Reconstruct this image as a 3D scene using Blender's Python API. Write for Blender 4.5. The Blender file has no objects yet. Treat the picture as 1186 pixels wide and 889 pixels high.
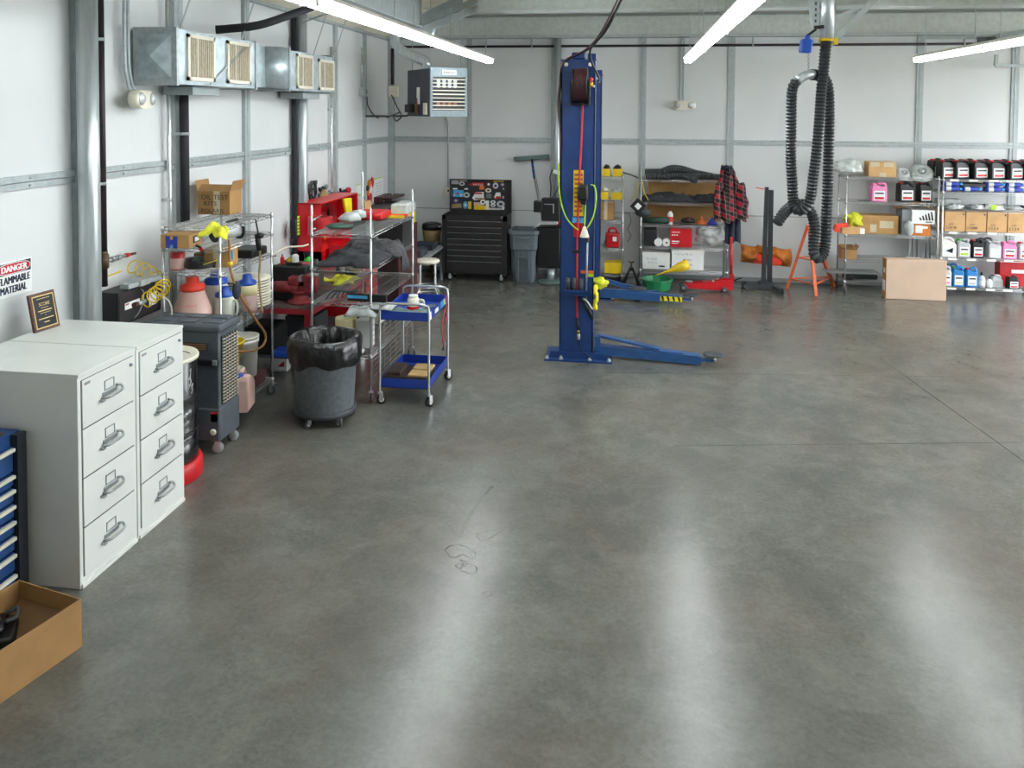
import bpy, bmesh, math, random
from mathutils import Vector as V, Matrix, noise as mnoise
random.seed(7)
PI = math.pi
SC = bpy.context.scene
COL = SC.collection
# ------------------------------------------------------------------ camera geometry
F, CX, CY, H = 950., 593., 164., 3.07
def _d(px, py): return V(((px-CX)/F, 1.0, -(py-CY)/F))
_Y = _d(735, 127).normalized()
_X = -_d(-5990, 87.5); _X = (_X-_Y*_X.dot(_Y)).normalized()
_Z = _X.cross(_Y)
RW = Matrix((_X, _Y, _Z))            # camera-aligned axes -> room axes
C0 = V((0, 0, H))
def at(px, py, x=None, y=None, z=None):
    r = RW @ _d(px, py)
    if x is not None: t = x/r.x
    elif y is not None: t = y/r.y
    else: t = (z-H)/r.z
    return C0+r*t
cam = bpy.data.cameras.new('camera'); camo = bpy.data.objects.new('camera', cam); COL.objects.link(camo)
cam.sensor_width = 36; cam.lens = F/1186*36; cam.shift_y = -(444.5-CY)/1186; cam.clip_end = 200
xx, yy, zz = RW @ V((1, 0, 0)), RW @ V((0, 0, 1)), RW @ V((0, -1, 0))
camo.matrix_world = Matrix(((xx.x, yy.x, zz.x, 0), (xx.y, yy.y, zz.y, 0), (xx.z, yy.z, zz.z, H), (0, 0, 0, 1)))
SC.camera = camo
SC.view_settings.view_transform = 'Standard'; SC.view_settings.look = 'None'; SC.view_settings.gamma = 1
SC.view_settings.use_curve_mapping = False

# ------------------------------------------------------------------ materials
def lin(h):
    h = h.lstrip('#'); c = [int(h[i:i+2], 16)/255 for i in (0, 2, 4)]
    return tuple((v/12.92 if v <= .04045 else ((v+.055)/1.055)**2.4) for v in c)+(1,)
MATS = {}
def mk(name, hexc, rough=.5, metal=0., var=.12, scale=6., bump=0., bscale=None, hex2=None, spec=.5, alpha=1, trans=0, coat=0, aniso=None):
    m = bpy.data.materials.new(name); m.use_nodes = True; nt = m.node_tree; N = nt.nodes; L = nt.links
    b = N['Principled BSDF']; b.inputs['Roughness'].default_value = rough; b.inputs['Metallic'].default_value = metal
    b.inputs['Specular IOR Level'].default_value = spec
    if alpha < 1: b.inputs['Alpha'].default_value = alpha
    if trans: b.inputs['Transmission Weight'].default_value = trans
    if coat: b.inputs['Coat Weight'].default_value = coat
    c = lin(hexc); c2 = lin(hex2) if hex2 else tuple(max(0, v*(1-var*1.6)) for v in c[:3])+(1,)
    c1 = c if hex2 else tuple(min(1, v*(1+var*.4)) for v in c[:3])+(1,)
    tc = N.new('ShaderNodeTexCoord'); nz = N.new('ShaderNodeTexNoise'); nz.inputs['Scale'].default_value = scale; nz.inputs['Detail'].default_value = 4
    mp = N.new('ShaderNodeMapping'); L.new(tc.outputs['Object'], mp.inputs[0]); L.new(mp.outputs[0], nz.inputs['Vector'])
    if aniso: mp.inputs['Scale'].default_value = aniso
    rp = N.new('ShaderNodeValToRGB'); rp.color_ramp.elements[0].position = .35; rp.color_ramp.elements[1].position = .65
    rp.color_ramp.elements[0].color = c2; rp.color_ramp.elements[1].color = c1
    L.new(nz.outputs['Fac'], rp.inputs[0]); L.new(rp.outputs[0], b.inputs['Base Color'])
    if bump:
        n2 = N.new('ShaderNodeTexNoise'); n2.inputs['Scale'].default_value = bscale or scale*4; n2.inputs['Detail'].default_value = 3
        L.new(mp.outputs[0], n2.inputs['Vector']); bp = N.new('ShaderNodeBump'); bp.inputs['Strength'].default_value = bump; bp.inputs['Distance'].default_value = .02
        L.new(n2.outputs['Fac'], bp.inputs['Height']); L.new(bp.outputs[0], b.inputs['Normal'])
    MATS[name] = m; return m
def mk_emit(name, hexc, s):
    m = bpy.data.materials.new(name); m.use_nodes = True; b = m.node_tree.nodes['Principled BSDF']
    b.inputs['Base Color'].default_value = (.9, .9, .9, 1); b.inputs['Emission Color'].default_value = lin(hexc); b.inputs['Emission Strength'].default_value = s
    MATS[name] = m; return m
mk('chrome', '#d6d9d9', .24, .7, .08); mk('steel', '#a4aaac', .35, .6, .15, 12); mk('galv', '#b0b9ba', .45, .3, .1, 18, .03)
mk('galv_duct', '#b7c5c9', .36, .5, .16, 9, .05, 14); mk('zinc', '#bcc4c6', .32, .5, .1, 5, aniso=(6, 6, .4)); mk('trimgrey', '#b0b8b8', .5, .15, .07, 10)
mk('ceiling', '#e8e4d0', .7, 0, .05, 2); mk('beam', '#c3c9c5', .6, .05, .07, 14); mk('beamdark', '#98a1a1', .5, .2, .08, 10)
mk('cabwhite', '#dfe1dc', .35, 0, .03, 3, .02, 60); mk('white', '#eceae4', .45, 0, .04); mk('offwhite', '#e4dfcd', .5, 0, .05); mk('paper', '#eef0ee', .7, 0, .04)
mk('black', '#141416', .45, 0, .2); mk('blackgloss', '#101012', .22, 0, .2, coat=.3); mk('blackrub', '#1a1b1d', .75, 0, .2, 8); mk('rib', '#2f3336', .38, 0, .15, 8)
mk('charcoal', '#2c2a2c', .45, .1, .2, 5); mk('darkgrey', '#3c4044', .6, 0, .15); mk('coolgrey', '#50565c', .55, 0, .12, 8, .03); mk('coolpanel', '#5a6168', .6, 0, .12)
mk('bingrey', '#6f7980', .55, 0, .12, 30, .03); mk('cangrey', '#757b80', .5, 0, .14, 25, .05); mk('midgrey', '#8a8f92', .55, 0, .1)
mk('liftblue', '#1a3b73', .38, 0, .14, 6, .02); mk('armblue', '#295389', .42, 0, .14, 8); mk('cartblue', '#1b3d9e', .38, 0, .1); mk('cabblue', '#1c4680', .45, 0, .12)
mk('capblue', '#1f4fb4', .35, 0, .1); mk('jugblue', '#2b86cc', .35, 0, .12); mk('inkblue', '#2c3fa8', .5, 0, .05); mk('ltblue', '#4aa6dc', .5, 0, .05); mk('navy', '#252c3c', .85, 0, .2, 20)
mk('red', '#c2151f', .4, 0, .12); mk('benchred', '#d0131f', .35, 0, .12, 5); mk('visered', '#8c2a30', .5, .1, .25, 14); mk('legred', '#a0222c', .5, 0, .15); mk('bright', '#e8412a', .45, 0, .08)
mk('hosered', '#c23238', .5, 0, .1); mk('maroon', '#4d2326', .5, 0, .25, 30); mk('orange', '#e0702c', .5, 0, .12); mk('canvas', '#c9762a', .75, 0, .2, 10, .3, 24); mk('stand', '#d9683f', .45, 0, .14)
mk('yellow', '#e6c21e', .45, 0, .1); mk('hazyellow', '#f1df22', .5, 0, .08); mk('cloth', '#dfe03a', .85, 0, .22, 14, .4, 40); mk('lime', '#a9d62e', .45, 0, .05)
mk('green', '#1f7f4f', .45, 0, .15); mk('dkgreen', '#24453a', .6, 0, .15); mk('brightgreen', '#43d13c', .4, 0, .1); mk('pink', '#f08cc0', .3, 0, .06, spec=.6); mk('pinkish', '#dcbab0', .4, 0, .08, hex2='#d2aa9e')
mk('card', '#a8804f', .85, 0, .1, 5, .04, 30); mk('cardlight', '#d0a673', .85, 0, .08, 5); mk('cardpale', '#cfb49d', .85, 0, .04, 3); mk('cardin', '#80603c', .9, 0, .12); mk('tape', '#cfc3a4', .35, 0, .06); mk('kraft', '#b48c58', .85, 0, .1)
mk('amber', '#9a6b35', .4, 0, .2); mk('wood', '#5a3226', .4, 0, .25, 6, aniso=(1, 1, 8)); mk('gold', '#cfb97a', .3, .6, .1); mk('brass', '#8f7544', .35, .8, .2); mk('bronze', '#5f4c3c', .5, .5, .2)
mk('plywood', '#cfae72', .7, 0, .2, 8, aniso=(1, 8, 1)); mk('darkwood', '#3b2c24', .8, 0, .25, 10); mk('tan', '#9a8456', .6, 0, .2); mk('grate', '#b8ad95', .7, 0, .12, 20); mk('garment', '#34363a', .9, 0, .25, 14, .5, 30); mk('garment2', '#4a494c', .9, 0, .25, 14, .5, 30)
mk('benchtop', '#6b5b58', .5, .1, .3, 7); mk('plastic_film', '#d4d8d6', .25, 0, .1, 12, .6, 20); mk('filmgrey', '#b4bab8', .3, 0, .12, 12, .6, 20); mk('milky', '#c6c9bd', .4, 0, .08); mk('amberfluid', '#a88c86', .4, 0, .15, 5); mk('cream', '#e2d9a6', .4, 0, .05)
mk('heater', '#7b8a90', .42, .2, .1, 20); mk('heaterdark', '#474c54', .5, .2, .12, 40); mk('copper', '#9a6a52', .4, .7, .2); mk('lens', '#c9cdd0', .15, .2, .05); mk('fixture', '#d9d8d0', .4, 0, .05)
mk('pipeblack', '#2b2226', .5, .2, .15); mk('insul', '#25262a', .8, 0, .15); mk('silverjug', '#c3c6c9', .3, .1, .06); mk('trunk', '#20242c', .6, 0, .1); mk('tealgrey', '#5d7470', .6, 0, .15)
mk_emit('tube', '#f4fbff', 40.)
# garbage-bag film: crinkled glossy black
mk('bag', '#0d0e10', .28, 0, .2, 8, 1.0, 11, coat=.3)

def plaid():
    m = bpy.data.materials.new('plaid'); m.use_nodes = True; nt = m.node_tree; N = nt.nodes; L = nt.links; b = N['Principled BSDF']; b.inputs['Roughness'].default_value = .9
    tc = N.new('ShaderNodeTexCoord'); sp = N.new('ShaderNodeSeparateXYZ'); L.new(tc.outputs['Object'], sp.inputs[0])
    def mth(op, a, bb):
        n = N.new('ShaderNodeMath'); n.operation = op
        for i, v in enumerate((a, bb)):
            if v is None: continue
            if isinstance(v, (int, float)): n.inputs[i].default_value = v
            else: L.new(v, n.inputs[i])
        return n.outputs[0]
    hor = mth('ADD', sp.outputs[0], mth('MULTIPLY', sp.outputs[1], .6))
    def band(c, f, w): return mth('LESS_THAN', mth('FRACT', mth('MULTIPLY', c, f), None), w)
    tilt = mth('ADD', sp.outputs[2], mth('MULTIPLY', sp.outputs[0], .35))
    k1 = mth('MAXIMUM', band(hor, 7, .5), band(tilt, 7, .5)); k2 = mth('MAXIMUM', band(hor, 14, .09), band(tilt, 14, .09))
    mx = N.new('ShaderNodeMix'); mx.data_type = 'RGBA'; L.new(k1, mx.inputs[0]); mx.inputs[6].default_value = lin('#a3202c'); mx.inputs[7].default_value = lin('#2b1a20')
    m2 = N.new('ShaderNodeMix'); m2.data_type = 'RGBA'; L.new(k2, m2.inputs[0]); L.new(mx.outputs[2], m2.inputs[6]); m2.inputs[7].default_value = lin('#8f7472')
    L.new(m2.outputs[2], b.inputs['Base Color']); MATS['plaid'] = m
plaid()
def wallmat():
    m = bpy.data.materials.new('wall'); m.use_nodes = True; nt = m.node_tree; N = nt.nodes; L = nt.links; b = N['Principled BSDF']
    b.inputs['Roughness'].default_value = .32; b.inputs['Specular IOR Level'].default_value = .45
    tc = N.new('ShaderNodeTexCoord'); nz = N.new('ShaderNodeTexNoise'); nz.inputs['Scale'].default_value = 1.1; nz.inputs['Detail'].default_value = 5; L.new(tc.outputs['Object'], nz.inputs['Vector'])
    rp = N.new('ShaderNodeValToRGB'); rp.color_ramp.elements[0].color = lin('#d3d6d6'); rp.color_ramp.elements[1].color = lin('#e0e2e1'); rp.color_ramp.elements[0].position = .3
    L.new(nz.outputs['Fac'], rp.inputs[0]); L.new(rp.outputs[0], b.inputs['Base Color'])
    sp = N.new('ShaderNodeSeparateXYZ'); L.new(tc.outputs['Object'], sp.inputs[0]); ad = N.new('ShaderNodeMath'); ad.operation = 'ADD'; L.new(sp.outputs[0], ad.inputs[0]); L.new(sp.outputs[1], ad.inputs[1])
    mu = N.new('ShaderNodeMath'); mu.operation = 'MULTIPLY'; mu.inputs[1].default_value = 62.8; L.new(ad.outputs[0], mu.inputs[0]); si = N.new('ShaderNodeMath'); si.operation = 'SINE'; L.new(mu.outputs[0], si.inputs[0])
    n3 = N.new('ShaderNodeTexNoise'); n3.inputs['Scale'].default_value = 3; L.new(tc.outputs['Object'], n3.inputs['Vector']); a2 = N.new('ShaderNodeMath'); a2.operation = 'MULTIPLY_ADD'; a2.inputs[1].default_value = 1.5
    L.new(n3.outputs['Fac'], a2.inputs[0]); L.new(si.outputs[0], a2.inputs[2])
    bp = N.new('ShaderNodeBump'); bp.inputs['Strength'].default_value = .015; bp.inputs['Distance'].default_value = .01; L.new(a2.outputs[0], bp.inputs['Height']); L.new(bp.outputs[0], b.inputs['Normal'])
    MATS['wall'] = m
wallmat()
def floormat():
    m = bpy.data.materials.new('concrete'); m.use_nodes = True; nt = m.node_tree; N = nt.nodes; L = nt.links; b = N['Principled BSDF']
    tc = N.new('ShaderNodeTexCoord')
    def nz(s, d=6, dist=0, r=.6):
        n = N.new('ShaderNodeTexNoise'); n.inputs['Scale'].default_value = s; n.inputs['Detail'].default_value = d; n.inputs['Distortion'].default_value = dist; n.inputs['Roughness'].default_value = r
        L.new(tc.outputs['Object'], n.inputs['Vector']); return n.outputs['Fac']
    def ramp(f, p0, c0, p1, c1):
        r = N.new('ShaderNodeValToRGB'); e = r.color_ramp.elements; e[0].position = p0; e[1].position = p1; e[0].color = c0; e[1].color = c1; L.new(f, r.inputs[0]); return r.outputs[0]
    def mix(f, a, c, typ='MIX'):
        x = N.new('ShaderNodeMix'); x.data_type = 'RGBA'; x.blend_type = typ
        if isinstance(f, float): x.inputs[0].default_value = f
        else: L.new(f, x.inputs[0])
        L.new(a, x.inputs[6])
        if isinstance(c, tuple): x.inputs[7].default_value = c
        else: L.new(c, x.inputs[7])
        return x.outputs[2]
    base = ramp(nz(.9, 8, .6), .3, lin('#60615c'), .72, lin('#787971'))
    fine = ramp(nz(30, 6, 0, .8), .36, (.4, .4, .4, 1), .62, (1, 1, 1, 1))
    c = mix(.5, base, fine, 'MULTIPLY')
    med = ramp(nz(7, 5, .4, .65), .35, (.7, .7, .7, 1), .65, (1, 1, 1, 1)); c = mix(.45, c, med, 'MULTIPLY')
    blot = ramp(nz(2.8, 8, .6, .7), .46, (0, 0, 0, 1), .74, (1, 1, 1, 1))
    c = mix(mixf(N, L, blot, .3), c, lin('#8d8b83'))
    dark = ramp(nz(1.6, 7, .5, .65), .48, (0, 0, 0, 1), .75, (1, 1, 1, 1))
    c = mix(mixf(N, L, dark, .4), c, lin('#4a4744'))
    rust = ramp(nz(.55, 3, .5, .5), .45, (0, 0, 0, 1), .75, (1, 1, 1, 1))
    c = mix(mixf(N, L, rust, .3), c, lin('#6e5449'))
    L.new(c, b.inputs['Base Color'])
    rr = N.new('ShaderNodeMapRange'); rr.inputs[3].default_value = .215; rr.inputs[4].default_value = .262; L.new(nz(3.5, 4, .5), rr.inputs[0]); L.new(rr.outputs[0], b.inputs['Roughness'])
    b.inputs['Specular IOR Level'].default_value = .6
    bp = N.new('ShaderNodeBump'); bp.inputs['Strength'].default_value = .14; bp.inputs['Distance'].default_value = .01; L.new(nz(9, 8, 0, .7), bp.inputs['Height']); L.new(bp.outputs[0], b.inputs['Normal'])
    MATS['concrete'] = m
def mixf(N, L, f, k):
    n = N.new('ShaderNodeMath'); n.operation = 'MULTIPLY'; n.inputs[1].default_value = k; L.new(f, n.inputs[0]); return n.outputs[0]
floormat()

# ------------------------------------------------------------------ mesh builder
def chain(o):
    m = o.matrix_basis.copy(); p = o.parent
    while p is not None: m = p.matrix_basis @ m; p = p.parent
    return m
class MB:
    def __init__(s, mat='white'):
        s.bm = bmesh.new(); s.slots = []; s.set(mat)
    def set(s, mat):
        if mat not in s.slots: s.slots.append(mat)
        s.i = s.slots.index(mat); return s
    def _fin(s, faces, smooth=False):
        for f in faces: f.material_index = s.i; f.smooth = smooth
    def hexa(s, p, bev=0, smooth=False):       # p: 8 points, bottom ring 0-3 ccw, top ring 4-7
        vs = [s.bm.verts.new(q) for q in p]
        fs = [s.bm.faces.new([vs[i] for i in q]) for q in ((3, 2, 1, 0), (4, 5, 6, 7), (0, 1, 5, 4), (1, 2, 6, 5), (2, 3, 7, 6), (3, 0, 4, 7))]
        s._fin(fs)
        if bev:
            es = list({e for f in fs for e in f.edges})
            r = bmesh.ops.bevel(s.bm, geom=es, offset=bev, segments=2, profile=.5, affect='EDGES', clamp_overlap=True)
            for f in r['faces']: f.material_index = s.i; f.smooth = True
        return s
    def box(s, x0, x1, y0, y1, z0, z1, bev=0, M=None):
        p = [V(q) for q in ((x0, y0, z0), (x1, y0, z0), (x1, y1, z0), (x0, y1, z0), (x0, y0, z1), (x1, y0, z1), (x1, y1, z1), (x0, y1, z1))]
        if M: p = [M @ q for q in p]
        return s.hexa(p, bev)
    def bar(s, a, b, w, h=None, up=(0, 0, 1)):
        a, b = V(a), V(b); d = (b-a).normalized(); u = V(up)
        if abs(d.dot(u)) > .98: u = V((1, 0, 0))
        r = d.cross(u).normalized()*(w/2); t = r.cross(d).normalized()*((h or w)/2)
        return s.hexa([a-r-t, a+r-t, b+r-t, b-r-t, a-r+t, a+r+t, b+r+t, b-r+t])
    def ring(s, c, x, y, r, n, ph=0):
        return [s.bm.verts.new(c+x*(math.cos(2*PI*k/n+ph)*r)+y*(math.sin(2*PI*k/n+ph)*r)) for k in range(n)]
    def loft(s, rings, caps=(True, True), smooth=True):
        fs = []
        for a, b in zip(rings, rings[1:]):
            n = len(a)
            fs += [s.bm.faces.new((a[k], a[(k+1) % n], b[(k+1) % n], b[k])) for k in range(n)]
        s._fin(fs, smooth); cf = []
        if caps[0]: cf.append(s.bm.faces.new(list(reversed(rings[0]))))
        if caps[1]: cf.append(s.bm.faces.new(rings[-1]))
        s._fin(cf, False); return s
    def cyl(s, a, b, r, r2=None, n=16, caps=(True, True), smooth=True):
        a, b = V(a), V(b); d = (b-a).normalized(); x = d.orthogonal().normalized(); y = d.cross(x)
        return s.loft([s.ring(a, x, y, r, n), s.ring(b, x, y, r if r2 is None else r2, n)], caps, smooth)
    def lathe(s, c, prof, n=20, axis=(0, 0, 1), caps=(True, True), smooth=True):
        c, d = V(c), V(axis).normalized(); x = d.orthogonal().normalized(); y = d.cross(x)
        return s.loft([s.ring(c+d*h, x, y, max(r, .0004), n) for r, h in prof], caps, smooth)
    def tube(s, pts, r, n=6, rfun=None, closed=False, smooth=True):
        pts = [V(p) for p in pts]; rings = []; u = None; m = len(pts)
        for i, p in enumerate(pts):
            if closed: d = (pts[(i+1) % m]-pts[i-1]).normalized()
            else: d = (pts[min(i+1, m-1)]-pts[max(i-1, 0)]).normalized()
            if u is None: u = d.orthogonal().normalized()
            else:
                u = u-d*u.dot(d)
                u = u.normalized() if u.length > 1e-6 else d.orthogonal().normalized()
            rings.append(s.ring(p, u, d.cross(u), rfun(i) if rfun else r, n))
        if closed: rings.append(rings[0]); return s.loft(rings, (False, False))
        return s.loft(rings, smooth=smooth)
    def prism(s, poly, axis, d0, d1, bev=0, smooth=False):   # poly 2D; axis 'x','y','z' = extrusion axis
        f = {'x': lambda a, b, c: V((c, a, b)), 'y': lambda a, b, c: V((a, c, b)), 'z': lambda a, b, c: V((a, b, c))}[axis]
        A = [s.bm.verts.new(f(a, b, d0)) for a, b in poly]; B = [s.bm.verts.new(f(a, b, d1)) for a, b in poly]; n = len(A)
        fs = [s.bm.faces.new((A[k], A[(k+1) % n], B[(k+1) % n], B[k])) for k in range(n)]
        s._fin(fs, smooth); fc = [s.bm.faces.new(A[::-1]), s.bm.faces.new(B)]; s._fin(fc)
        if bev:
            es = list({e for q in fc for e in q.edges})
            r = bmesh.ops.bevel(s.bm, geom=es, offset=bev, segments=2, profile=.5, affect='EDGES', clamp_overlap=True)
            for q in r['faces']: q.material_index = s.i; q.smooth = True
        return s
    def quad(s, a, b, c, d, th=0):
        a, b, c, d = map(V, (a, b, c, d)); n = (b-a).cross(d-a).normalized()*th
        if th: return s.hexa([a-n, b-n, c-n, d-n, a, b, c, d])
        f = s.bm.faces.new([s.bm.verts.new(q) for q in (a, b, c, d)]); s._fin([f]); return s
    def sph(s, c, rad, n=12, jit=0, seed=0, fl=False, sub=2):
        c = V(c); rad = V(rad) if hasattr(rad, '__len__') else V((rad,)*3)
        r = bmesh.ops.create_icosphere(s.bm, subdivisions=sub, radius=1)
        fs = {f for v in r['verts'] for f in v.link_faces}
        for v in r['verts']:
            p = v.co.copy(); k = 1+jit*(mnoise.noise(p*1.7+V((seed, seed*.7, 0)))+.6*mnoise.noise(p*4.1+V((seed, 0, seed))))
            q = V((p.x*rad.x, p.y*rad.y, p.z*rad.z))*k
            if fl: q.z = max(q.z, -rad.z*.35)
            v.co = c+q
        s._fin(fs, True); return s
    def sheet(s, fn, nu, nv, th=.004, smooth=True):         # closed thin solid over fn(u,v)
        g = [[s.bm.verts.new(fn(i/nu, j/nv)) for j in range(nv+1)] for i in range(nu+1)]
        fs = [s.bm.faces.new((g[i][j], g[i+1][j], g[i+1][j+1], g[i][j+1])) for i in range(nu) for j in range(nv)]
        s._fin(fs, smooth)
        for f in fs: f.normal_update()
        r = bmesh.ops.solidify(s.bm, geom=fs, thickness=th)
        for f in [q for q in r['geom'] if isinstance(q, bmesh.types.BMFace)]: f.material_index = s.i; f.smooth = smooth
        return s
    def done(s, name, parent=None, label=None, cat=None, group=None, kind=None, local=False):
        bmesh.ops.recalc_face_normals(s.bm, faces=s.bm.faces)
        me = bpy.data.meshes.new(name)
        top = parent is None
        if top and not local:
            zs = [v.co.z for v in s.bm.verts]; c = V((sum(v.co.x for v in s.bm.verts), sum(v.co.y for v in s.bm.verts), 0))/len(zs); c.z = min(zs)
            if kind == 'structure': c = V((0, 0, 0))
            bmesh.ops.translate(s.bm, verts=s.bm.verts, vec=-c)
        elif not local:
            s.bm.transform(chain(parent).inverted())
        s.bm.to_mesh(me); s.bm.free()
        for k in s.slots: me.materials.append(MATS[k])
        o = bpy.data.objects.new(name, me); COL.objects.link(o)
        if top and not local: o.location = c
        if parent is not None: o.parent = parent
        tag(o, label, cat, group, kind); return o
def tag(o, label=None, cat=None, group=None, kind=None):
    for k, v in (('label', label), ('category', cat), ('group', group), ('kind', kind)):
        if v: o[k] = v
    return o
def thing(name, label, cat, loc=(0, 0, 0), rz=0, group=None):
    o = bpy.data.objects.new(name, None); COL.objects.link(o); o.location = loc; o.rotation_euler = (0, 0, rz); o.empty_display_size = .1
    return tag(o, label, cat, group)
def dup(o, loc=None, rz=None, label=None, group=None, parent=None):
    c = o.copy(); COL.objects.link(c)
    if parent is not None: c.parent = parent
    if loc is not None: c.location = loc
    if rz is not None: c.rotation_euler = (0, 0, rz)
    if label: c['label'] = label
    if group: c['group'] = group
    for ch in [x for x in bpy.data.objects if x.parent == o]: dup(ch, parent=c)
    return c
def text(s, size, org, right, up, mat, parent, name='lettering', width=None, th=.001, align='LEFT', ex=0, bold=0):
    cu = bpy.data.curves.new('t', 'FONT'); cu.body = s; cu.size = size; cu.align_x = align; cu.resolution_u = 2; cu.extrude = 0; cu.offset = ex
    o = bpy.data.objects.new('t', cu); COL.objects.link(o); dg = bpy.context.evaluated_depsgraph_get(); dg.update()
    me = bpy.data.meshes.new_from_object(o.evaluated_get(dg)); bpy.data.objects.remove(o); bpy.data.curves.remove(cu)
    xs = [v.co.x for v in me.vertices] or [0, 1]; w = max(xs)-min(xs); k = width/w if width else 1
    r, u = V(right).normalized(), V(up).normalized(); n = r.cross(u); org = V(org)
    for v in me.vertices: v.co = org+r*(v.co.x*k)+u*v.co.y+n*th
    if bold:
        bm = bmesh.new(); bm.from_mesh(me); base = list(bm.faces)
        for k in range(1, 5):
            g = bmesh.ops.duplicate(bm, geom=base); vs_ = [q for q in g['geom'] if isinstance(q, bmesh.types.BMVert)]; bmesh.ops.translate(bm, verts=vs_, vec=r*(bold*k/4)+n*(.00005*k))
        bm.to_mesh(me); bm.free()
    if parent is not None: me.transform(chain(parent).inverted())
    me.materials.append(MATS[mat]); me.name = name
    q = bpy.data.objects.new(name, me); COL.objects.link(q); q.parent = parent; return q
def smooth_path(pts, step=.03, closed=False):
    pts = [V(p) for p in pts]; out = []; n = len(pts)
    for i in range(n-1):
        p0, p1, p2, p3 = pts[max(i-1, 0)], pts[i], pts[i+1], pts[min(i+2, n-1)]
        m = max(2, int((p2-p1).length/step))
        for k in range(m):
            t = k/m
            out.append(.5*((2*p1)+(p2-p0)*t+(2*p0-5*p1+4*p2-p3)*t*t+(3*p1-p0-3*p2+p3)*t**3))
    out.append(pts[-1]); return out
def even(pts, step):
    out = [pts[0]]; acc = 0
    for a, b in zip(pts, pts[1:]):
        d = (b-a).length; t = step-acc
        while t <= d: out.append(a.lerp(b, t/d)); t += step
        acc = (acc+d) % step
    return out
XW, YB, ZE = -4.63, 15.15, 4.38
# ================================================================== THE SETTING
XR, YF = 9.6, -1.5
m = MB('concrete'); m.box(XW-.2, XR+6, YF-.2, YB+.2, -.2, 0); floor = m.done('floor', kind='structure')
for px0, py0, px1, py1, wd in ((1020, 415, 1180, 530, .008), (780, 516, 1186, 512, .007)):
    pass
m = MB('wall'); m.box(XW-.15, XW, YF-.2, YB+.2, 0, 4.9); m.done('wall_left', kind='structure')
m = MB('wall'); m.box(XW, XR+.2, YB, YB+.15, 0, 4.9); m.done('wall_back', kind='structure')
m = MB('wall'); m.box(XW, XR+.2, YF-.15, YF, 4.0, 4.9)
m.box(XW, XR+.2, YF-.15, YF, 0, 4.0)
m.done('wall_front', kind='structure')
# right side of the shop (out of view): piers and lintel around two open overhead doors, daylight beyond
m = MB('wall')
for y0, y1 in ((YF, 5.3), (9.3, 10.2), (14.2, YB)): m.box(XR, XR+.15, y0, y1, 0, 4.9)
m.box(XR, XR+.15, YF, YB, 3.9, 4.9); m.done('wall_right', kind='structure')
m = MB('ceiling')
m.box(-3.75, XR+.2, YF, YB, 4.86, 4.95)
m.hexa([V(p) for p in ((XW, YF, 4.40), (-3.75, YF, 4.86), (-3.75, YB, 4.86), (XW, YB, 4.40), (XW, YF, 4.5), (-3.75, YF, 4.95), (-3.75, YB, 4.95), (XW, YB, 4.5))])
m.set('trimgrey')
for k in range(12): m.box(-3.75, XR, YF+.6+k*1.38, YF+.62+k*1.38, 4.852, 4.858)
m.done('ceiling', kind='structure')
# roof steel
m = MB('beam'); m.box(XW, XR, YB-.2, YB-.02, 4.42, 4.745); m.set('trimgrey').box(XW, XR, YB-.24, YB, 4.37, 4.42); m.set('beamdark').box(XW, XR, YB-.22, YB, 4.745, 4.765)
m.done('trim_1', kind='structure')
m = MB('beam'); m.box(-2.1, XR, 10.9, 11.08, 4.40, 4.86); m.box(-2.1, XR, 10.84, 11.14, 4.37, 4.40); m.done('trim_2', kind='structure')
m = MB('beamdark'); m.box(-3.1, -2.98, YF, 11.3, 4.2, 4.86); m.box(-3.16, -2.92, YF, 11.3, 4.18, 4.21); m.done('trim_3', kind='structure')
def angle(m, a, b, w=.075, t=.01):
    a, b = V(a), V(b); m.bar(a, b, w, t, up=(0, 1, 0)); m.bar(a+V((0, w/2, 0)), b+V((0, w/2, 0)), t, w, up=(0, 1, 0))
m = MB('trimgrey')
ja, jb = at(486, 36, y=11.2), at(600, -8, y=11.2)
angle(m, ja, jb, .1, .03); angle(m, at(488, 27, y=11.25), at(560, -3, y=11.25), .08, .02); angle(m, at(490, 20, y=11.3), at(535, -2, y=11.3), .1, .03); m.bar(at(478, 30, y=11.2), at(502, 38, y=11.2), .12, .1)
m.done('trim_4', kind='structure')
m = MB('trimgrey')
angle(m, at(962, 52, y=10.8), at(1020, -8, y=10.8), .07, .02); angle(m, at(966, 24, y=10.8), at(996, 7, y=10.8), .06, .02); m.bar(at(965, 3, y=10.8), at(965, 46, y=10.8), .05); m.bar(at(958, 10, y=10.8), at(1000, 8, y=10.8), .05)
m.bar(at(938, -2, y=10.8), at(941, 30, y=10.8), .06, .03)
m.done('trim_5', kind='structure')
# wall rails and battens
def wallrail(name, zc, h=.1):
    m = MB('galv'); m.box(XW, XW+.035, YF, YB, zc+.004, zc+h/2); m.box(XW, XW+.03, YF, YB, zc-h/2, zc-.004)
    m.box(XW, XR, YB-.035, YB, zc+.004, zc+h/2); m.box(XW, XR, YB-.03, YB, zc-h/2, zc-.004)
    m.set('beamdark')
    for k in range(12):
        for z in (zc+.028, zc-.028): m.cyl((XW+.03, 1+k*1.17, z), (XW+.042, 1+k*1.17, z), .009, n=6)
    return m.done(name, kind='structure')
wallrail('trim_6', 2.49)
m = MB('beamdark'); m.box(XW, XR, YB-.006, YB, 1.17, 1.185); m.box(XW, XW+.006, YF, YB, 1.17, 1.182); m.done('trim_7', kind='structure')
m = MB('trimgrey'); m.box(XW, XW+.03, YF, YB, 4.36, 4.40); m.set('beamdark').box(XW, XW+.03, YF, YB, 4.345, 4.36); m.done('trim_8', kind='structure')
n_ = 9
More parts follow.
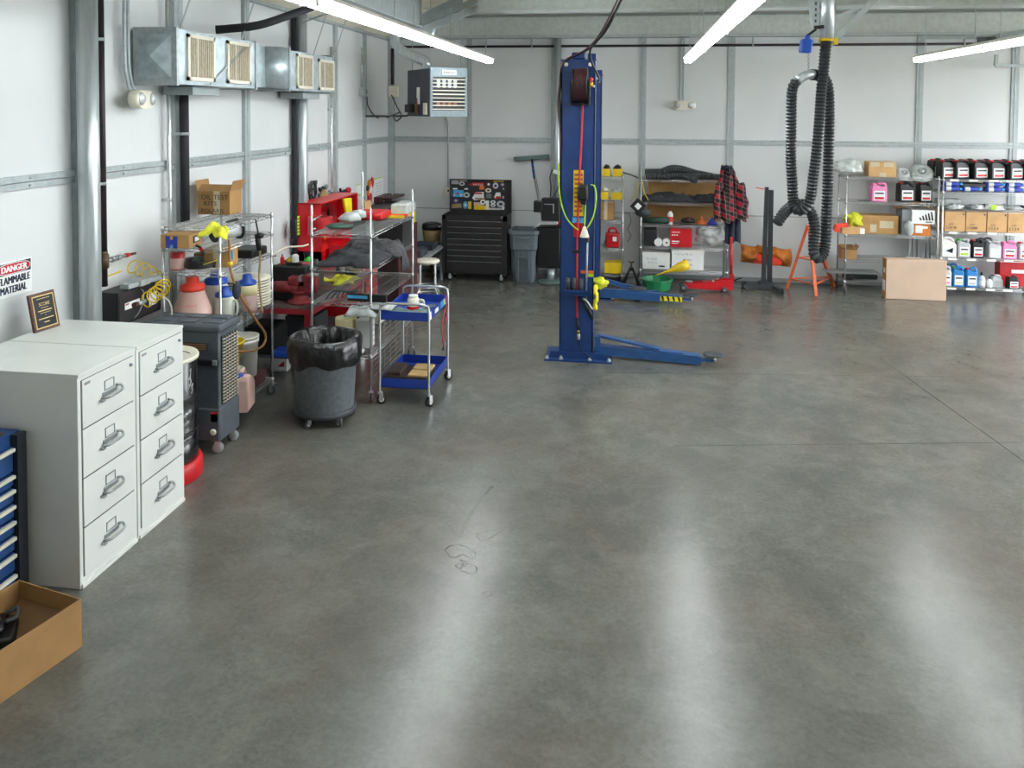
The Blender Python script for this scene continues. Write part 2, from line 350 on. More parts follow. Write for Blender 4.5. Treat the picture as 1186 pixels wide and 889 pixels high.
def batten_back(px, w):
    global n_
    x = at(px, 120, y=YB).x; m = MB('trimgrey'); m.box(x-w/2, x+w/2, YB-.025, YB, 0, 4.37); m.set('galv').box(x-.012, x+.012, YB-.032, YB-.02, 0, 4.37)
    m.done('trim_%d' % n_, kind='structure'); n_ += 1
for px, w in ((543.5, .1), (641, .09), (745, .1), (846.5, .12), (1064.5, .11), (1174.5, .12)): batten_back(px, w)
def batten_left(px, w, mat='trimgrey'):
    global n_
    y = at(px, 150, x=XW).y; m = MB(mat); m.box(XW, XW+.045, y-w/2, y+w/2, 0, 4.36); m.set('galv').box(XW+.04, XW+.05, y-.015, y+.015, 0, 4.36)
    m.done('trim_%d' % n_, kind='structure'); n_ += 1
for px, w, mt in ((87, .11, 'beamdark'), (203.5, .16, 'trimgrey'), (283, .13, 'trimgrey'), (387, .1, 'trimgrey'), (421, .1, 'trimgrey')): batten_left(px, w, mt)
m = MB('trimgrey'); m.box(XW, XW+.1, YB-.1, YB, 0, 4.36); m.set('beamdark').box(XW+.1, XW+.106, YB-.06, YB, 0, 4.36); m.done('trim_%d' % n_, kind='structure'); n_ += 1
m = MB('beamdark'); m.box(XW, XR, YB-.02, YB, 0, .07); m.done('baseboard_back', kind='structure')
m = MB('beamdark'); m.box(XW, XW+.02, YF, YB, 0, .07); m.done('baseboard_left', kind='structure')
# floor joints and marks: thin darker lines in the slab surface
m = MB('darkgrey')
def fline(pts, w):
    P = [at(px, py, z=.0012) for px, py in pts]
    for a, b in zip(P, P[1:]):
        d = (b-a).normalized(); s = V((-d.y, d.x, 0))*w/2; m.quad(a-s, b-s, b+s, a+s)
mk('joint', '#3f3e3b', .24)
m = MB('joint')
fline([(1020, 415), (1186, 534)], .009); fline([(780, 516), (1186, 512)], .006); fline([(700, 431), (1186, 437)], .005)
fline([(532, 622), (537, 607), (546, 591), (560, 573), (570, 562)], .004); fline([(534.5, 622), (539.5, 607), (548.5, 591), (562, 573), (572, 562)], .004); fline([(517, 605), (531, 621)], .003)
o = m.done('saw_cut_and_scratches', parent=floor)
mk('stain', '#34322f', .24); m = MB('stain')
def ringmark(cx, cy, rx, ry, a0, a1, w, seed):
    c = at(cx, cy, z=.001); n = 26; P = []
    for k in range(n+1):
        a = a0+(a1-a0)*k/n; j = 1+.12*math.sin(a*5+seed)+.08*math.sin(a*9+seed*2); P.append(V((c.x+rx*math.cos(a)*j, c.y+ry*math.sin(a)*j, .001)))
    for a, b in zip(P, P[1:]):
        d = (b-a).normalized(); s = V((-d.y, d.x, 0))*w/2*random.uniform(.5, 1.4); m.quad(a-s, b-s, b+s, a+s)
for q in ((533, 640, .09, .1, 0, 6.2, .014, 1), (540, 655, .08, .11, .5, 5.5, .016, 2), (536, 648, .06, .17, 1, 6, .012, 3), (545, 640, .05, .07, 0, 5, .012, 5), (527, 634, .05, .05, 0, 6, .018, 4)): pass
def blob_outline(pts, w0, seed):
    P = smooth_path([at(px, py, z=.0014) for px, py in pts+[pts[0]]], .012); n = len(P)
    for i in range(n): P[i] = P[i]+V((mnoise.noise(P[i]*22+V((seed, 0, 0)))*.012, mnoise.noise(P[i]*22+V((0, seed, 0)))*.02, 0))
    for i in range(n-1):
        d = (P[i+1]-P[i]).normalized(); s = V((-d.y, d.x, 0))*w0/2*(.35+abs(mnoise.noise(P[i]*9))*2.2); m.quad(P[i]-s, P[i+1]-s, P[i+1]+s, P[i]+s)
blob_outline([(515, 636), (521, 632), (536, 631), (545, 636), (550, 641), (548, 647), (543, 645), (536, 642), (529, 644), (521, 644)], .008, 1)
blob_outline([(536, 653), (543, 652), (551, 657), (551, 662), (545, 665), (537, 662), (533, 657)], .008, 2)
blob_outline([(533, 648), (540, 650), (545, 648), (538, 655)], .006, 3); blob_outline([(527, 655), (536, 650), (534, 658)], .005, 4); blob_outline([(558, 688), (564, 684), (570, 688), (563, 690)], .004, 5); blob_outline([(552, 618), (568, 614), (582, 612), (570, 621), (556, 626)], .004, 6)
m.done('oil_ring_stain', parent=floor)

# ================================================================== STRIP LIGHTS
def strip_light():
    t = thing('strip_light', 'x', 'light fixture')
    L = 2.43; m = MB('fixture')
    m.prism([(-.088, .032), (-.03, .012), (.03, .012), (.088, .032), (.036, .075), (-.036, .075)], 'y', -L/2, L/2)
    m.done('housing', t, local=True)
    for sx in (-.033, .033):
        m = MB('tube'); m.cyl((sx, -L/2+.03, -.012), (sx, L/2-.03, -.012), .019, n=10); m.done('lamp_tube', t, local=True)
    for sy in (-1, 1):
        m = MB('white'); m.box(-.06, .06, sy*(L/2-.015)-.012, sy*(L/2-.015)+.012, -.034, .05); m.done('lamp_holder', t, local=True)
        m = MB('galv'); y = sy*(L/2-.35); m.cyl((0, y, .07), (0, y, .95), .005, n=6); m.box(-.02, .02, y-.03, y+.03, .07, .085); m.done('hanger_rod', t, local=True)
    return t
ZL = at(567, 71, y=12.9).z
SL = strip_light()
rows = (('left', at(567, 70, y=12.9).x), ('middle', at(797, 72, y=12.9).x), ('right', at(1062, 72, y=12.9).x))
nm = ('farthest unit, nearest the back wall', 'second unit from the back wall', 'third unit from the back wall', 'unit closest to the viewer')
first = True
for side, x in rows:
    for k in range(4):
        lab = 'hanging twin-tube strip light in the %s row, %s' % (side, nm[k])
        loc = (x, 12.9-1.22-k*2.44, ZL)
        if first: SL.location = loc; tag(SL, lab, group='hanging fluorescent strip lights'); first = False
        else: dup(SL, loc, None, lab)

# ================================================================== PIPES ON THE WALLS
def wpipe(name, px, r, z0, z1, mat, label, cat='pipe', off=.09, strap=True, x=None):
    y = at(px, 200, x=XW+off).y; t = thing(name, label, cat, (XW+off, y, z0))
    m = MB(mat); m.cyl((XW+off, y, z0), (XW+off, y, z1), r, n=20); m.done('pipe_run', t)
    if strap:
        zz = z0+.9
        while zz < z1:
            m = MB('galv'); m.box(XW, XW+off+.01, y-r*1.25, y+r*1.25, zz-.012, zz+.012); m.cyl((XW+off, y, zz-.014), (XW+off, y, zz+.014), r*1.12, n=16); m.done('pipe_clamp', t); zz += 1.25
    return t
t = wpipe('downpipe', 103, .085, 0, 4.35, 'zinc', 'fat shiny galvanised downpipe on left wall behind the white filing cabinets', off=.16, strap=False)
y = at(103, 200, x=XW+.16).y
m = MB('galv'); m.lathe((XW+.16, y, 0), [(.087, 3.98), (.105, 4.0), (.105, 4.06), (.087, 4.08)], caps=(True, True)); m.done('pipe_collar', t)
wpipe('air_pipe', 119, .028, 1.5, 4.35, 'pipeblack', 'thin black air pipe beside the fat downpipe, brass valve at its foot', off=.06)
wpipe('conduit', 196, .022, 0, 4.35, 'chrome', 'bright thin conduit just left of black insulated pipe', off=.07)
wpipe('insulated_pipe', 214, .045, 1.9, 3.3, 'insul', 'black foam-insulated pipe ending behind the oil test kits carton', off=.12)
wpipe('insulated_pipe', 341, .035, 0, 4.3, 'insul', 'slim black foam-insulated pipe left of the middle galvanised duct pipe', off=.06, strap=False)
wpipe('downpipe', 350, .075, 0, 4.35, 'zinc', 'galvanised downpipe on left wall beside the lime-lettered black sleeve', off=.13, strap=False)
wpipe('conduit', 384, .022, .9, 4.0, 'chrome', 'thin vertical conduit above the red pegboard hutch', off=.05)
t = wpipe('conduit', 419, .014, 3.42, 4.1, 'chrome', 'short conduit dropping to the grey junction box on left wall', off=.04, strap=False)
y = at(419, 200, x=XW+.04).y
c = at(421, 107, x=XW+.06); m = MB('galv'); m.box(XW, XW+.09, c.y-.08, c.y+.08, c.z-.06, c.z+.06, .01); m.set('darkgrey').cyl((XW+.05, c.y+.12, c.z-.02), (XW+.05, c.y+.12, c.z+.05), .035, n=10); m.done('junction_box', t)
m = MB('darkgrey'); m.tube(smooth_path([at(425, 112, x=XW+.08), at(426, 122, x=XW+.1), at(432, 132, x=XW+.14), at(442, 138, y=14.9), at(453, 134, y=14.9), at(463, 130, y=14.5)]), .012); m.done('appliance_cord', label='black looping power cord from left wall box to the unit heater', cat='cord')
m = MB('darkgrey'); m.tube([at(424, 134.5, x=XW+.06), at(449, 134.5, x=XW+.1)], .018); m.tube([at(450, 134.5, y=YB-.08), at(472, 134, y=YB-.1), at(474, 132, y=14.2)], .018); m.done('gas_pipe', label='short black gas pipe running round the corner to the unit heater', cat='pipe')
# corner black pipe, back wall pipe
t = thing('black_pipe', 'black pipe in the far left corner above a small tan box', 'pipe', at(450, 100, y=YB-.08)); m = MB('pipeblack'); a = at(450, 98, y=YB-.1); a.x = XW+.09; m.cyl((a.x, a.y, a.z), (a.x, a.y, 4.2), .03, n=10); m.done('pipe_run', t)
c = at(449, 106, y=YB-.12); c.x = XW+.12; m = MB('offwhite'); m.box(c.x-.09, c.x+.09, c.y-.05, c.y+.05, c.z-.1, c.z+.1, .01); m.done('control_box', t)
m = MB('darkgrey'); m.tube(smooth_path([at(453, 109, y=YB-.15), at(460, 124, y=14.8), at(465, 134, y=14.4), at(459, 140, y=14.5), at(455, 134, y=14.8)]), .012); m.done('cable', t)
zp = 4.225; t = thing('sprinkler_pipe', 'long horizontal black pipe under the eave beam of the back wall', 'pipe', (0, YB-.1, zp))
m = MB('pipeblack'); m.cyl((-4.4, YB-.1, zp), (XR, YB-.1, zp), .023, n=10); m.done('pipe_run', t)
for px in (563, 616, 872, 960, 1117):
    x = at(px, 50, y=YB-.1).x; m = MB('galv'); m.box(x-.012, x+.012, YB-.13, YB-.07, zp-.03, 4.37); m.done('pipe_hanger', t)
for px in (640.5,):
    pass
x = at(645.5, 100, y=YB-.12).x; m = MB('zinc'); m.cyl((x, YB-.1, 0), (x, YB-.1, 4.37), .065, n=20); m.done('downpipe', label='silver vertical pipe on back wall just left of the blue lift post', cat='pipe')
x = at(788.5, 100, y=YB-.04).x; z0 = at(790, 119, y=YB-.04).z
# emergency lights
def emergency(name_label, c, rz):
    t = thing('emergency_light', name_label, 'emergency light', c, rz)
    m = MB('offwhite'); P = []
    for k in range(24):
        a = 2*PI*k/24; ca, sa = math.cos(a), math.sin(a); P.append((.21*math.copysign(abs(ca)**.7, ca), .085*math.copysign(abs(sa)**.75, sa)))
    m.prism(P, 'y', -.07, .03, .025, True); m.done('housing', t, local=True)
    for sx in (-1, 1):
        m = MB('lens'); m.lathe((sx*.125, -.06, .005), [(.055, 0), (.058, .015), (.045, .03), (.0, .035)], axis=(sx*.25, -1, 0), n=16, caps=(True, False)); m.done('lamp_head', t, local=True)
    return t
e1 = emergency('cream twin-head emergency light on back wall above the plaid jacket', at(792, 122, y=YB-.05), 0)
e2 = dup(e1, at(161, 115, x=XW+.12), PI/2+.2, 'cream twin-head emergency light on left wall under the near duct end')
for px in (788, 791.5):
    a = at(px, 118, y=YB-.03); m = MB('galv'); m.tube(smooth_path([(a.x, YB-.03, a.z), (a.x, YB-.03, 4.2), (a.x+.04 if px < 790 else a.x, YB-.03, 4.36)]), .014, 8); m.done('conduit', label='thin conduit above back wall emergency light, %s of the pair' % ('left' if px < 790 else 'right'), cat='pipe')
for px, w in ((146.5, 'left'), (151, 'right')):
    a = at(px, 105, x=XW+.1); m = MB('galv'); m.tube(smooth_path([(XW+.1, a.y+.08, a.z), (XW+.09, a.y, a.z+.2), (XW+.09, a.y, 4.35)], .1), .016, 8); m.done('conduit', label='thin conduit down to left wall emergency light, %s of the pair' % w, cat='pipe')
# horizontal conduit at top left, thin line from eave
m = MB('galv'); m.tube([at(350, 26, x=XW+.3), at(384, 14, x=-3.9)], .012); m.done('conduit', label='thin rod between left wall top and the roof above the duct', cat='pipe')

# ================================================================== AIR DUCT with grilles
DX = -4.16; dz0, dz1 = 3.28, 3.79
yn, ym0, ym1, yf = 7.01, at(296, 60, x=DX).y, at(335, 60, x=DX).y, 10.95
t = thing('air_duct', 'galvanised rectangular air duct with four cream grilles hung along the left wall', 'duct', (DX-.2, 9, dz0))
m = MB('galv_duct'); bx = XW+.06
m.box(bx, DX, yn, ym0, dz0, dz1)
c = V(((bx+DX)/2, yn-.1, (dz0+dz1)/2)); q = [V((bx, yn, dz0)), V((DX, yn, dz0)), V((DX, yn, dz1)), V((bx, yn, dz1))]
vc = m.bm.verts.new(c); vv = [m.bm.verts.new(p) for p in q]; m._fin([m.bm.faces.new((vv[k], vv[(k+1) % 4], vc)) for k in range(4)]); m._fin([m.bm.faces.new(vv[::-1])])
m.done('near_section', t)
m = MB('galv_duct'); m.box(bx+.02, DX-.03, ym0, ym1, dz0+.02, dz1-.02); m.cyl((DX-.05, (ym0+ym1)/2+.05, dz0+.02), (DX-.05, (ym0+ym1)/2+.05, dz1-.02), .2, n=24) ; m.done('middle_section', t)
m = MB('galv_duct'); m.box(bx, DX, ym1, yf, dz0, dz1-.02); m.done('far_section', t)
for y in (yn, ym0, ym1, yf):
    m = MB('galv'); m.box(bx-.01, DX+.012, y-.02, y+.02, dz0-.012, dz1+.012); m.done('joint_flange', t)
m = MB('galv'); m.bar((DX+.012, ym0-1.0, dz0+.02), (DX+.012, ym0-.15, dz1-.02), .02, .004, up=(1, 0, 0)); m.done('cross_break', t)
for x0, x1, y0, y1 in ((216, 247.5, 38, 95), (262, 289, 45.5, 98), (343, 361.5, 61, 104), (368.5, 386, 67, 106)):
    a, b = at(x0, (y0+y1)/2, x=DX), at(x1, (y0+y1)/2, x=DX); z0 = at((x0+x1)/2, y1-1, x=DX).z; z1 = at((x0+x1)/2, y0+2.5, x=DX).z
    z0, z1 = max(z0, dz0+.03), min(z1, dz1-.03)
    m = MB('offwhite'); w = .035
    for q in ((a.y, a.y+w, z0, z1), (b.y-w, b.y, z0, z1), (a.y, b.y, z0, z0+w), (a.y, b.y, z1-w, z1)): m.box(DX, DX+.02, *q)
    fr = m.done('grille_frame', t)
    m = MB('darkgrey'); m.box(DX, DX+.003, a.y+w, b.y-w, z0+w, z1-w); m.set('grate'); n = 12
    for k in range(n): yy = a.y+w+(b.y-a.y-2*w)*(k+.5)/n; m.box(DX+.003, DX+.014, yy-.012, yy+.012, z0+w, z1-w)
    m.set('offwhite'); yy = a.y+w+(b.y-a.y-2*w)*.35; m.box(DX+.003, DX+.016, yy-.006, yy+.006, z0+w, z1-w)
    m.done('grille_blades', fr)
for px0, py0, px1, py1 in ((209, 33, 217, -6), (280, 46, 290, -6), (363, 64, 381, 8), (386, 68, 402, 24)):
    a = at(px0, py0, x=DX); b = V((DX+.35, a.y+.05, 4.84)); m = MB('galv'); m.bar(a, b, .03, .006); m.done('hanger_strap', t)
for y0, y1 in ((at(228, 100, x=DX).y, at(264, 100, x=DX).y), (at(356, 110, x=DX).y, at(378, 110, x=DX).y)):
    m = MB('beamdark'); m.box(bx, DX-.1, y0+.1, y1, dz0-.09, dz0-.01); m.done('support_bracket', t)
m = MB('insul'); P = smooth_path([at(250, 43, x=XW+.2)+V((0, 0, .08)), at(262, 40, x=XW+.3)+V((0, 0, .06)), at(300, 29, x=-4.0), at(340, 16, x=-3.8), at(372, 4, x=-3.7), at(395, -8, x=-3.6)], .08); m.tube(P, .045, 12); m.done('insulated_hose', label='black insulated refrigerant hose sweeping from behind duct up to the roof', cat='hose')

# ================================================================== UNIT HEATER
a_ = math.radians(38); hc = at(498, 107, y=12.9); rt = V((math.cos(a_), math.sin(a_), 0)); bk = V((-math.sin(a_), math.cos(a_), 0))
W_, D_, zt, zb = .66, .95, 3.735, 2.94
t = thing('unit_heater', 'grey gas unit heater with louvred front hanging in far left corner', 'heater', (hc.x, hc.y, zb), a_)
def HB(m, x0, x1, y0, y1, z0, z1): m.box(x0, x1, y0, y1, z0, z1); return m
m = MB('heaterdark'); m.box(0.002, W_, .02, D_, .0, zt-zb-.02); m.done('cabinet', t, local=True)
m = MB('heater')
for q in ((0, .04, 0, zt-zb), (W_-.04, W_, 0, zt-zb), (.04, W_-.04, 0, .1), (.04, W_-.04, zt-zb-.15, zt-zb)): m.box(q[0], q[1], -.02, .02, q[2], q[3])
m.done('front_frame', t, local=True)
m = MB('black'); m.box(.04, W_-.04, .005, .018, .1, zt-zb-.15); m.set('silverjug')
for k in range(4):
    x = .15+k*.1
    for j in range(3): m.cyl((x, .0, .5+j*.04), (x, .015, .5+j*.04), .035, .02, n=10)
m.set('copper')
for k in range(4): m.cyl((.15+k*.1, -.002, .2), (.15+k*.1, .01, .2), .035, n=10)
m.done('burner_grid', t, local=True)
m = MB('offwhite'); zs = [zb+.1+(zt-zb-.25)*k/9+.02 for k in range(9)]
for k, z in enumerate(zs): z -= zb; m.bar((.04, -.02, z), (W_-.04, -.02, z), .03, .014 if k != 4 else .02)
m.done('louvres', t, local=True)
m = MB('paper'); m.box(.2, .46, -.028, -.02, zt-zb-.12, zt-zb-.035); m.done('name_plate', t, local=True)
o_ = thing('x', None, None); bpy.data.objects.remove(o_)
tx = text('STERLING', .04, (.225, -.0285, zt-zb-.095), (1, 0, 0), (0, 0, 1), 'darkgrey', None, width=.21); tx.parent = t
m = MB('paper'); m.box(-.012, .002, .42, .52, .2, .48); m.done('data_label', t, local=True)
m = MB('offwhite'); m.box(-.03, .002, .1, .22, .03, .22, .005); m.done('warning_label', t, local=True)
m = MB('black'); m.box(-.1, .0, .62, .85, .06, .2, .02); m.set('copper').cyl((-.04, .5, .05), (-.04, .5, .22), .014, n=8); m.cyl((-.04, .44, .03), (-.04, .44, .3), .01, n=8); m.done('gas_valve', t, local=True)
for x, y in ((.05, .1), (.6, .1), (.05, .85)):
    m = MB('galv'); m.cyl((x, y, zt-zb-.02), (x, y, 4.86-zb), .006, n=6); m.done('hanger_rod', t, local=True)
m = MB('zinc'); p0 = at(494, 80, y=13.15); p1 = at(494, 73, y=13.15); p2 = at(462, 57, y=13.15); p3 = at(458, 50, y=13.15); top_ = V((p3.x, p3.y, 4.86))
m.tube([p0, p1, p1.lerp(p2, .06)+V((0, 0, .02)), p1.lerp(p2, .5), p1.lerp(p2, .95), p3, p3.lerp(top_, .3), top_], .085, 16); m.done('flue_pipe', t)
m = MB('galv'); m.tube([at(517, 136, y=YB-.03), at(519, 141, y=YB-.03), at(519, 165, y=YB-.03), at(519, 217, y=YB-.03)], .013, 8); m.done('conduit', label='thin conduit under unit heater down to light switch on back wall', cat='pipe')
c = at(517.5, 221.5, y=YB); m = MB('offwhite'); m.box(c.x-.06, c.x+.06, YB-.05, YB, c.z-.08, c.z+.08, .008); m.set('black').box(c.x+.03, c.x+.055, YB-.075, YB-.05, c.z-.0, c.z+.04); m.done('light_switch', label='cream switch box on back wall left of the stickered tool chest lid', cat='switch')
# far-right overhead door track seen under the lights
t = thing('door_track', 'grey steel overhead door track bracket high on back wall at the right', 'door track', at(1155, 60, y=14.6))
m = MB('galv'); m.bar(at(1154, 63, y=14.6), at(1153, 76, y=14.6), .06, .04); m.done('upright', t); m = MB('galv'); m.bar(at(1153, 76, y=14.6), at(1260, 76, y=14.6), .05, .05); m.done('track_rail', t)
m = MB('beamdark'); m.bar(at(1063, 43.5, y=14.6), at(1150, 43.5, y=14.6), .04, .05); m.bar(at(1150, 43, y=14.6), at(1190, 36, y=14.3), .05, .08); m.done('torsion_bar', t)
m = MB('darkgrey'); m.cyl(at(1142, 47, y=14.5), at(1152, 46, y=14.5), .06, n=12); m.box(*[v for p in [at(1140, 46, y=14.5)] for v in (p.x-.1, p.x+.05, p.y-.04, p.y+.04, p.z-.04, p.z+.04)]); m.done('pulley', t)

# ================================================================== LIGHT FROM OUTSIDE
w = bpy.data.worlds.new('world'); SC.world = w; w.use_nodes = True; nt = w.node_tree
sk = nt.nodes.new('ShaderNodeTexSky'); sk.sky_type = 'HOSEK_WILKIE' if hasattr(sk, 'sky_type') else sk.sky_type; sk.turbidity = 5; sk.sun_direction = (.2, -.4, .9)
bg = nt.nodes['Background']; mxn = nt.nodes.new('ShaderNodeMix'); mxn.data_type = 'RGBA'; mxn.inputs[0].default_value = .75; nt.links.new(sk.outputs[0], mxn.inputs[6]); mxn.inputs[7].default_value = (.95, .98, 1.0, 1)
nt.links.new(mxn.outputs[2], bg.inputs[0]); bg.inputs[1].default_value = 12.0
mk('driveway', '#c4c0b6', .8); m = MB('driveway'); m.box(XR+.15, 30, -14, 30, -.2, -.02); m.done('ground_outside', kind='structure')  # unseen ground, made pale to bounce daylight up to the ceiling
SC.cycles.adaptive_threshold = .006
SC.view_settings.exposure = 0.12
# ================================================================== SHARED KINDS
def caster(parent, c, r=.045, w=.03, rz=.5, mat='darkgrey', hub='chrome', h=.12):
    c = V(c); m = MB('chrome'); M = Matrix.Translation(c) @ Matrix.Rotation(rz, 4, 'Z')
    m.box(-.028, .028, -w*.8, w*.8, h-.008, h, 0, M); m.box(-.012, .03, -w*.75, -w*.6, r*.8, h-.004, 0, M); m.box(-.012, .03, w*.6, w*.75, r*.8, h-.004, 0, M)
    k = m.done('caster', parent)
    a = M @ V((.012, -w/2, r)); b = M @ V((.012, w/2, r)); d = b-a
    m = MB(mat); m.lathe(a, [(r*.55, 0), (r, .003), (r, w-.003), (r*.55, w)], 18, d); m.set(hub).lathe(a-d.normalized()*.002, [(r*.5, 0), (r*.5, w+.004)], 12, d); m.done('wheel', k); return k
def wire_rack(label, x0, x1, y0, y1, zt, levels, group=None, gap=.03, cast=True, skip=(), short='y', z0=.12, pr=.0125, name='wire_rack', wr=.0026):
    t = thing(name, label, 'wire shelf', ((x0+x1)/2, (y0+y1)/2, 0), 0, group)
    for i, (x, y) in enumerate(((x0, y0), (x1, y0), (x1, y1), (x0, y1))):
        m = MB('chrome'); m.cyl((x, y, z0), (x, y, zt[i] if isinstance(zt, (tuple, list)) else zt), pr, n=12)
        for z in levels: m.cyl((x, y, z-.035), (x, y, z+.008), pr*1.5, pr*1.25, n=12)
        m.done('post', t)
        if cast: caster(t, (x, y, 0), rz=1+i, h=z0+.005, r=.05)
        else:
            m = MB('black'); m.cyl((x, y, 0), (x, y, z0), pr*1.6, n=10); m.done('foot', t)
    for z in levels:
        m = MB('chrome')
        for dz, r in ((0, .0035), (-.032, .0035)):
            for a, b in (((x0, y0), (x1, y0)), ((x1, y0), (x1, y1)), ((x1, y1), (x0, y1)), ((x0, y1), (x0, y0))): m.cyl((a[0], a[1], z+dz), (b[0], b[1], z+dz), r, n=5)
        for a, b in (((x0, y0), (x1, y0)), ((x1, y0), (x1, y1)), ((x1, y1), (x0, y1)), ((x0, y1), (x0, y0))):
            a, b = V((a[0], a[1], z)), V((b[0], b[1], z)); n = max(4, int((b-a).length/.055))
            m.tube([a.lerp(b, k/n)+V((0, 0, -.032 if k % 2 else 0)) for k in range(n+1)], .003, 4)
        if short == 'x':
            n = int((y1-y0)/gap)
            for k in range(1, n): y = y0+(y1-y0)*k/n; m.cyl((x0, y, z+.004), (x1, y, z+.004), wr, n=4, caps=(False, False))
            for k in (1, 2, 3): x = x0+(x1-x0)*k/4; m.cyl((x, y0, z-.002), (x, y1, z-.002), .0035, n=4)
        else:
            n = int((x1-x0)/gap)
            for k in range(1, n): x = x0+(x1-x0)*k/n; m.cyl((x, y0, z+.004), (x, y1, z+.004), wr, n=4, caps=(False, False))
            for k in (1, 2, 3): y = y0+(y1-y0)*k/4; m.cyl((x0, y, z-.002), (x1, y, z-.002), .0035, n=4)
        m.done('shelf', t)
    return t
def carton(label, x0, x1, y0, y1, z0, z1, mat='card', rz=0, flaps=0, tape='front', group=None, name='cardboard_box', closed=True, cat='box', tapemat='tape'):
    cx, cy = (x0+x1)/2, (y0+y1)/2; w, d, h = x1-x0, y1-y0, z1-z0
    t = thing(name, label, cat, (cx, cy, z0), rz, group); e = .006
    m = MB(mat)
    if closed: m.box(-w/2, w/2, -d/2, d/2, 0, h, .004)
    else:
        m.box(-w/2, w/2, -d/2, d/2, 0, e)
        for q in ((-w/2, w/2, -d/2, -d/2+e), (-w/2, w/2, d/2-e, d/2), (-w/2, -w/2+e, -d/2+e, d/2-e), (w/2-e, w/2, -d/2+e, d/2-e)): m.box(*q, e, h)
    m.done('box_body', t, local=True)
    if tape == 'front':
        m = MB(tapemat); m.box(-.03, .03, -d/2-.0015, d/2+.0015, h*.0+.0, h+.0015) if closed else m.box(-.03, .03, -d/2-.0015, -d/2+.001, .01, h*.9)
        m.done('packing_tape', t, local=True)
    if flaps:
        f = flaps
        for k, (a, b, out) in enumerate((((-w/2, -d/2), (-w/2, d/2), (-1, 0)), ((w/2, -d/2), (w/2, d/2), (1, 0)), ((-w/2, d/2), (w/2, d/2), (0, 1)), ((-w/2, -d/2), (w/2, -d/2), (0, -1)))):
            ang = (.35, .3, .5, 1.2)[k]+random.uniform(-.1, .25); L = f*(1 if k < 2 else .8)
            o = V((out[0]*math.sin(ang)*L, out[1]*math.sin(ang)*L, math.cos(ang)*L)); m = MB(mat)
            A, B = V((a[0], a[1], h)), V((b[0], b[1], h)); m.quad(A, B, B+o, A+o, .005); m.done('flap', t, local=True)
    return t
def jug_mesh(t, w, d, h, body, cap, label_m=None, accent=None, style='F', capx=-.3):
    """rectangular fluid jug: slanted shoulder, arched handle with opening, screw cap, label"""
    m = MB(body); s = h*.72
    if style == 'F': P = [(-w/2, 0), (w/2, 0), (w/2, s), (w*.36, h*.84), (w*.1, h*.84), (-w*.05, h*.8), (-w*.12, h*.92), (-w*.42, h*.92), (-w/2, s)]
    else: P = [(-w/2, 0), (w/2, 0), (w/2, h*.62), (w*.3, h*.8), (0, h*.82), (-w*.1, h*.93), (-w*.44, h*.93), (-w/2, h*.82)]
    m.prism(P, 'y', -d/2, d/2, min(w, d)*.09)
    hp = [(w*.46, 0, s*.98), (w*.47, 0, h*.88), (w*.36, 0, h*.975), (w*.12, 0, h*.985), (-w*.06, 0, h*.93)] if style == 'F' else [(w*.42, 0, h*.62), (w*.4, 0, h*.8), (w*.2, 0, h*.95), (-w*.1, 0, h*.97), (-w*.14, 0, h*.9)]
    m.tube(smooth_path(hp, .02), d*.13, 8); m.done('jug_body', t, local=True)
    m = MB(cap); cr = min(w*.17, d*.4); x = w*capx+.0; m.lathe((x, 0, h*.9), [(cr, 0), (cr, h*.085), (cr*.85, h*.1)], 14); m.done('cap', t, local=True)
    if label_m:
        m = MB(label_m); m.box(-w*.36, w*.36, -d/2-.002, -d/2+.001, h*.1, h*.6)
        if accent: m.set(accent).box(-w*.3, w*.3, -d/2-.003, -d/2, h*.14, h*.26); m.set('darkgrey').box(-w*.28, w*.28, -d/2-.003, -d/2, h*.42, h*.5)
        m.done('paper_label', t, local=True)
def jug(label, loc, w, d, h, body, cap, lm=None, acc=None, style='F', rz=0, group=None, name='fluid_jug'):
    t = thing(name, label, 'jug', loc, rz, group); jug_mesh(t, w, d, h, body, cap, lm, acc, style); return t
def cloth_pile(name, label, cat, x0, x1, y0, y1, z, h, mat, seed, n=26, group=None, droop=None):
    m = MB(mat)
    def fn(u, v):
        x = x0+(x1-x0)*u; y = y0+(y1-y0)*v; p = V((x*5, y*5, seed*3.1))
        e = min(1, 5*min(u, 1-u))*min(1, 5*min(v, 1-v)); wob = .12*mnoise.noise(V((u*3, v*3, seed)))
        hh = h*(e**.6)*(.55+.45*mnoise.noise(p*.8)+.35*abs(mnoise.noise(p*2.1)))
        x += wob*(x1-x0); y += wob*(y1-y0)
        return V((x, y, z+.012+max(hh, 0)+(droop(u, v) if droop else 0)))
    m.sheet(fn, n, n, .01); return m.done(name, label=label, cat=cat, group=group)
def rag(label, c, r, seed, mat='cloth', name='cleaning_rag', hang=0):
    m = MB(mat)
    def fn(u, v):
        a = 2*PI*u; rr = v*(1+.3*math.sin(3*a+seed)+.2*math.sin(5*a+2*seed)); x, y = math.cos(a)*r*rr, math.sin(a)*r*rr
        z = .35*r*(1-v)+.3*r*mnoise.noise(V((x/r*2, y/r*2, seed)))*1.2-hang*r*v**2*(1+.5*math.sin(3*a+seed))
        return V(c)+V((x, y, z+.06*r))
    m.sheet(fn, 30, 10, .004); return m.done(name, label=label, cat='rag')
def corr_hose(pts, r, pitch=.042, amp=.12, n=14, mat='rib', m=None):
    P = even(smooth_path(pts, .02), pitch/2); m = m or MB(mat); m.set(mat); m.tube(P, r, n, rfun=lambda i: r*(1+amp if i % 2 else 1-amp), smooth=False); return m

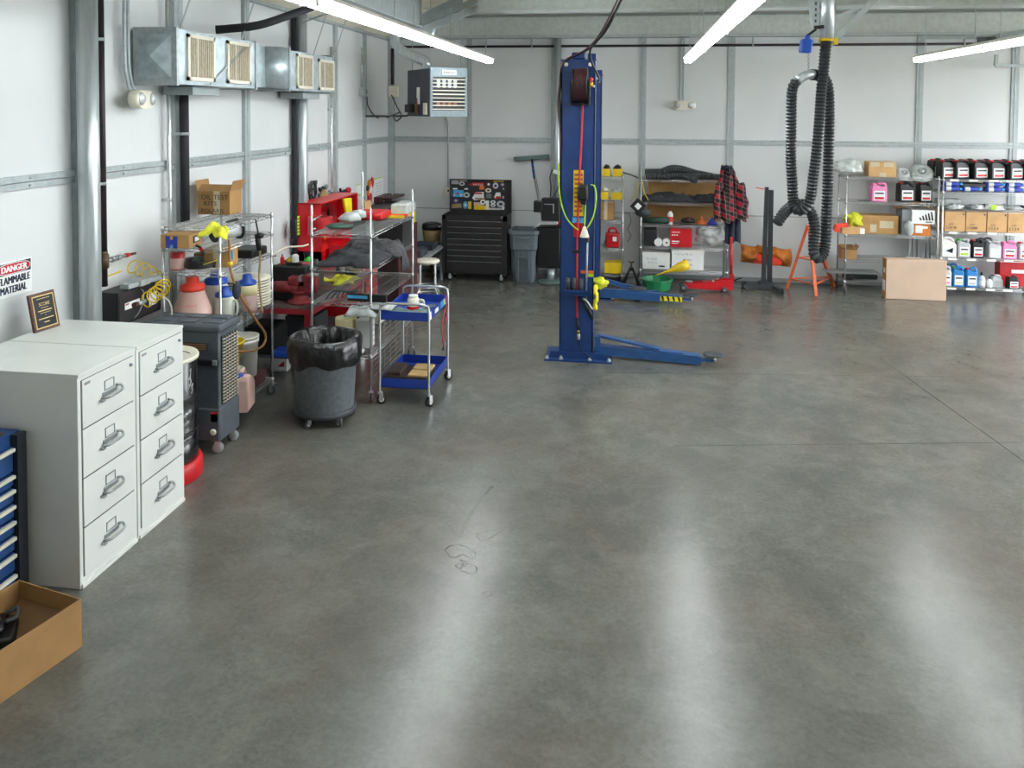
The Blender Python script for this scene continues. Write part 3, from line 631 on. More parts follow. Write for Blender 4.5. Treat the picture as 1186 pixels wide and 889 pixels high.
# ================================================================== BLUE TOOL CABINET, OPEN CARTON, FILING CABINETS
bx0, bx1, by0, by1, bz = -4.45, -3.81, 3.6, 4.6, 1.03
t = thing('tool_cabinet', 'blue drawer tool cabinet cut by the left edge beside white filing cabinets', 'tool cabinet', ((bx0+bx1)/2, 4, 0))
m = MB('cabblue'); m.box(bx0, bx1-.02, by0, by1, 0, bz, .006); m.done('cabinet_body', t)
m = MB('trunk'); m.box(bx1-.03, bx1+.03, by1-.075, by1+.0, 0, bz-.01)
m.set('black')
for z in (.3, .62, .93): m.cyl((bx1+.028, by1-.03, z), (bx1+.034, by1-.03, z), .009, n=8)
m.done('corner_post', t)
zs = [.04, .16, .29, .4, .5, .6, .7, .79, .96]
for a, b in zip(zs, zs[1:]):
    m = MB('cabblue'); m.box(bx1-.02, bx1+.005, by0+.03, by1-.085, a+.008, b-.008, .003); dr = m.done('drawer', t)
    m = MB('offwhite'); m.box(bx1+.005, bx1+.03, by0+.05, by1-.09, b-.035, b-.012, .004); m.done('drawer_pull', dr, label='pale full-width drawer pull')
m = MB('tan'); m.set('bronze').box(bx0+.05, bx1-.04, by0+.1, by1-.1, bz, bz+.018, .004); m.done('rubber_mat', label='dull bronze work mat lying on the blue tool cabinet', cat='mat')

A, B_, Cn, = at(95, 748, z=0), at(0, 815, z=0), None
a1 = math.atan2(A.x-B_.x, A.y-B_.y)
t = thing('cardboard_box', 'open brown carton on the floor in front of the blue tool cabinet', 'box', (A.x, A.y, 0), -a1)
w, d, h, e = .5, .95, .275, .006
m = MB('card'); m.box(-w, 0, -d, 0, 0, e)
m.box(-e, 0, -d, 0, e, h); m.box(-w, -w+e, -d, 0, e, h); m.box(-w+e, -e, -e, 0, e, h); m.box(-w+e, -e, -d, -d+e, e, h); m.done('box_body', t, local=True)
m = MB('cardin'); m.quad((-w+.02, -.008, h-.1), (-.02, -.008, h-.1), (-.02, -.19, e+.02), (-w+.02, -.19, e+.02), .005); m.done('inner_flap', t, local=True)
c = at(10, 722, z=.12); t2 = thing('battery_charger', 'black plastic charger lying inside the open brown carton', 'charger', (c.x-.02, c.y-.03, .012), .5)
m = MB('black'); m.box(-.12, .08, -.14, .12, 0, .11, .02); m.box(-.1, .03, -.1, .08, .11, .15, .02); m.done('charger_body', t2, local=True)
m = MB('darkgrey'); m.tube(smooth_path([(.02, .03, .16), (.07, .06, .17), (.075, .0, .15), (.03, -.04, .155)], .02), .012, 8); m.box(-.05, .0, -.05, .0, .15, .165, .004); m.done('cable_clamp', t2, local=True)

def file_cabinet(y0, y1, label):
    fx, zt = -3.45, 1.36; t = thing('filing_cabinet', label, 'filing cabinet', (fx-.5, (y0+y1)/2, 0), 0, 'white four-drawer filing cabinets')
    m = MB('cabwhite'); m.box(fx-1.0, fx, y0, y1, .0, zt, .004); m.done('cabinet_body', t)
    m = MB('cabwhite'); m.box(fx-1.0, fx+.006, y0, y1, zt-.0, zt+.022, .004); m.done('top_panel', t)
    m = MB('cabwhite'); m.box(fx-.02, fx+.012, y0+.01, y1-.01, 0, .025); m.done('plinth', t)
    L = y1-y0; g = .035
    for k in range(4):
        z0 = .07+k*.318; z1 = z0+.308; a, b = y0+g, y1-g
        m = MB('darkgrey'); m.box(fx-.001, fx+.0015, a-.004, b+.004, z0-.004, z1+.004); m.set('cabwhite'); m.box(fx, fx+.009, a, b, z0, z1, .002); dr = m.done('drawer', t)
        cy, cz = (a+b)/2-.0, (z0+z1)/2+.02
        m = MB('steel'); m.box(fx+.009, fx+.016, cy-.075, cy+.075, cz-.035, cz-.008, .003)
        m.tube(smooth_path([(fx+.014, cy-.085, cz-.04), (fx+.05, cy-.07, cz-.036), (fx+.055, cy, cz-.034), (fx+.05, cy+.085, cz-.03), (fx+.03, cy+.095, cz-.005), (fx+.014, cy+.07, cz+.0)], .02), .009, 8)
        m.box(fx+.01, fx+.04, cy-.11, cy-.08, cz-.06, cz-.045, .003); m.done('drawer_handle', dr, label='polished metal bar handle')
        m = MB('steel'); 
        for q in ((cy-.05, cy+.05, cz+.058, cz+.064), (cy-.05, cy+.05, cz-.002, cz+.004), (cy-.05, cy-.045, cz, cz+.064), (cy+.045, cy+.05, cz, cz+.064)): m.box(fx+.009, fx+.014, *q)
        m.done('card_frame', dr)
        if k == 3:
            m = MB('steel'); m.lathe((fx+.009, b-.035, z1-.05), [(.012, 0), (.012, .01), (.008, .014)], 12, (1, 0, 0)); m.set('black').box(fx+.022, fx+.0245, b-.039, b-.031, z1-.052, z1-.048); m.done('lock', dr)
            m = MB('midgrey'); m.box(fx+.009, fx+.0105, a+.02, a+.075, z1-.035, z1-.018); m.set('red').box(fx+.0105, fx+.0112, a+.022, a+.04, z1-.032, z1-.028); m.done('maker_badge', dr)
    return t
file_cabinet(4.64, 5.245, 'white four-drawer filing cabinet, the nearer one beside the blue tool cabinet')
file_cabinet(5.255, 5.86, 'white four-drawer filing cabinet, the farther one beside the black drum')

# plaque leaning on the wall
p0, p1, ptop = at(41, 386, z=1.382), at(70, 376.5, z=1.382), at(27.5, 340, z=1.67)
R_ = (p1-p0); w = R_.length; R_.normalize(); U_ = (ptop-p0); U_ -= R_*U_.dot(R_); U_ = V((-.06, 0, .3)).normalized(); U_ = (U_-R_*U_.dot(R_)).normalized(); N_ = R_.cross(U_); h = .285
t = thing('award_plaque', 'dark wooden award plaque with black plate leaning on the wall atop filing cabinets', 'plaque', p0)
def fr(m, x0, x1, z0, z1, n0, n1, bev=0): return m.hexa([p0+R_*x+U_*z+N_*n for z in (z0, z1) for x, n in ((x0, n0), (x1, n0), (x1, n1), (x0, n1))], bev)
m = MB('wood'); fr(m, 0, w, 0, h, 0, -.025, .004); m.done('backing_board', t)
m = MB('gold'); fr(m, .02, w-.02, .02, h-.02, .0, .002); m.set('blackgloss'); fr(m, .028, w-.028, .028, h-.028, .002, .0035); m.done('engraved_plate', t)
for s_, sz, zz, ww in (('SCORE', .036, .185, .1),):
    text(s_, sz, p0+R_*(w/2-ww/2)+U_*zz, R_, U_, 'gold', t, width=ww, th=.0045)
m = MB('gold')
for zz, ww, hh in ((.238, .12, .004), (.168, .07, .003), (.145, .13, .007), (.13, .1, .003), (.112, .01, .003), (.086, .14, .006), (.058, .05, .006)): fr(m, w/2-ww/2, w/2+ww/2, zz, zz+hh, .0035, .0042)
m.done('engraved_lines', t)
# danger sign on the left wall
y1 = at(36.5, 320, x=XW).y; zt, zb = at(36.5, 296.5, x=XW).z, at(36.5, 336, x=XW).z; h = zt-zb; w = h*1.42; y0 = y1-w
t = thing('danger_sign', 'white danger sign with red oval on left wall above the plaque', 'sign', (XW, y1, zb))
m = MB('paper'); m.box(XW, XW+.004, y0, y1, zb, zt); m.done('sign_board', t)
m = MB('black'); m.box(XW+.004, XW+.0052, y0+.012, y1-.012, zt-.37*h, zt-.045*h); m.set('paper')
def oval(m, rx, rz, th): cy, cz = (y0+y1)/2, zt-.207*h; m.prism([(cy+rx*math.copysign(abs(math.cos(a))**.6, math.cos(a)), cz+rz*math.copysign(abs(math.sin(a))**.9, math.sin(a))) for a in [2*PI*k/32 for k in range(32)]], 'x', XW+.005, XW+th)
oval(m, w*.455, h*.155, .0062); m.set('red'); oval(m, w*.44, h*.138, .0070); m.done('sign_header', t)
text('DANGER', .2*h*1.25, (XW+.0072, y0+w*.15, zt-.29*h), (0, 1, 0), (0, 0, 1), 'paper', t, width=w*.68, bold=.008)
text('FLAMMABLE', .3*h, (XW+.005, y0+w*.07, zb+.37*h), (0, 1, 0), (0, 0, 1), 'navy', t, width=w*.84, bold=.008)
text('MATERIAL', .3*h, (XW+.005, y0+w*.12, zb+.1*h), (0, 1, 0), (0, 0, 1), 'navy', t, width=w*.7, bold=.008)

# ================================================================== DRUM AND COOLER
dc = V((-3.86, 6.22, 0)); t = thing('oil_drum', 'black steel drum with white lid on a red base ring', 'drum', dc)
m = MB('blackgloss'); prof = [(.27, .13), (.287, .15), (.287, .4)]; prof += [(.287+.009*math.sin(PI*k/6), .40+.03*k/6) for k in range(7)]+[(.287, .68)]+[(.287+.009*math.sin(PI*k/6), .68+.03*k/6) for k in range(7)]+[(.287, .985), (.28, 1.0)]
m.lathe(dc, prof, 40); m.done('drum_body', t)
m = MB('offwhite'); m.lathe(dc, [(.295, .985), (.297, 1.005), (.29, 1.018), (.27, 1.01), (.0, 1.01)], 40, caps=(True, False)); m.set('midgrey').tube(smooth_path([dc+V((.08, .1, 1.012)), dc+V((.14, .12, 1.02)), dc+V((.2, .1, 1.012))], .02), .005, 6); m.done('lid', t)
m = MB('red'); m.lathe(dc, [(.315, 0), (.322, .01), (.322, .12), (.31, .15), (.27, .15)], 40); m.done('base_ring', t)
m = MB('paper')
for k, (a, b) in enumerate(((.76, .86), (.79, .93), (.72, .8))):
    th_ = -.25+k*.07; p = [dc+V((.289*math.cos(th_+s*.02), .289*math.sin(th_+s*.02), z)) for s, z in ((0, a), (3, a+.03), (1, (a+b)/2), (3, b), (0, b-.02))]; m.tube(p, .003, 4)
m.done('chalk_scribble', t)

cx0, cx1, cy0, cy1, cz0, cz1 = -4.32, -3.58, 6.66, 7.04, .12, 1.16
t = thing('evaporative_cooler', 'grey evaporative cooler on casters with louvred side, behind the black drum', 'cooler', ((cx0+cx1)/2, (cy0+cy1)/2, 0))
m = MB('coolgrey'); m.box(cx0, cx1, cy0, cy1, cz0, .42, .02); m.box(cx0+.01, cx1-.01, cy0+.01, cy1-.01, .4, cz1-.04, .012); m.box(cx0-.01, cx1+.01, cy0-.01, cy1+.01, cz1-.07, cz1, .02); m.done('housing', t)
m = MB('coolpanel')
for k in range(3):
    for j in range(2): m.box(cx0+.08+k*.23, cx0+.25+k*.23, cy0+.06+j*.16, cy0+.17+j*.16, cz1-.004, cz1+.01, .006)
m.done('top_ribs', t)
m = MB('darkgrey'); m.box(cx1-.012, cx1+.002, cy0+.05, cy1-.045, .44, 1.05); m.set('grate')
for k in range(20):
    z = .46+k*.0295; m.bar((cx1+.004, cy0+.055, z), (cx1+.004, cy1-.05, z), .02, .010)
m.set('coolpanel')
for k in range(1, 6): y = cy0+.05+(cy1-cy0-.095)*k/6; m.box(cx1, cx1+.014, y-.006, y+.006, .44, 1.05)
m.done('intake_grille', t)
m = MB('darkgrey'); m.box(cx1-.36, cx1-.1, cy0-.005, cy0+.01, .93, 1.0)
m.set('amber')
for k in range(3): m.box(cx1-.34, cx1-.12, cy0-.008, cy0-.004, .94+k*.02, .948+k*.02)
m.done('control_panel', t)
m = MB('black'); m.box(cx1-.42, cx1+.004, cy0-.025, cy0+.005, .80, .86, .01); m.set('midgrey').box(cx1-.05, cx1-.005, cy0-.035, cy0-.02, .81, .86, .008); m.done('carry_handle', t)
m = MB('white'); m.box(cx1-.085, cx1-.02, cy0-.0, cy0+.012, .3+.0, .37); m.set('bright').box(cx1-.085, cx1-.02, cy0-.001, cy0+.01, .37, .385); m.done('sticker', t)
m = MB('offwhite'); m.lathe((cx1-.06, cy0+.002, .21), [(.028, 0), (.028, .012), (.015, .016)], 14, (0, -1, 0)); m.done('drain_plug', t)
for x in (cx0+.06, cx1-.06):
    for y in (cy0+.05, cy1-.05): caster(t, (x, y, 0), .05, .03, .3, 'midgrey', h=.125)

# ================================================================== WALL AIR STATION
# long black metal box mounted on the wall above the drum
LY0 = 6.5; LXF = at(137, 340, y=LY0).x; LZ1 = at(137, 339.5, y=LY0).z; LY1 = at(186, 326, x=LXF).y; LZ0 = LZ1-.3
t = thing('wall_locker', 'long black metal box with white labels mounted on left wall behind cooler', 'metal box', (XW+.15, 6.9, LZ0))
m = MB('black'); m.box(XW+.002, LXF, LY0, LY1, LZ0, LZ1, .006); m.done('box_body', t)
m = MB('charcoal'); m.box(LXF, LXF+.006, LY0+.01, LY1-.01, LZ0+.01, LZ1-.01, .002); m.done('front_cover', t)
m = MB('paper'); m.box(LXF+.006, LXF+.008, LY1-.2, LY1-.08, LZ0+.08, LZ0+.2); m.done('paper_label', t)
m = MB('paper'); m.box(LXF+.006, LXF+.008, LY0+.08, LY0+.3, LZ0+.13, LZ0+.19); m.set('red').box(LXF+.008, LXF+.009, LY0+.09, LY0+.14, LZ0+.17, LZ0+.182); m.done('paper_label', t)
m = MB('steel'); m.tube(smooth_path([(LXF+.006, LY0+.2, LZ0+.02), (LXF+.05, LY0+.24, LZ0+.1), (LXF+.05, LY0+.3, LZ0+.24), (LXF+.006, LY0+.31, LZ0+.27)], .03), .006, 6); m.done('latch_rod', t)
m = MB('galv'); m.bar((XW+.18, 6.62, LZ1+.03), (XW+.22, 7.05, LZ1+.03), .09, .04); m.box(XW+.12, XW+.26, 6.75, 6.9, LZ1+.002, LZ1+.06, .01); m.done('staple_gun', label='grey metal tool lying on top of the long black wall box', cat='tool')
yv = at(119, 200, x=XW+.06).y
t = thing('brass_valve', 'brass drop valve with yellow lever at foot of thin black air pipe', 'valve', (XW+.06, yv, 1.5))
zv = at(119, 303, x=XW+.06).z
m = MB('bronze'); m.cyl((XW+.06, yv, zv-.06), (XW+.06, yv, zv+.06), .042, n=8); m.cyl((XW+.06, yv, zv+.05), (XW+.06, yv, zv+.09), .032, n=10); m.cyl((XW+.06, yv, zv-.14), (XW+.06, yv, zv-.05), .018, n=8); m.cyl((XW+.06, yv, zv-.17), (XW+.06, yv, zv-.12), .028, n=8); m.done('tee_fitting', t)
m = MB('yellow'); m.bar((XW+.075, yv+.02, zv-.135), (XW+.09, yv+.2, zv-.125), .018, .008); m.done('lever', t)
m = MB('steel'); ye = yv
for k, (a, b, r) in enumerate(((.03, .09, .02), (.09, .13, .026), (.13, .17, .016), (.17, .21, .024), (.21, .29, .014))): m.cyl((XW+.07, yv+a, zv), (XW+.07, yv+b, zv), r, n=10)
m.set('red').cyl((XW+.07, yv+.29, zv), (XW+.07, yv+.34, zv), .02, n=10); m.set('bronze').cyl((XW+.07, yv+.34, zv), (XW+.07, yv+.44, zv-.005), .012, n=8); m.done('quick_coupler', t)
# yellow coil
P = []; a, b, c = at(152, 308, x=XW+.12), at(183, 322, x=XW+.16), at(178, 342, x=XW+.42)
base = smooth_path([a, a.lerp(b, .5)+V((0, 0, .02)), b, b.lerp(c, .4)+V((0.05, .03, -.02)), c, c+V((.0, -.13, -.02))], .01); turns = 11; n = turns*16
for k in range(n+1):
    s = k/n*(len(base)-1); i = min(int(s), len(base)-2); p = base[i].lerp(base[i+1], s-i); d = (base[i+1]-base[i]).normalized(); u = V((1, 0, 0)); u = (u-d*u.dot(d)).normalized(); v = d.cross(u)
    th_ = 2*PI*k/16; P.append(p+(u*math.cos(th_)+v*math.sin(th_))*.062)
t = thing('coiled_air_hose', 'yellow coiled air hose hanging from brass valve over the long black box', 'hose', a)
m = MB('yellow'); m.tube(P, .0065, 6); m.done('coil', t)
m = MB('steel'); m.cyl(base[-1], base[-1]+V((0, -.12, 0)), .018, n=10); m.set('maroon').cyl(base[-1]+V((0, -.12, 0)), base[-1]+V((0, -.16, 0)), .024, n=10); m.done('coupler', t)
m = MB('offwhite'); m.tube(smooth_path([c+V((.02, .04, 0)), at(196, 349, x=-4.2), at(199, 362, x=-4.18), at(197, 372, x=-4.15)], .04), .007, 6); m.done('thin_cable', label='thin pale cable from the yellow coil down to the grey cooler', cat='cord')

# ================================================================== NEAR WIRE RACK (A) with fluid jugs
ax0, ax1, ay0, ay1 = -4.37, -3.8, 7.1, 8.2; LA = [.18, .985, 1.52, 1.75, 1.94]
wire_rack('chrome wire rack nearest the viewer, holding oil jugs behind the grey cooler', ax0, ax1, ay0, ay1, 1.96, LA, short='x', gap=.042)
zt = LA[-1]+.008
# oil test kits carton
c0, c1 = at(229, 248, z=zt), at(266, 249, z=zt)
w = (c1-c0).length
fc = (c0+c1)/2; w, d, h, e = w, .26, .245, .006; ra = math.atan2(c1.y-c0.y, c1.x-c0.x)
t = thing('cardboard_box', 'open brown carton lettered in marker on top of the nearest wire rack', 'box', (fc.x-math.sin(ra)*d/2, fc.y+math.cos(ra)*d/2, zt), ra)
m = MB('card'); m.box(-w/2, w/2, -d/2, d/2, 0, e)
for q in ((-w/2, w/2, -d/2, -d/2+e), (-w/2, w/2, d/2-e, d/2), (-w/2, -w/2+e, -d/2, d/2), (w/2-e, w/2, -d/2, d/2)): m.box(*q, 0, h)
m.done('box_body', t, local=True)
for A_, B_, o in (((-w/2, -d/2), (-w/2, d/2), (-.02, 0, .11)), ((w/2, -d/2), (w/2, d/2), (.045, 0, .11)), ((-w/2, -d/2), (w/2, -d/2), (0, .09, .065)), ((-w/2, d/2), (w/2, d/2), (0, .04, .0))):
    m = MB('card'); A2, B2 = V((*A_, h)), V((*B_, h)); o = V(o)
    if o.z > 0: m.quad(A2, B2, B2+o, A2+o, .005); m.done('flap', t, local=True)
m = MB('tape'); m.box(-.0, .07, -d/2-.001, -d/2+.001, .01, h); m.done('packing_tape', t, local=True)
for s_, x, z, ww, sz in (('OIL TEST', -.14, .16, .3, .07), ('KITS', -.11, .095, .14, .065), ('POLARIS', -.14, .02, .25, .06)):
    q = text(s_, sz, (x, -d/2-.002, z), (1, 0, 0), (0, 0, 1), 'black', None, width=ww, name='marker_lettering'); q.parent = t
# carton with big letter H on third shelf, near left
t = thing('cardboard_box', 'small brown carton with blue and yellow emblem at near end of nearest rack', 'box', (-4.22, 7.13, LA[3]+.008), .1)
m = MB('kraft'); m.box(-.14, .13, -.09, .2, 0, .125, .003); m.done('box_body', t, local=True)
m = MB('inkblue'); m.box(-.09, -.05, -.0925, -.0895, 0, .11); m.box(-.02, .02, -.0925, -.0895, 0, .11); m.box(-.05, -.02, -.0925, -.0895, .03, .08); m.set('yellow').box(-.045, -.025, -.093, -.0895, .08, .11); m.set('ltblue').box(-.045, -.025, -.093, -.0895, 0, .03); m.done('printed_emblem', t, local=True)
m = MB('black'); m.box(.13, .132, .0, .14, .035, .1); m.set('paper').box(.132, .1335, .03, .12, .045, .085); m.done('shipping_label', t, local=True)
rag('lime-yellow rag draped over the near corner post of nearest wire rack', at(249, 264, y=7.02), .125, 9, hang=.55)
# red can
c = at(203, 309, y=7.16); t = thing('red_can', 'red metal can with pale label under the emblem carton on nearest rack', 'can', (c.x, 7.2, LA[2]+.008))
m = MB('red'); m.lathe((c.x, 7.2, LA[2]+.008), [(.062, 0), (.066, .005), (.066, .155), (.06, .165), (.0, .163)], 24, caps=(True, False)); m.done('can_body', t)
m = MB('pinkish'); m.lathe((c.x, 7.2, LA[2]+.02), [(.0668, 0), (.0668, .1)], 24, caps=(False, False)); m.done('can_label', t)
# hoses + grey clutter on third shelf
c = at(228, 308, z=LA[2]); m = MB('tealgrey'); m.sph((c.x, c.y, LA[2]+.055), (.14, .1, .045), jit=.35, seed=3, fl=True); m.done('shop_gloves', label='crumpled grey work gloves with yellow trim on middle shelf of nearest rack', cat='gloves')
m = MB('yellow'); m.tube(smooth_path([at(236, 306, y=7.05), at(243, 304, y=7.0), at(251, 301, y=7.0)], .03), .006, 6); m.done('rope', label='short yellow rope lying over the grey gloves on nearest rack', cat='rope')
m = MB('black'); 
P = []
for k in range(60): a = k*.62; P.append(V((-4.1+.13*math.cos(a), 7.3+.16*math.sin(a), LA[2]+.02+k*.0012)))
m.tube(P, .009, 6); m.done('coiled_cable', label='black coiled cable lying on middle shelf of nearest rack', cat='cable')
m = MB('black'); m.tube(smooth_path([at(225, 283, y=7.3), at(232, 287, y=7.1), at(236, 295, y=7.08)], .03), .013, 8); m.set('red').tube([at(232, 287.5, y=7.08), at(234, 290, y=7.07)], .015, 8); m.done('hand_tool', label='black handled tool with red band poking off upper shelf of nearest rack', cat='tool')
carton('brown open-sided carton in middle of nearest rack under the cable spool', -4.1, -3.86, 7.34, 7.58, LA[2]+.008, LA[2]+.19, 'kraft', .1)
m = MB('cardin'); m.box(-4.32, -3.98, 7.55, 7.8, LA[2]+.008, LA[2]+.1, .004); m.done('cardboard_tray', label='flat brown cardboard tray at back of middle shelf of nearest rack', cat='box')
# spool
t = thing('cable_spool', 'silver wire spool with black end discs on upper shelf of nearest rack', 'spool', (-3.98, 7.55, LA[3]+.08), 0)
sa, sb = V((-4.02, 7.42, LA[3]+.098)), V((-3.9, 7.66, LA[3]+.098))
m = MB('silverjug'); m.cyl(sa, sb, .066, n=24); m.done('wound_wire', t)
for p, s_ in ((sa, 1), (sb, -1)):
    m = MB('black'); d = (sb-sa).normalized()*s_; m.cyl(p-d*.012, p, .09, n=28); m.done('spool_flange', t)
m = MB('black'); m.bar((-3.95, 7.52, LA[3]+.19), (-3.88, 7.6, LA[3]+.215), .05, .02); m.done('black_clip', label='black clip standing on top of the wire spool', cat='clip')
t = thing('plastic_tray', 'low black tool tray at far right of middle shelf, nearest rack', 'tray', (-4.0, 8.0, LA[2]))
m = MB('black'); m.box(-4.2, -3.83, 7.82, 8.17, LA[2]+.008, LA[2]+.095, .02); m.done('tray_body', t)
m = MB('red'); m.sph((-4.08, 7.72, LA[2]+.06), (.07, .06, .05), sub=2); m.done('red_bulb', label='red rounded tool behind hanging mallet on nearest rack', cat='tool')
# mallet hanging & long hoses
t = thing('rubber_mallet', 'black headed mallet with wooden handle hanging at right of nearest rack', 'mallet', at(299, 275, y=8.0))
m = MB('black'); a, b = at(298, 271, y=7.85), at(300, 290, y=7.85); m.cyl(a, b, .03, .026, 14); m.sph(at(301, 272.5, y=7.85), (.045, .045, .03)); m.done('mallet_head', t)
m = MB('tan'); m.tube(smooth_path([at(301, 288, y=7.85), at(301, 305, y=7.85), at(300, 322, y=7.83), at(302, 345, y=7.8), at(304, 362, y=7.8)], .04), .012, 8); m.done('handle', t)
m = MB('black'); m.tube([at(296, 254, y=7.88), at(299, 270, y=7.85)], .008, 6); m.done('hanging_strap', t)
t = thing('transfer_hose', 'amber siphon hose hanging in a loop on right side of nearest rack', 'hose', at(268, 300, y=7.6))
m = MB('amber'); m.tube(smooth_path([at(265.5, 277, x=-3.76), at(266, 300, x=-3.76), at(269, 320, x=-3.74), at(280, 345, x=-3.7), at(296, 370, x=-3.7), at(307, 386, x=-3.7), at(306, 398, x=-3.7), at(296, 405, x=-3.7), at(280, 407, x=-3.7), at(270, 407, x=-3.8)], .03), .012, 8); m.done('hose_run', t)
m = MB('yellow'); c = at(266.5, 305.5, x=-3.755); m.lathe(c, [(.0, -.02), (.026, -.015), (.026, .015), (.0, .02)], 12, (0, 0, 1)); m.done('tap', t)
m = MB('navy'); m.sph(at(274, 336, x=-3.72), (.035, .06, .09)); m.set('ltblue').bar(at(268.5, 290, x=-3.75), at(269.5, 300, x=-3.75), .015); m.done('pump_bulb', t)
# jugs: conical pour jugs
def pour_jug(label, c, r, h, body, cap, fluid=None, fl=.5, rz=0, handle=False, shape='cone'):
    t = thing('pouring_jug', label, 'jug', c, rz, None); m = MB(body); hb = h*.72
    prof = [(r*.96, 0), (r, .01), (r, hb*.42), (r*.62, hb*.96), (r*.6, hb)] if shape == 'cone' else [(r*.94, 0), (r, .012), (r, hb*.9), (r*.86, hb)]
    if fluid:
        m.set(fluid); m.lathe((0, 0, 0), [(r*.96, 0), (r, .01), (r, hb*fl)] if shape != 'cone' else [(r*.96, 0), (r, .01), (r, hb*.42*fl)], 28); m.set(body)
        prof = [(r, hb*(fl if shape != 'cone' else .42*fl))]+prof[2:]
    m.lathe((0, 0, 0), prof, 28)
    if handle: m.tube(smooth_path([(r*.8, 0, hb*.8), (r*1.35, 0, hb*.75), (r*1.35, 0, hb*.3), (r*.95, 0, hb*.2)], .02), r*.13, 8)
    m.done('jug_body', t, local=True)
    m = MB(cap); cr = r*(.66 if shape == 'cone' else .9); m.lathe((0, 0, hb-.01), [(cr, 0), (cr*1.03, .01), (cr, h*.1), (cr*.55, h*.15), (cr*.5, h*.27), (cr*.4, h*.285)], 28); 
    if shape == 'cone' and cap == 'bright':
        for a in range(4): m.box(cr*.45*math.cos(a*PI/2)-.012, cr*.45*math.cos(a*PI/2)+.012, cr*.45*math.sin(a*PI/2)-.012, cr*.45*math.sin(a*PI/2)+.012, hb+h*.1, hb+h*.25)
    m.done('cap', t, local=True); return t
zj = LA[1]+.008
j = pour_jug('large milky jug with orange-red lid above the grey cooler', (-4.17, 7.26, zj), .175, .47, 'pinkish', 'bright')
q = text('MOTOR OIL', .035, (-.06, -.178, .2), (1, 0, 0), (0, 0, 1), 'bright', None, width=.1); q.parent = j; q.rotation_euler = (0, 0, .5)
pour_jug('milky grey jug with blue lid behind the orange-lidded jug', (-4.1, 7.58, zj), .165, .47, 'milky', 'capblue')
pour_jug('smaller pale jug with blue handled lid in the middle of nearest rack', (-3.94, 7.44, zj), .095, .34, 'milky', 'capblue', handle=True, shape='cyl')
pour_jug('cylindrical cream jug half full of brown fluid with blue lid, nearest rack', (-3.91, 7.86, zj), .1, .38, 'cream', 'capblue', 'amberfluid', .6, shape='cyl')
m = MB('darkgrey'); m.sph((-3.9, 7.63, zj+.06), (.05, .05, .06), jit=.2); m.done('small_pump', label='small dark pump between two blue-lidded jugs on nearest rack', cat='pump')
# stack of discs
gr = 'discs stacked on the nearest rack'
m = MB('offwhite'); m.lathe((0, 0, 0), [(.24, 0), (.262, .006), (.262, .014), (.2, .02), (.06, .02), (.06, .012), (.0, .012)], 36, caps=(True, False)); m.set('darkgrey').lathe((0, 0, -.007), [(.245, 0), (.245, .007)], 36)
first = m.done('disc', local=True, label='x', cat='disc', group=gr)
order = ['lowest', 'second lowest', 'third from the bottom', 'fourth from the bottom', 'fifth from the bottom', 'fifth from the top', 'fourth from the top', 'third from the top', 'second from the top', 'topmost']
for k in range(10):
    loc = (-4.08+.006*math.sin(k*2.1), 8.03-.27+.3+.004*math.cos(k*1.7), zj+.008+k*.0295); lab = 'pale round disc in the stack on nearest rack, %s' % order[k]
    loc = (loc[0]+.04, 8.08, loc[2])
    if k == 0: first.location = loc; tag(first, lab)
    else: dup(first, loc, None, lab)
# lower shelf: yellow bucket, white buckets, blue capped pinkish jug
zb_ = LA[0]+.01
t = thing('yellow_bucket', 'bright yellow bucket sitting on a white pail in the nearest rack', 'bucket', (-3.9, 7.4, zb_+.36)); m = MB('yellow'); c = V((-3.87, 7.37, zb_+.335)); m.lathe(c, [(.09, 0), (.15, .27), (.155, .27), (.155, .285), (.143, .285), (.085, .012), (.0, .012)], 28, caps=(True, False)); m.done('bucket_body', t)
def pail(label, c, r, h, mat='white', lid=True, lg=None):
    t = thing('plastic_pail', label, 'pail', c); m = MB(mat); m.lathe(c, [(r*.86, 0), (r*.97, h*.86), (r*1.03, h*.87), (r*1.03, h*.93), (r*.98, h*.94), (r, h), (r*.93, h), (r*.82, .012), (0, .012)], 28, caps=(True, False)); m.done('pail_body', t)
    if lid: m = MB(mat); m.lathe(V(c)+V((0, 0, h-.012)), [(r*1.04, 0), (r*1.05, .02), (r*.9, .022), (r*.88, .012), (0, .012)], 28, caps=(True, False)); m.done('lid', t)
    if lg: m = MB(lg); m.lathe(V(c)+V((0, 0, h*.2)), [(r*.9+.004, 0), (r*.935+.004, h*.3)], 28, caps=(False, False)); m.done('print_band', t)
    return t
pail('squat white pail carrying the yellow bucket', (-3.87, 7.37, zb_), .15, .33)
pail('tall white plastic pail on bottom shelf of nearest rack beside yellow bucket', (-3.95, 7.85, zb_+.13), .15, .4)
m = MB('maroon'); m.box(-4.15, -3.82, 7.68, 8.08, zb_, zb_+.125, .006); m.done('floor_tray', label='dark red flat box under tall white pail on nearest rack', cat='box')
pour_jug('pinkish fluid jug with blue cap low beside the grey cooler', (-3.72, 7.36, .19), .11, .36, 'pinkish', 'capblue', 'amberfluid', .55, shape='cyl') if False else None
t = jug('pinkish fluid jug with blue cap on bottom shelf beside the grey cooler', (-3.7, 7.3, zb_-.0), .26, .2, .36, 'pinkish', 'capblue', None, None, 'M', PI/2+.2)
for x, y, s_ in ((-4.2, 7.35, 'left'), (-4.2, 7.7, 'right')): pail('dim white pail at back of bottom shelf in nearest rack, %s one' % s_, (x, y, zb_), .13, .34, 'midgrey')  # white pails given grey: shade at the shelf back put into the colour
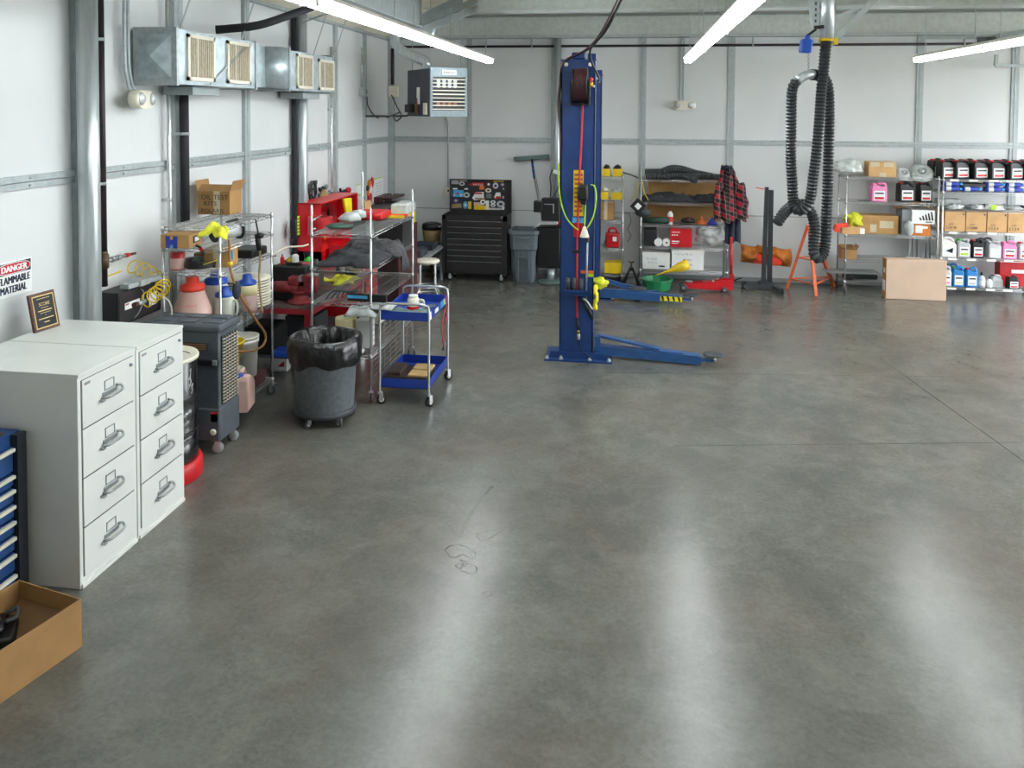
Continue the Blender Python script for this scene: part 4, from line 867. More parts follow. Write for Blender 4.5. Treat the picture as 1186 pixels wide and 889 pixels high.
# ================================================================== VISE BENCH behind the trash can
vx0, vx1, vy0, vy1, vz = -4.5, -3.45, 8.45, 10.45, .9
t = thing('work_bench', 'red-legged work bench with brown top along left wall carrying the vise', 'bench', (-4, 9.4, 0))
m = MB('benchtop'); m.box(vx0, vx1, vy0, vy1, vz-.04, vz, .005); m.done('bench_top', t)
m = MB('legred'); m.box(vx0+.02, vx1+.004, vy0-.004, vy0+.03, vz-.09, vz-.03); m.box(vx1-.03, vx1+.004, vy0, vy1, vz-.09, vz-.03); m.done('apron', t)
for x in (vx0+.06, vx1-.07):
    for y in (vy0+.05, vy1-.06):
        m = MB('legred'); m.bar((x, y, vz-.04), (x, y, .32), .07, .05, up=(0, 1, 0)); m.bar((x, y, .33), (x+(.06 if x > -4 else -.02), y-.0, .0), .07, .05, up=(0, 1, 0)); m.done('leg', t)
m = MB('darkgrey'); m.box(vx0+.05, vx1-.1, vy0+.1, vy1-.1, .28, .3); m.done('lower_shelf', t)
vc = at(352, 362, z=vz); vc = V((-3.66, 8.62, vz))
t = thing('bench_vise', 'worn red bench vise bolted at near corner of red-legged bench', 'vise', vc, .15)
m = MB('visered'); m.lathe((0, 0, 0), [(.14, 0), (.14, .03), (.1, .045), (.075, .1), (.1, .12), (.1, .14)], 20); m.box(-.12, .1, -.06, .06, .13, .2, .02); m.done('base', t, local=True)
m = MB('visered'); m.cyl((-.3, 0, .18), (-.02, 0, .18), .062, .068, 16); m.sph((-.31, 0, .18), (.05, .062, .062)); m.box(-.12, .0, -.08, .08, .2, .3, .02); m.done('front_jaw', t, local=True)
m = MB('visered'); m.box(.05, .2, -.08, .08, .12, .3, .02); m.box(.04, .16, -.1, .1, .25, .32, .01); m.set('steel').box(-.0, .05, -.085, .085, .255, .31); m.box(.08, .2, -.05, .05, .3, .325, .008); m.done('rear_jaw', t, local=True)
m = MB('steel'); m.cyl((-.36, -.13, .18), (-.36, .13, .18), .012, n=8); m.sph((-.36, -.13, .18), .02, sub=1); m.sph((-.36, .13, .18), .02, sub=1); m.done('handle', t, local=True)
# second red pedestal tool (grinder) behind vise
t = thing('bench_grinder', 'dark red bench grinder on pedestal behind the vise', 'grinder', (-3.85, 9.1, vz), .3)
m = MB('visered'); m.lathe((0, 0, 0), [(.11, 0), (.11, .03), (.05, .06), (.05, .2), (.07, .22)], 16); m.done('pedestal', t, local=True)
m = MB('visered'); m.cyl((-.14, 0, .29), (.14, 0, .29), .07, n=16); m.done('motor', t, local=True)
for s_ in (-1, 1): m = MB('darkgrey'); m.cyl((s_*.15, 0, .29), (s_*.19, 0, .29), .1, n=20); m.done('wheel_guard', t, local=True)
# black case with a small white logo
t = thing('tool_case', 'black plastic tool case with small white mark standing on the bench behind discs', 'case', (-3.85, 8.75, vz))
a, b = at(311, 330, y=8.62), at(353, 330, y=8.62); z1 = at(330, 309, y=8.62).z
m = MB('black'); m.box(a.x, b.x, 8.62+.05, 8.84, vz+.002, z1, .02); m.done('case_shell', t)
c = at(339, 330, y=8.67); m = MB('white'); m.prism([(c.x-.02, c.z+.0), (c.x-.012, c.z-.028), (c.x+.012, c.z-.03), (c.x+.022, c.z-.005), (c.x+.016, c.z+.015), (c.x+.006, c.z+.045), (c.x-.0, c.z+.01)], 'y', 8.667, 8.671); m.done('logo', t)
m = MB('black'); m.box(a.x+.15, a.x+.33, 8.72, 8.78, z1, z1+.03, .01); m.done('case_handle', t)
zc = z1
def spray(label, c, r, h, body, head, name='spray_bottle', trig=True, acc=None):
    t = thing(name, label, 'bottle', c, .4); m = MB(body); m.lathe((0, 0, 0), [(r*.92, 0), (r, .006), (r, h*.55), (r*.85, h*.66), (r*.35, h*.76), (r*.33, h*.82)], 18); m.done('bottle_body', t, local=True)
    m = MB(head); m.cyl((0, 0, h*.8), (0, 0, h*.88), r*.42, n=12)
    if trig: m.box(-r*1.1, r*.5, -r*.28, r*.28, h*.87, h, .004); m.bar((-r*.6, 0, h*.9), (-r*.85, 0, h*.68), .012)
    else: m.cyl((0, 0, h*.86), (0, 0, h), r*.3, r*.2, n=10)
    m.done('spray_head' if trig else 'cap', t, local=True)
    if acc: m = MB(acc); m.lathe((0, 0, h*.14), [(r+.001, 0), (r+.001, h*.32)], 18, caps=(False, False)); m.done('bottle_label', t, local=True)
    return t
case_y = 8.76
for px, body, head, r, h, lab, trig in ((318, 'paper', 'red', .05, .11, 'squat white bottle with red cap at left end on top of black tool case', False), (327, 'red', 'black', .024, .12, 'small red bottle with tall black cap on black tool case', False), (334.5, 'yellow', 'yellow', .03, .05, 'short yellow container on black tool case', False), (342, 'paper', 'black', .04, .12, 'white bottle with black head on black tool case', True)):
    c = at(px, 305, y=case_y); spray(lab, (c.x, case_y, zc+.032 if a.x+.13 < c.x < a.x+.35 else zc+.002), r, h, body, head, trig=trig)
t = spray('bright green spray bottle with black head behind the rack post', at(357, 309, z=vz+.22)+V((0, 0, .0)), .055, .24, 'brightgreen', 'black'); t.location = (-3.62, 9.0, vz+.002)
t.location = V((at(357, 300, y=9.35).x, 9.35, vz+.0)); 
m = MB('darkgrey'); m.box(-4.1, t.location.x+.12, 9.25, 9.55, vz+.001, vz+.19, .01); o = m.done('grey_tool_box', label='dark box on the bench carrying the green spray bottle', cat='box'); t.location.z = vz+.192
rag('yellow rag crumpled on the brown bench top beyond the vise', at(396, 326, z=vz)+V((0, 0, .0)), .2, 5)
m = MB('darkgrey'); c = at(385, 311, z=vz); m.bar((c.x-.3, c.y-.1, vz+.06), (c.x+.12, c.y+.15, vz+.09), .09, .05); m.set('red').bar((c.x+.1, c.y+.15, vz+.09), (c.x+.3, c.y+.25, vz+.13), .12, .1); m.set('steel').cyl((c.x+.0, c.y+.05, vz+.1), (c.x+.1, c.y+.1, vz+.12), .04, n=10); m.done('angle_grinder', label='red and black power tool lying on the bench top behind yellow rag', cat='power tool')
# under the bench: white jug, blue tray, blue thing
t = jug('white fluid jug with red triangle label on floor beneath the vise bench', (at(325, 428, z=0).x, at(325, 428, z=0).y, 0.001), .2, .15, .3, 'plastic_film', 'offwhite', 'paper', None, 'F', .1)
m = MB('red'); m.prism([(-.01, .06), (.07, .06), (.07, .13)], 'y', -.08, -.0765); q = m.done('warning_triangle', t, local=True)
m = MB('capblue'); c = at(326, 378, y=8.5); m.box(c.x-.14, c.x+.1, 8.52, 8.75, .302, .36, .01); m.done('blue_tray', label='blue plastic tray on lower shelf of the vise bench', cat='tray')
for k, (x, y, w, h, mt, lb) in enumerate(((-4.15, 8.8, .35, .3, 'black', 'black crate'), (-3.95, 9.5, .4, .26, 'darkgrey', 'dark grey crate'), (-4.2, 10.0, .3, .3, 'trunk', 'dark blue-black crate'))):
    m = MB(mt); m.box(x-w/2, x+w/2, y-.2, y+.2, .302, .302+h, .02); m.set('blackrub').box(x-w/2+.03, x+w/2-.03, y-.17, y+.17, .302+h-.004, .302+h+.006); m.done('storage_crate', label='%s on the shaded lower shelf of the vise bench' % lb, cat='crate')

# ================================================================== RED HUTCH, TOOL CHESTS
t = thing('pegboard_hutch', 'red pegboard tool hutch against left wall beyond the vise bench', 'tool hutch', (-4.4, 11.3, .95))
hx0, hx1, hy0, hy1, hz0, hz1 = -4.55, -4.2, 10.6, 12.1, .98, 1.77
m = MB('benchred'); m.box(hx0, hx0+.02, hy0, hy1, hz0, hz1); m.done('back_panel', t)
for y in (hy0, hy1-.02): m = MB('benchred'); m.prism([(y, hz0), (y+.02, hz0), (y+.02, hz1), (y, hz1)], 'x', hx0+.02, hx1); m.done('side_panel', t)
m = MB('benchred'); m.box(hx0+.02, hx1, hy0, hy1, hz0, hz0+.13); m.done('bottom_shelf', t); m = MB('benchred'); m.box(hx0+.02, hx1+.0, hy0, hy1, hz1-.02, hz1, .004); m.done('top_lip', t)
for k in range(9):
    y = hy0+.12+k*.15; z = hz1-.1-.07*(k % 3); L = .2+.1*((k*7) % 3); mt = ('steel', 'black', 'darkgrey', 'inkblue', 'steel', 'yellow', 'black', 'steel', 'red')[k]
    m = MB('steel'); m.cyl((hx0+.02, y, z), (hx0+.07, y, z), .006, n=6); m.bar((hx0+.06, y, z+.01), (hx0+.06, y, z-L*.6), .012, .02); m.set(mt).cyl((hx0+.06, y, z-L*.5), (hx0+.06, y, z-L), .014, n=8)
    m.done('hand_tool', label='hand tool hanging inside the red pegboard hutch, %s from its near end' % ('first', 'second', 'third', 'fourth', 'fifth', 'sixth', 'seventh', 'eighth', 'ninth')[k], cat='tool', group='hand tools hung in the red hutch')
cl = 'cloth'
t = thing('yellow_towel', 'pale yellow towel hanging over the far top corner of red hutch', 'towel', at(403, 240, x=-4.2))
m = MB('hazyellow'); a, b, c, d = at(396, 230, x=-4.16), at(405, 229, x=-4.16), at(406, 247, x=-4.16), at(399.5, 248, x=-4.16); m.quad(a, b, c, d, .03); m.done('towel_front', t)
m = MB('red'); c = at(372, 255, x=-4.12)
for zc_, k in ((256, 0), (266, 1)):
    c = at(372, zc_, x=-3.45); m.set('red')
    for j in range(7): m.tube([V((c.x+.13*math.cos(a)*1, c.y-.02+.11*math.sin(a), c.z-.04+j*.014)) for a in [2*PI*i/20 for i in range(20)]], .009, 6, closed=True)
m.set('steel')
for py in (252, 263): a = at(362, py+3, x=-3.45); b = at(372, py-2, x=-3.5); m.cyl(a, b, .012, n=6)
m.done('coiled_air_hose', label='red air hose coiled at near top corner of the second wire rack', cat='hose')
# red roller cabinets under the hutch (seen through the rack)
def red_chest(label, y0, y1, zt, x1, n):
    t = thing('tool_chest', label, 'tool chest', (-4, (y0+y1)/2, 0)); m = MB('benchred'); m.box(-4.5, x1, y0, y1, .1, zt, .01); m.done('chest_body', t)
    for k in range(n):
        z0 = .13+(zt-.2)*k/n; z1 = .13+(zt-.2)*(k+1)/n-.012; m = MB('benchred'); m.box(x1, x1+.012, y0+.03, y1-.03, z0, z1, .004); d_ = m.done('drawer', t)
        m = MB('steel'); m.box(x1+.012, x1+.025, y0+.06, y1-.06, z1-.025, z1-.01); m.done('drawer_pull', d_)
    for y in (y0+.08, y1-.08): caster(t, (x1-.08, y, 0), .045, .03, .2, h=.1)
    return t
red_chest('red roller tool chest under near half of the pegboard hutch', 10.55, 11.3, .95, -3.62, 7)
red_chest('red roller tool chest under far half of the pegboard hutch', 11.34, 12.15, .95, -3.62, 7)
t = thing('tool_tray', 'bright red open tool tray seen through the second rack', 'tray', (-3.6, 11, .96))
a, b = at(396, 280, y=10.9), at(440, 272, y=10.9)
m = MB('benchred'); zl = .962; m.box(-4.15, -3.45, 10.75, 11.6, zl, zl+.012)
for q in ((-4.15, -3.45, 10.75, 10.765), (-4.15, -3.45, 11.585, 11.6), (-4.15, -4.135, 10.765, 11.585), (-3.465, -3.45, 10.765, 11.585)): m.box(*q, zl+.012, zl+.22)
m.done('tray_body', t)
m = MB('amber'); m.bar((-3.9, 10.9, zl+.02), (-3.75, 11.1, zl+.3), .03, .03); m.set('steel').bar((-3.78, 11.06, zl+.3), (-3.72, 11.14, zl+.32), .05, .12); m.done('hammer', label='wooden-handled hammer leaning up out of the red open tray', cat='hammer')
# wall tools near the pipe
def wall_tool(name, label, px, py, L, mt, ang=0, w=.03, x=XW+.04, hook=True, cat='tool', kind=0):
    c = at(px, py, x=x); m = MB(mt); d = V((0, math.sin(ang), -math.cos(ang)))
    if kind == 0: m.bar(c, c+d*L, w, .02, up=(1, 0, 0)); m.cyl(c+V((-.01, 0, 0)), c+V((.012, 0, 0)), w*.9, n=10)
    elif kind == 1: m.cyl(c, c+d*L, w/2, n=8); m.bar(c+V((0, -L*.3, 0)), c+V((0, L*.3, 0)), w, .025, up=(1, 0, 0))
    else: m.tube([c+V((0, math.sin(a)*L/2, -L/2+math.cos(a)*L/2)) for a in [2*PI*k/16 for k in range(16)]], w*.35, 6, closed=True)
    m.set('steel').cyl((XW, c.y, c.z), (c.x+.02, c.y, c.z+.005), .005, n=5); return m.done(name, label=label, cat=cat)
wt = [('wrench', 'black wrench', 357, 215, .2, 'black', .3, .035, 1), ('plier', 'dark pliers', 361, 212, .18, 'darkgrey', -.4, .04, 0), ('hammer', 'dark hammer', 365, 211, .16, 'black', .1, .05, 1), ('screwdriver', 'dark red handled driver', 359, 224, .14, 'maroon', 0, .025, 0), ('chisel', 'white handled brush', 367, 218, .16, 'white', 0, .02, 0), ('punch', 'black clamp', 371, 219, .1, 'black', .8, .05, 1), ('scraper', 'blue scraper', 369, 226, .1, 'capblue', 0, .025, 0), ('clamp', 'dark clamp', 375, 217, .14, 'darkgrey', .5, .04, 1), ('snips', 'dark snips', 378, 216, .12, 'steel', -.3, .04, 0), ('scissor', 'black handled cutter', 363, 218, .12, 'black', 1, .04, 2), ('file', 'red file', 356, 234, .12, 'maroon', 0, .025, 0), ('holder', 'black bracket tool', 354, 211, .1, 'black', -.6, .035, 0)]
for nm_, lb, px, py, L, mt, ang, w_, kd in wt:
    wall_tool(nm_, lb+' hung on left wall right of the far downpipe, above the red hutch', px, py, L*1.15, mt, ang, w_, kind=kd) if False else wall_tool(nm_, '%s hung on left wall above near end of the red hutch' % lb, px, py, L*1.15, mt, ang, w_, kind=kd)
m = MB('offwhite'); c = at(361, 228, x=XW+.01); 
y0, y1 = at(354, 228, x=XW).y, at(378, 228, x=XW).y; m = MB('coolpanel'); m.box(XW, XW+.012, y0, y1, at(366, 240, x=XW).z, at(366, 232, x=XW).z); m.done('tool_board', label='grey strip panel on left wall under the hung dark tools', cat='panel')
m = MB('tan'); m.sph(at(375, 229, x=XW+.1), (.05, .16, .14), jit=.4, seed=9); m.done('wire_bundle', label='tan wire bundle hanging behind top of the red hutch', cat='wire')
t = thing('pipe_wrench', 'black bar clamp with two red knobs hung on left wall past yellow towel', 'clamp', at(400, 222, x=XW+.06))
m = MB('black'); m.bar(at(388, 226, x=XW+.05), at(404, 219, x=XW+.05), .04, .03, up=(1, 0, 0)); m.bar(at(394, 218, x=XW+.05), at(395, 230, x=XW+.05), .03, .03, up=(1, 0, 0)); m.bar(at(401, 221, x=XW+.05), at(403, 240, x=XW+.05), .05, .03, up=(1, 0, 0)); m.done('clamp_bar', t)
for py in (220, 227.5): m = MB('red'); m.sph(at(403.5, py, x=XW+.09), (.05, .06, .05)); m.done('knob', t)
for px0, px1, py0, py1, lab in ((412.5, 417.5, 214, 225.5, 'small white note with lime edge taped to left wall'), (433, 443.5, 207, 226, 'white work sheets with lime edges taped near far left corner')):
    a, b = at(px0, py0, x=XW), at(px1, py1, x=XW); m = MB('paper'); m.box(XW+.001, XW+.004, a.y, b.y, b.z, a.z); m.set('lime').box(XW+.001, XW+.0045, a.y, b.y, b.z-.01, b.z+.02); m.box(XW+.001, XW+.0045, a.y, b.y, a.z-.015, a.z)
    if px0 > 430:
        m.set('darkgrey')
        for k in range(5): m.box(XW+.004, XW+.005, a.y+.05, b.y-.05, b.z+.05+k*.05, b.z+.053+k*.05)
    m.done('paper_notice', label=lab, cat='notice')
for k, (px, py, mt, L) in enumerate(((428, 214, 'orange', .16), (431, 211, 'red', .16), (425.5, 218, 'black', .1), (426, 222.5, 'orange', .14), (428.5, 218, 'paper', .18), (428.5, 229, 'red', .2))):
    c = at(px, py, x=XW+.05); m = MB(mt); m.sph(c, (.03, .07, L*.6), jit=.15, seed=k); m.set('steel').cyl((XW, c.y, c.z+.04), (XW+.05, c.y, c.z+.04), .004, n=5); m.done('hung_tool', label=('orange handled snips hung highest near the wall papers', 'red handled cutter touching the wall papers', 'small black tool left of the orange snips', 'lower orange handled tool by the wall papers', 'white handled tool between orange ones by the papers', 'red squeeze handle under the orange tools by papers')[k], cat='tool')
t = thing('wall_rack', 'dark red screwdriver rack on left wall under the white work sheets', 'rack', at(438, 231, x=XW))
a, b = at(433, 232, x=XW), at(446, 229, x=XW); m = MB('maroon'); m.box(XW, XW+.12, a.y, b.y, a.z-.05, a.z+.06); m.box(XW+.02, XW+.3, a.y+.1, b.y+.4, a.z+.0, a.z+.03); m.done('rack_body', t)
m = MB('silverjug')
for k in range(4): m.cyl((XW+.14, a.y+.15+k*.18, a.z-.1), (XW+.14, a.y+.15+k*.18, a.z+.05), .012, n=6)
m.done('hanging_bits', t)
m = MB('cardlight'); a = at(419, 238, x=-4.35); m.box(-4.5, -4.2, 12.45, 12.75, a.z-.1, a.z+.12, .004); m.set('paper').box(-4.5, -4.25, 12.42, 12.46, a.z-.1, a.z+.16); o1 = m.done('parts_folder', label='small carton and white folder on top of the black shelf unit', cat='box'); o1.location.z
# black hutch shelf beyond
t = thing('black_shelf_unit', 'black-topped shelf unit against left wall beyond the red hutch', 'shelf', (-4.4, 13.3, 0))
zt_ = at(430, 243, x=-4.35).z
m = MB('black'); m.box(-4.58, -4.1, 12.3, 14.6, zt_-.07, zt_, .006); m.done('top_board', t)
for y in (12.32, 14.56): m = MB('black'); m.box(-4.55, -4.12, y, y+.02, 0, zt_-.07); m.done('side_panel', t)
m = MB('blackrub'); m.box(-4.58, -4.56, 12.3, 14.6, 0, zt_-.07); m.done('back_panel', t)
for z in (.5, 1.0): m = MB('darkgrey'); m.box(-4.55, -4.12, 12.34, 14.56, z, z+.02); m.done('shelf_board', t)
o1.location.z = zt_+.002

# ================================================================== SECOND WIRE RACK (B) with coats and tools
rx0, rx1, ry0, ry1 = -3.32, -2.68, 8.12, 9.74
LB = [.5, 1.04, 1.4, 1.76]
t = wire_rack('tall chrome wire rack beside the trash can, draped with dark jackets', rx0, rx1, ry0, ry1, [2.06, 2.04, 2.08, 2.28], LB, short='x', gap=.045, z0=.12)
m = MB('chrome')
for k in range(12): m.cyl((rx1+.0, ry0, .2+k*.055), (rx1, ry1, .2+k*.055), .0026, n=4, caps=(False, False))
for k in range(8): y = ry0+.05+(ry1-ry0-.1)*k/7; m.cyl((rx1, y, .2), (rx1, y, .9), .003, n=4, caps=(False, False))
m.done('side_mesh_panel', t)
# jackets on level 1.32
zj = LB[2]+.01
cloth_pile('dark_jacket', 'dark grey jacket heaped at near end of the tall rack middle shelf', 'jacket', rx0+.02, rx1+.02, ry0-.0, 8.85, zj, .13, 'garment', 4)
cloth_pile('dark_jacket', 'grey work coat with sleeve hanging at the tall rack far half', 'jacket', rx0+.05, rx1+.1, 8.78, 9.36, zj, .2, 'garment2', 8, droop=lambda u, v: -.2*max(0, u-.86)/.14 if v > .3 else 0)
t = thing('flashlight_tool', 'black work light with bright blue strip at near end of tall rack', 'work light', at(408, 341, y=8.3))
a = at(391, 339, x=-2.95); a.z = LB[1]+.05; a.y = 8.2; m = MB('black'); m.bar(a, a+V((.42, -.02, .0)), .05, .075); m.done('light_body', t); m = MB('ltblue'); m.bar(a+V((.0, -.03, .01)), a+V((.22, -.042, .01)), .006, .03); m.done('blue_strip', t)
m = MB('darkgrey')
for k in range(5): a = 1.2*k; m.tube(smooth_path([V((-3.2+.05*k, 8.2+.03*k, LB[1]+.015)), V((-3.15+.04*k, 8.3, LB[1]+.08)), V((-3.0+.02*k, 8.45, LB[1]+.03+.01*k))], .04), .01, 6)
m.done('tangled_cable', label='tangle of grey cable beside the blue striped work light', cat='cable')
# under: cream can + paper roll on lower shelf
c = at(398, 362, y=8.4); z_ = LB[0]+.01
m = MB('cream'); m.lathe((-3.05, 8.4, z_), [(.11, 0), (.115, .01), (.115, .3), (.11, .31)], 24); m.done('cream_canister', label='cream cylindrical canister on the tall rack below blue striped light', cat='canister')
m = MB('paper'); m.box(-2.92, -2.76, 8.33, 8.5, z_, z_+.3, .01); m.done('paper_box', label='white narrow box beside the cream canister on tall rack', cat='box')
cloth_pile('grey_cloth', 'pale grey cloth hanging at near right post of the tall rack', 'cloth', -2.95, -2.62, 8.05, 8.35, LB[1]-.13, .12, 'filmgrey', 12)
t = thing('battery_pack', 'white battery box with black lid on floor behind the blue cart', 'battery', at(456, 402, z=0))
c = at(455, 404, z=0.0); m = MB('offwhite'); m.box(-3.2, -2.95, 9.3, 9.55, LB[0]+.01, LB[0]+.17, .01); m.done('battery_case', t); m = MB('black'); m.sph((-3.07, 9.42, LB[0]+.2), (.14, .12, .05)); m.done('battery_lid', t)
# top shelf contents (rack B)
zt4 = LB[3]+.01
m = MB('red'); m.box(rx0+.1, rx0+.45, 9.1, 9.5, zt4, zt4+.09, .03); m.done('red_case', label='red rounded case on top shelf of the tall rack', cat='case')
m = MB('filmgrey'); m.sph((rx0+.2, 8.75, zt4+.07), (.12, .14, .07), jit=.3, seed=2, fl=True); m.sph((rx0+.22, 8.95, zt4+.08), (.1, .12, .07), jit=.3, seed=6, fl=True); m.done('clear_bag', label='clear crinkled plastic bag on top shelf of the tall rack', cat='bag')
m = MB('dkgreen'); m.sph((rx0+.2, 8.4, zt4+.03), (.15, .16, .03), jit=.35, seed=5, fl=True); m.done('green_cloth', label='flat green and grey cloth on top shelf of the tall rack, near end', cat='cloth')
# black bin with yellow levels at middle shelf far end + red/yellow level
m = MB('charcoal'); m.hexa([V(p) for p in ((rx1-.55, 9.35, zj), (rx1-.02, 9.35, zj), (rx1-.02, 9.72, zj), (rx1-.55, 9.72, zj), (rx1-.62, 9.3, zj+.3), (rx1-.0, 9.3, zj+.34), (rx1-.0, 9.73, zj+.34), (rx1-.62, 9.73, zj+.3))]); m.done('parts_bin', label='black parts bin at far end of the tall rack middle shelf', cat='bin')
m = MB('yellow'); m.bar((rx1-.55, 9.36, zj+.36), (rx1-.02, 9.42, zj+.37), .05, .03); m.done('yellow_level', label='yellow bar lying across the black parts bin', cat='tool')
m = MB('bright'); m.bar((rx1-.6, 9.5, zj+.355), (rx1-.02, 9.6, zj+.365), .06, .03); m.done('red_bar', label='orange-red bar lying behind the yellow bar on black bin', cat='tool')
t = thing('grey_machine', 'grey and white machine box on the tall rack beside the red tray', 'machine', (-3.2, 9.1, zj)); m = MB('tealgrey'); m.box(-3.3, -3.05, 9.25, 9.5, zj+.1, zj+.34, .02); m.set('paper').box(-3.12, -3.04, 9.24, 9.51, zj+.1, zj+.36, .02); m.done('machine_body', t)

# ================================================================== FAR BENCH, STOOL AND BITS ALONG THE WALL
t = thing('metal_table', 'grey metal table near the far left corner loaded with cases', 'table', (-3.8, 13.4, 0))
tx0, tx1, ty0, ty1, tz = -4.05, -3.35, 12.5, 14.3, .62
m = MB('midgrey'); m.box(tx0, tx1, ty0, ty1, tz-.04, tz, .006); m.done('table_top', t)
for x in (tx0+.04, tx1-.04):
    for y in (ty0+.04, ty1-.04): m = MB('midgrey'); m.box(x-.02, x+.02, y-.02, y+.02, 0, tz-.04); m.done('leg', t)
for k, (x, y, w, d, h, mt, lb) in enumerate(((-3.75, 12.75, .4, .35, .2, 'black', 'black case at near end of grey metal table'), (-3.65, 13.2, .45, .4, .12, 'darkgrey', 'flat dark grey case on grey metal table'), (-3.6, 13.9, .35, .4, .1, 'navy', 'flat navy case at far end of grey metal table'))):
    m = MB(mt); m.box(x-w/2, x+w/2, y-d/2, y+d/2, tz+.001, tz+h, .015); m.set('steel').box(x-.05, x+.05, y-d/2-.006, y-d/2+.002, tz+h*.5, tz+h*.7); m.done('tool_case', label=lb, cat='case')
# dark tall cabinet carrying yellow case
t = thing('dark_cabinet', 'dark red-edged tall cabinet under the yellow case near far corner', 'cabinet', (-3.75, 12.0, 0))
m = MB('charcoal'); m.box(-3.6, -3.3, 11.2, 12.2, .1, 1.33, .01); m.set('maroon').box(-3.3, -3.285, 11.2, 12.2, .1, 1.33); m.done('cabinet_body', t); m = MB('black'); m.box(-3.58, -3.32, 11.25, 12.15, 0, .1); m.done('plinth', t)
t = thing('organizer_case', 'yellow case with white tub on the dark tall cabinet', 'case', (-3.4, 11.8, 1.33)); m = MB('yellow'); m.box(-3.58, -3.28, 11.35, 12.1, 1.332, 1.52, .02); m.done('case_body', t)
m = MB('plastic_film'); m.box(-3.5, -3.25, 11.5, 12.0, 1.52, 1.68, .03); m.done('white_tub', t)
m = MB('black'); m.lathe((-3.27, 11.6, 1.42), [(.07, 0), (.07, .03)], 20, (1, 0, 0)); m.set('inkblue').lathe((-3.24, 11.6, 1.42), [(.04, 0), (.04, .006)], 16, (1, 0, 0)); m.done('dial', t)
t = thing('tan_figurine', 'tan upright cloth roll beside the dark bottles beyond tall rack', 'cloth', (-3.75, 11.6, 1.0))
m = MB('tan'); m.sph((-3.7, 11.0, 1.08), (.09, .09, .13), jit=.25, seed=4); m.sph((-3.69, 11.0, 1.25), (.07, .07, .08), jit=.2, seed=5); t2 = m.done('roll', t)
for o in (t,): o.location = (-3.7, 11.0, .96); t2.location = V((0, 0, 0))
bpy.data.objects.remove(t2); bpy.data.objects.remove(t)
m = MB('tan'); m.sph((-3.6, 10.25, .902+.14), (.12, .1, .14), jit=.25, seed=4); m.sph((-3.6, 10.25, .9+.33), (.08, .07, .09), jit=.2, seed=5); m.done('cloth_roll', label='tan crumpled cloth bundle on far end of the vise bench', cat='cloth')
for k in range(5):
    x = -3.86+k*.07; m = MB(('black', 'silverjug', 'darkgrey', 'black', 'silverjug')[k]); m.lathe((x, 10.33, .902), [(.028, 0), (.03, .01), (.03, .17), (.012, .2), (.012, .24)], 14); m.done('small_bottle', label='small bottle in row at far end of vise bench, %s from wall' % ('first', 'second', 'third', 'fourth', 'fifth')[k], cat='bottle', group='small bottles on the vise bench')
# drum-shaped tan bin by tool chest
t = thing('tan_bin', 'tan rounded bin with black lid left of the black tool chest', 'bin', at(499, 290, y=14.5))
c = V((-3.66, 14.62, 0)); m = MB('tan'); m.lathe(c, [(.1, .5), (.13, .52), (.17, .8), (.17, .86)], 22); m.done('bin_body', t); m = MB('black'); m.lathe(c, [(.18, .86), (.185, .9), (.17, .96), (.12, .98)], 22); m.done('lid', t); m = MB('bronze'); m.cyl(c, c+V((0, 0, .5)), .03, n=10); m.lathe(c, [(.14, 0), (.14, .02), (.03, .04)], 20); m.done('stand', t)
for k, (z, w, lb) in enumerate(((0.001, .42, 'lower brown carton stacked under grey metal table'), (.192, .4, 'upper brown carton under the grey metal table'))):
    cc = at(480, 345, z=0); carton(lb, -3.78, -3.42, 12.58, 12.95, z, z+.19, 'card', 0, tape='front') if k == 0 else carton(lb, -3.78, -3.44, 12.58, 12.95, z, z+.2, 'card', 0, tape='front')
def stool():
    sc = at(490, 352, z=0); sc = V((-3.17, 12.4, 0)); t = thing('bar_stool', 'chrome-legged round stool behind the blue cart', 'stool', sc)
    m = MB('offwhite'); m.lathe(sc, [(.15, .66), (.185, .67), (.19, .7), (.16, .72), (.0, .72)], 28, caps=(True, False)); m.done('seat', t)
    for k in range(4):
        a = PI/4+k*PI/2+.2; u = V((math.cos(a), math.sin(a), 0)); m = MB('chrome'); m.tube(smooth_path([sc+u*.1+V((0, 0, .66)), sc+u*.16+V((0, 0, .63)), sc+u*.17+V((0, 0, .3)), sc+u*.23+V((0, 0, .18)), sc+u*.24], .04), .013, 8); m.done('leg', t)
    for z, r in ((.3, .175), (.16, .232)): m = MB('chrome'); m.tube([sc+V((r*math.cos(a), r*math.sin(a), z)) for a in [2*PI*k/28 for k in range(28)]], .01, 6, closed=True); m.done('foot_ring', t)
stool()

# ================================================================== TRASH CAN
tc = V((-2.98, 7.62, 0)); t = thing('trash_can', 'round grey trash can with black liner on wheeled dolly', 'trash can', tc)
m = MB('cangrey'); m.lathe(tc, [(.265, .13), (.275, .14), (.315, .8), (.335, .81), (.335, .84), (.305, .84), (.262, .16), (0, .15)], 48, caps=(True, False)); m.done('can_body', t)
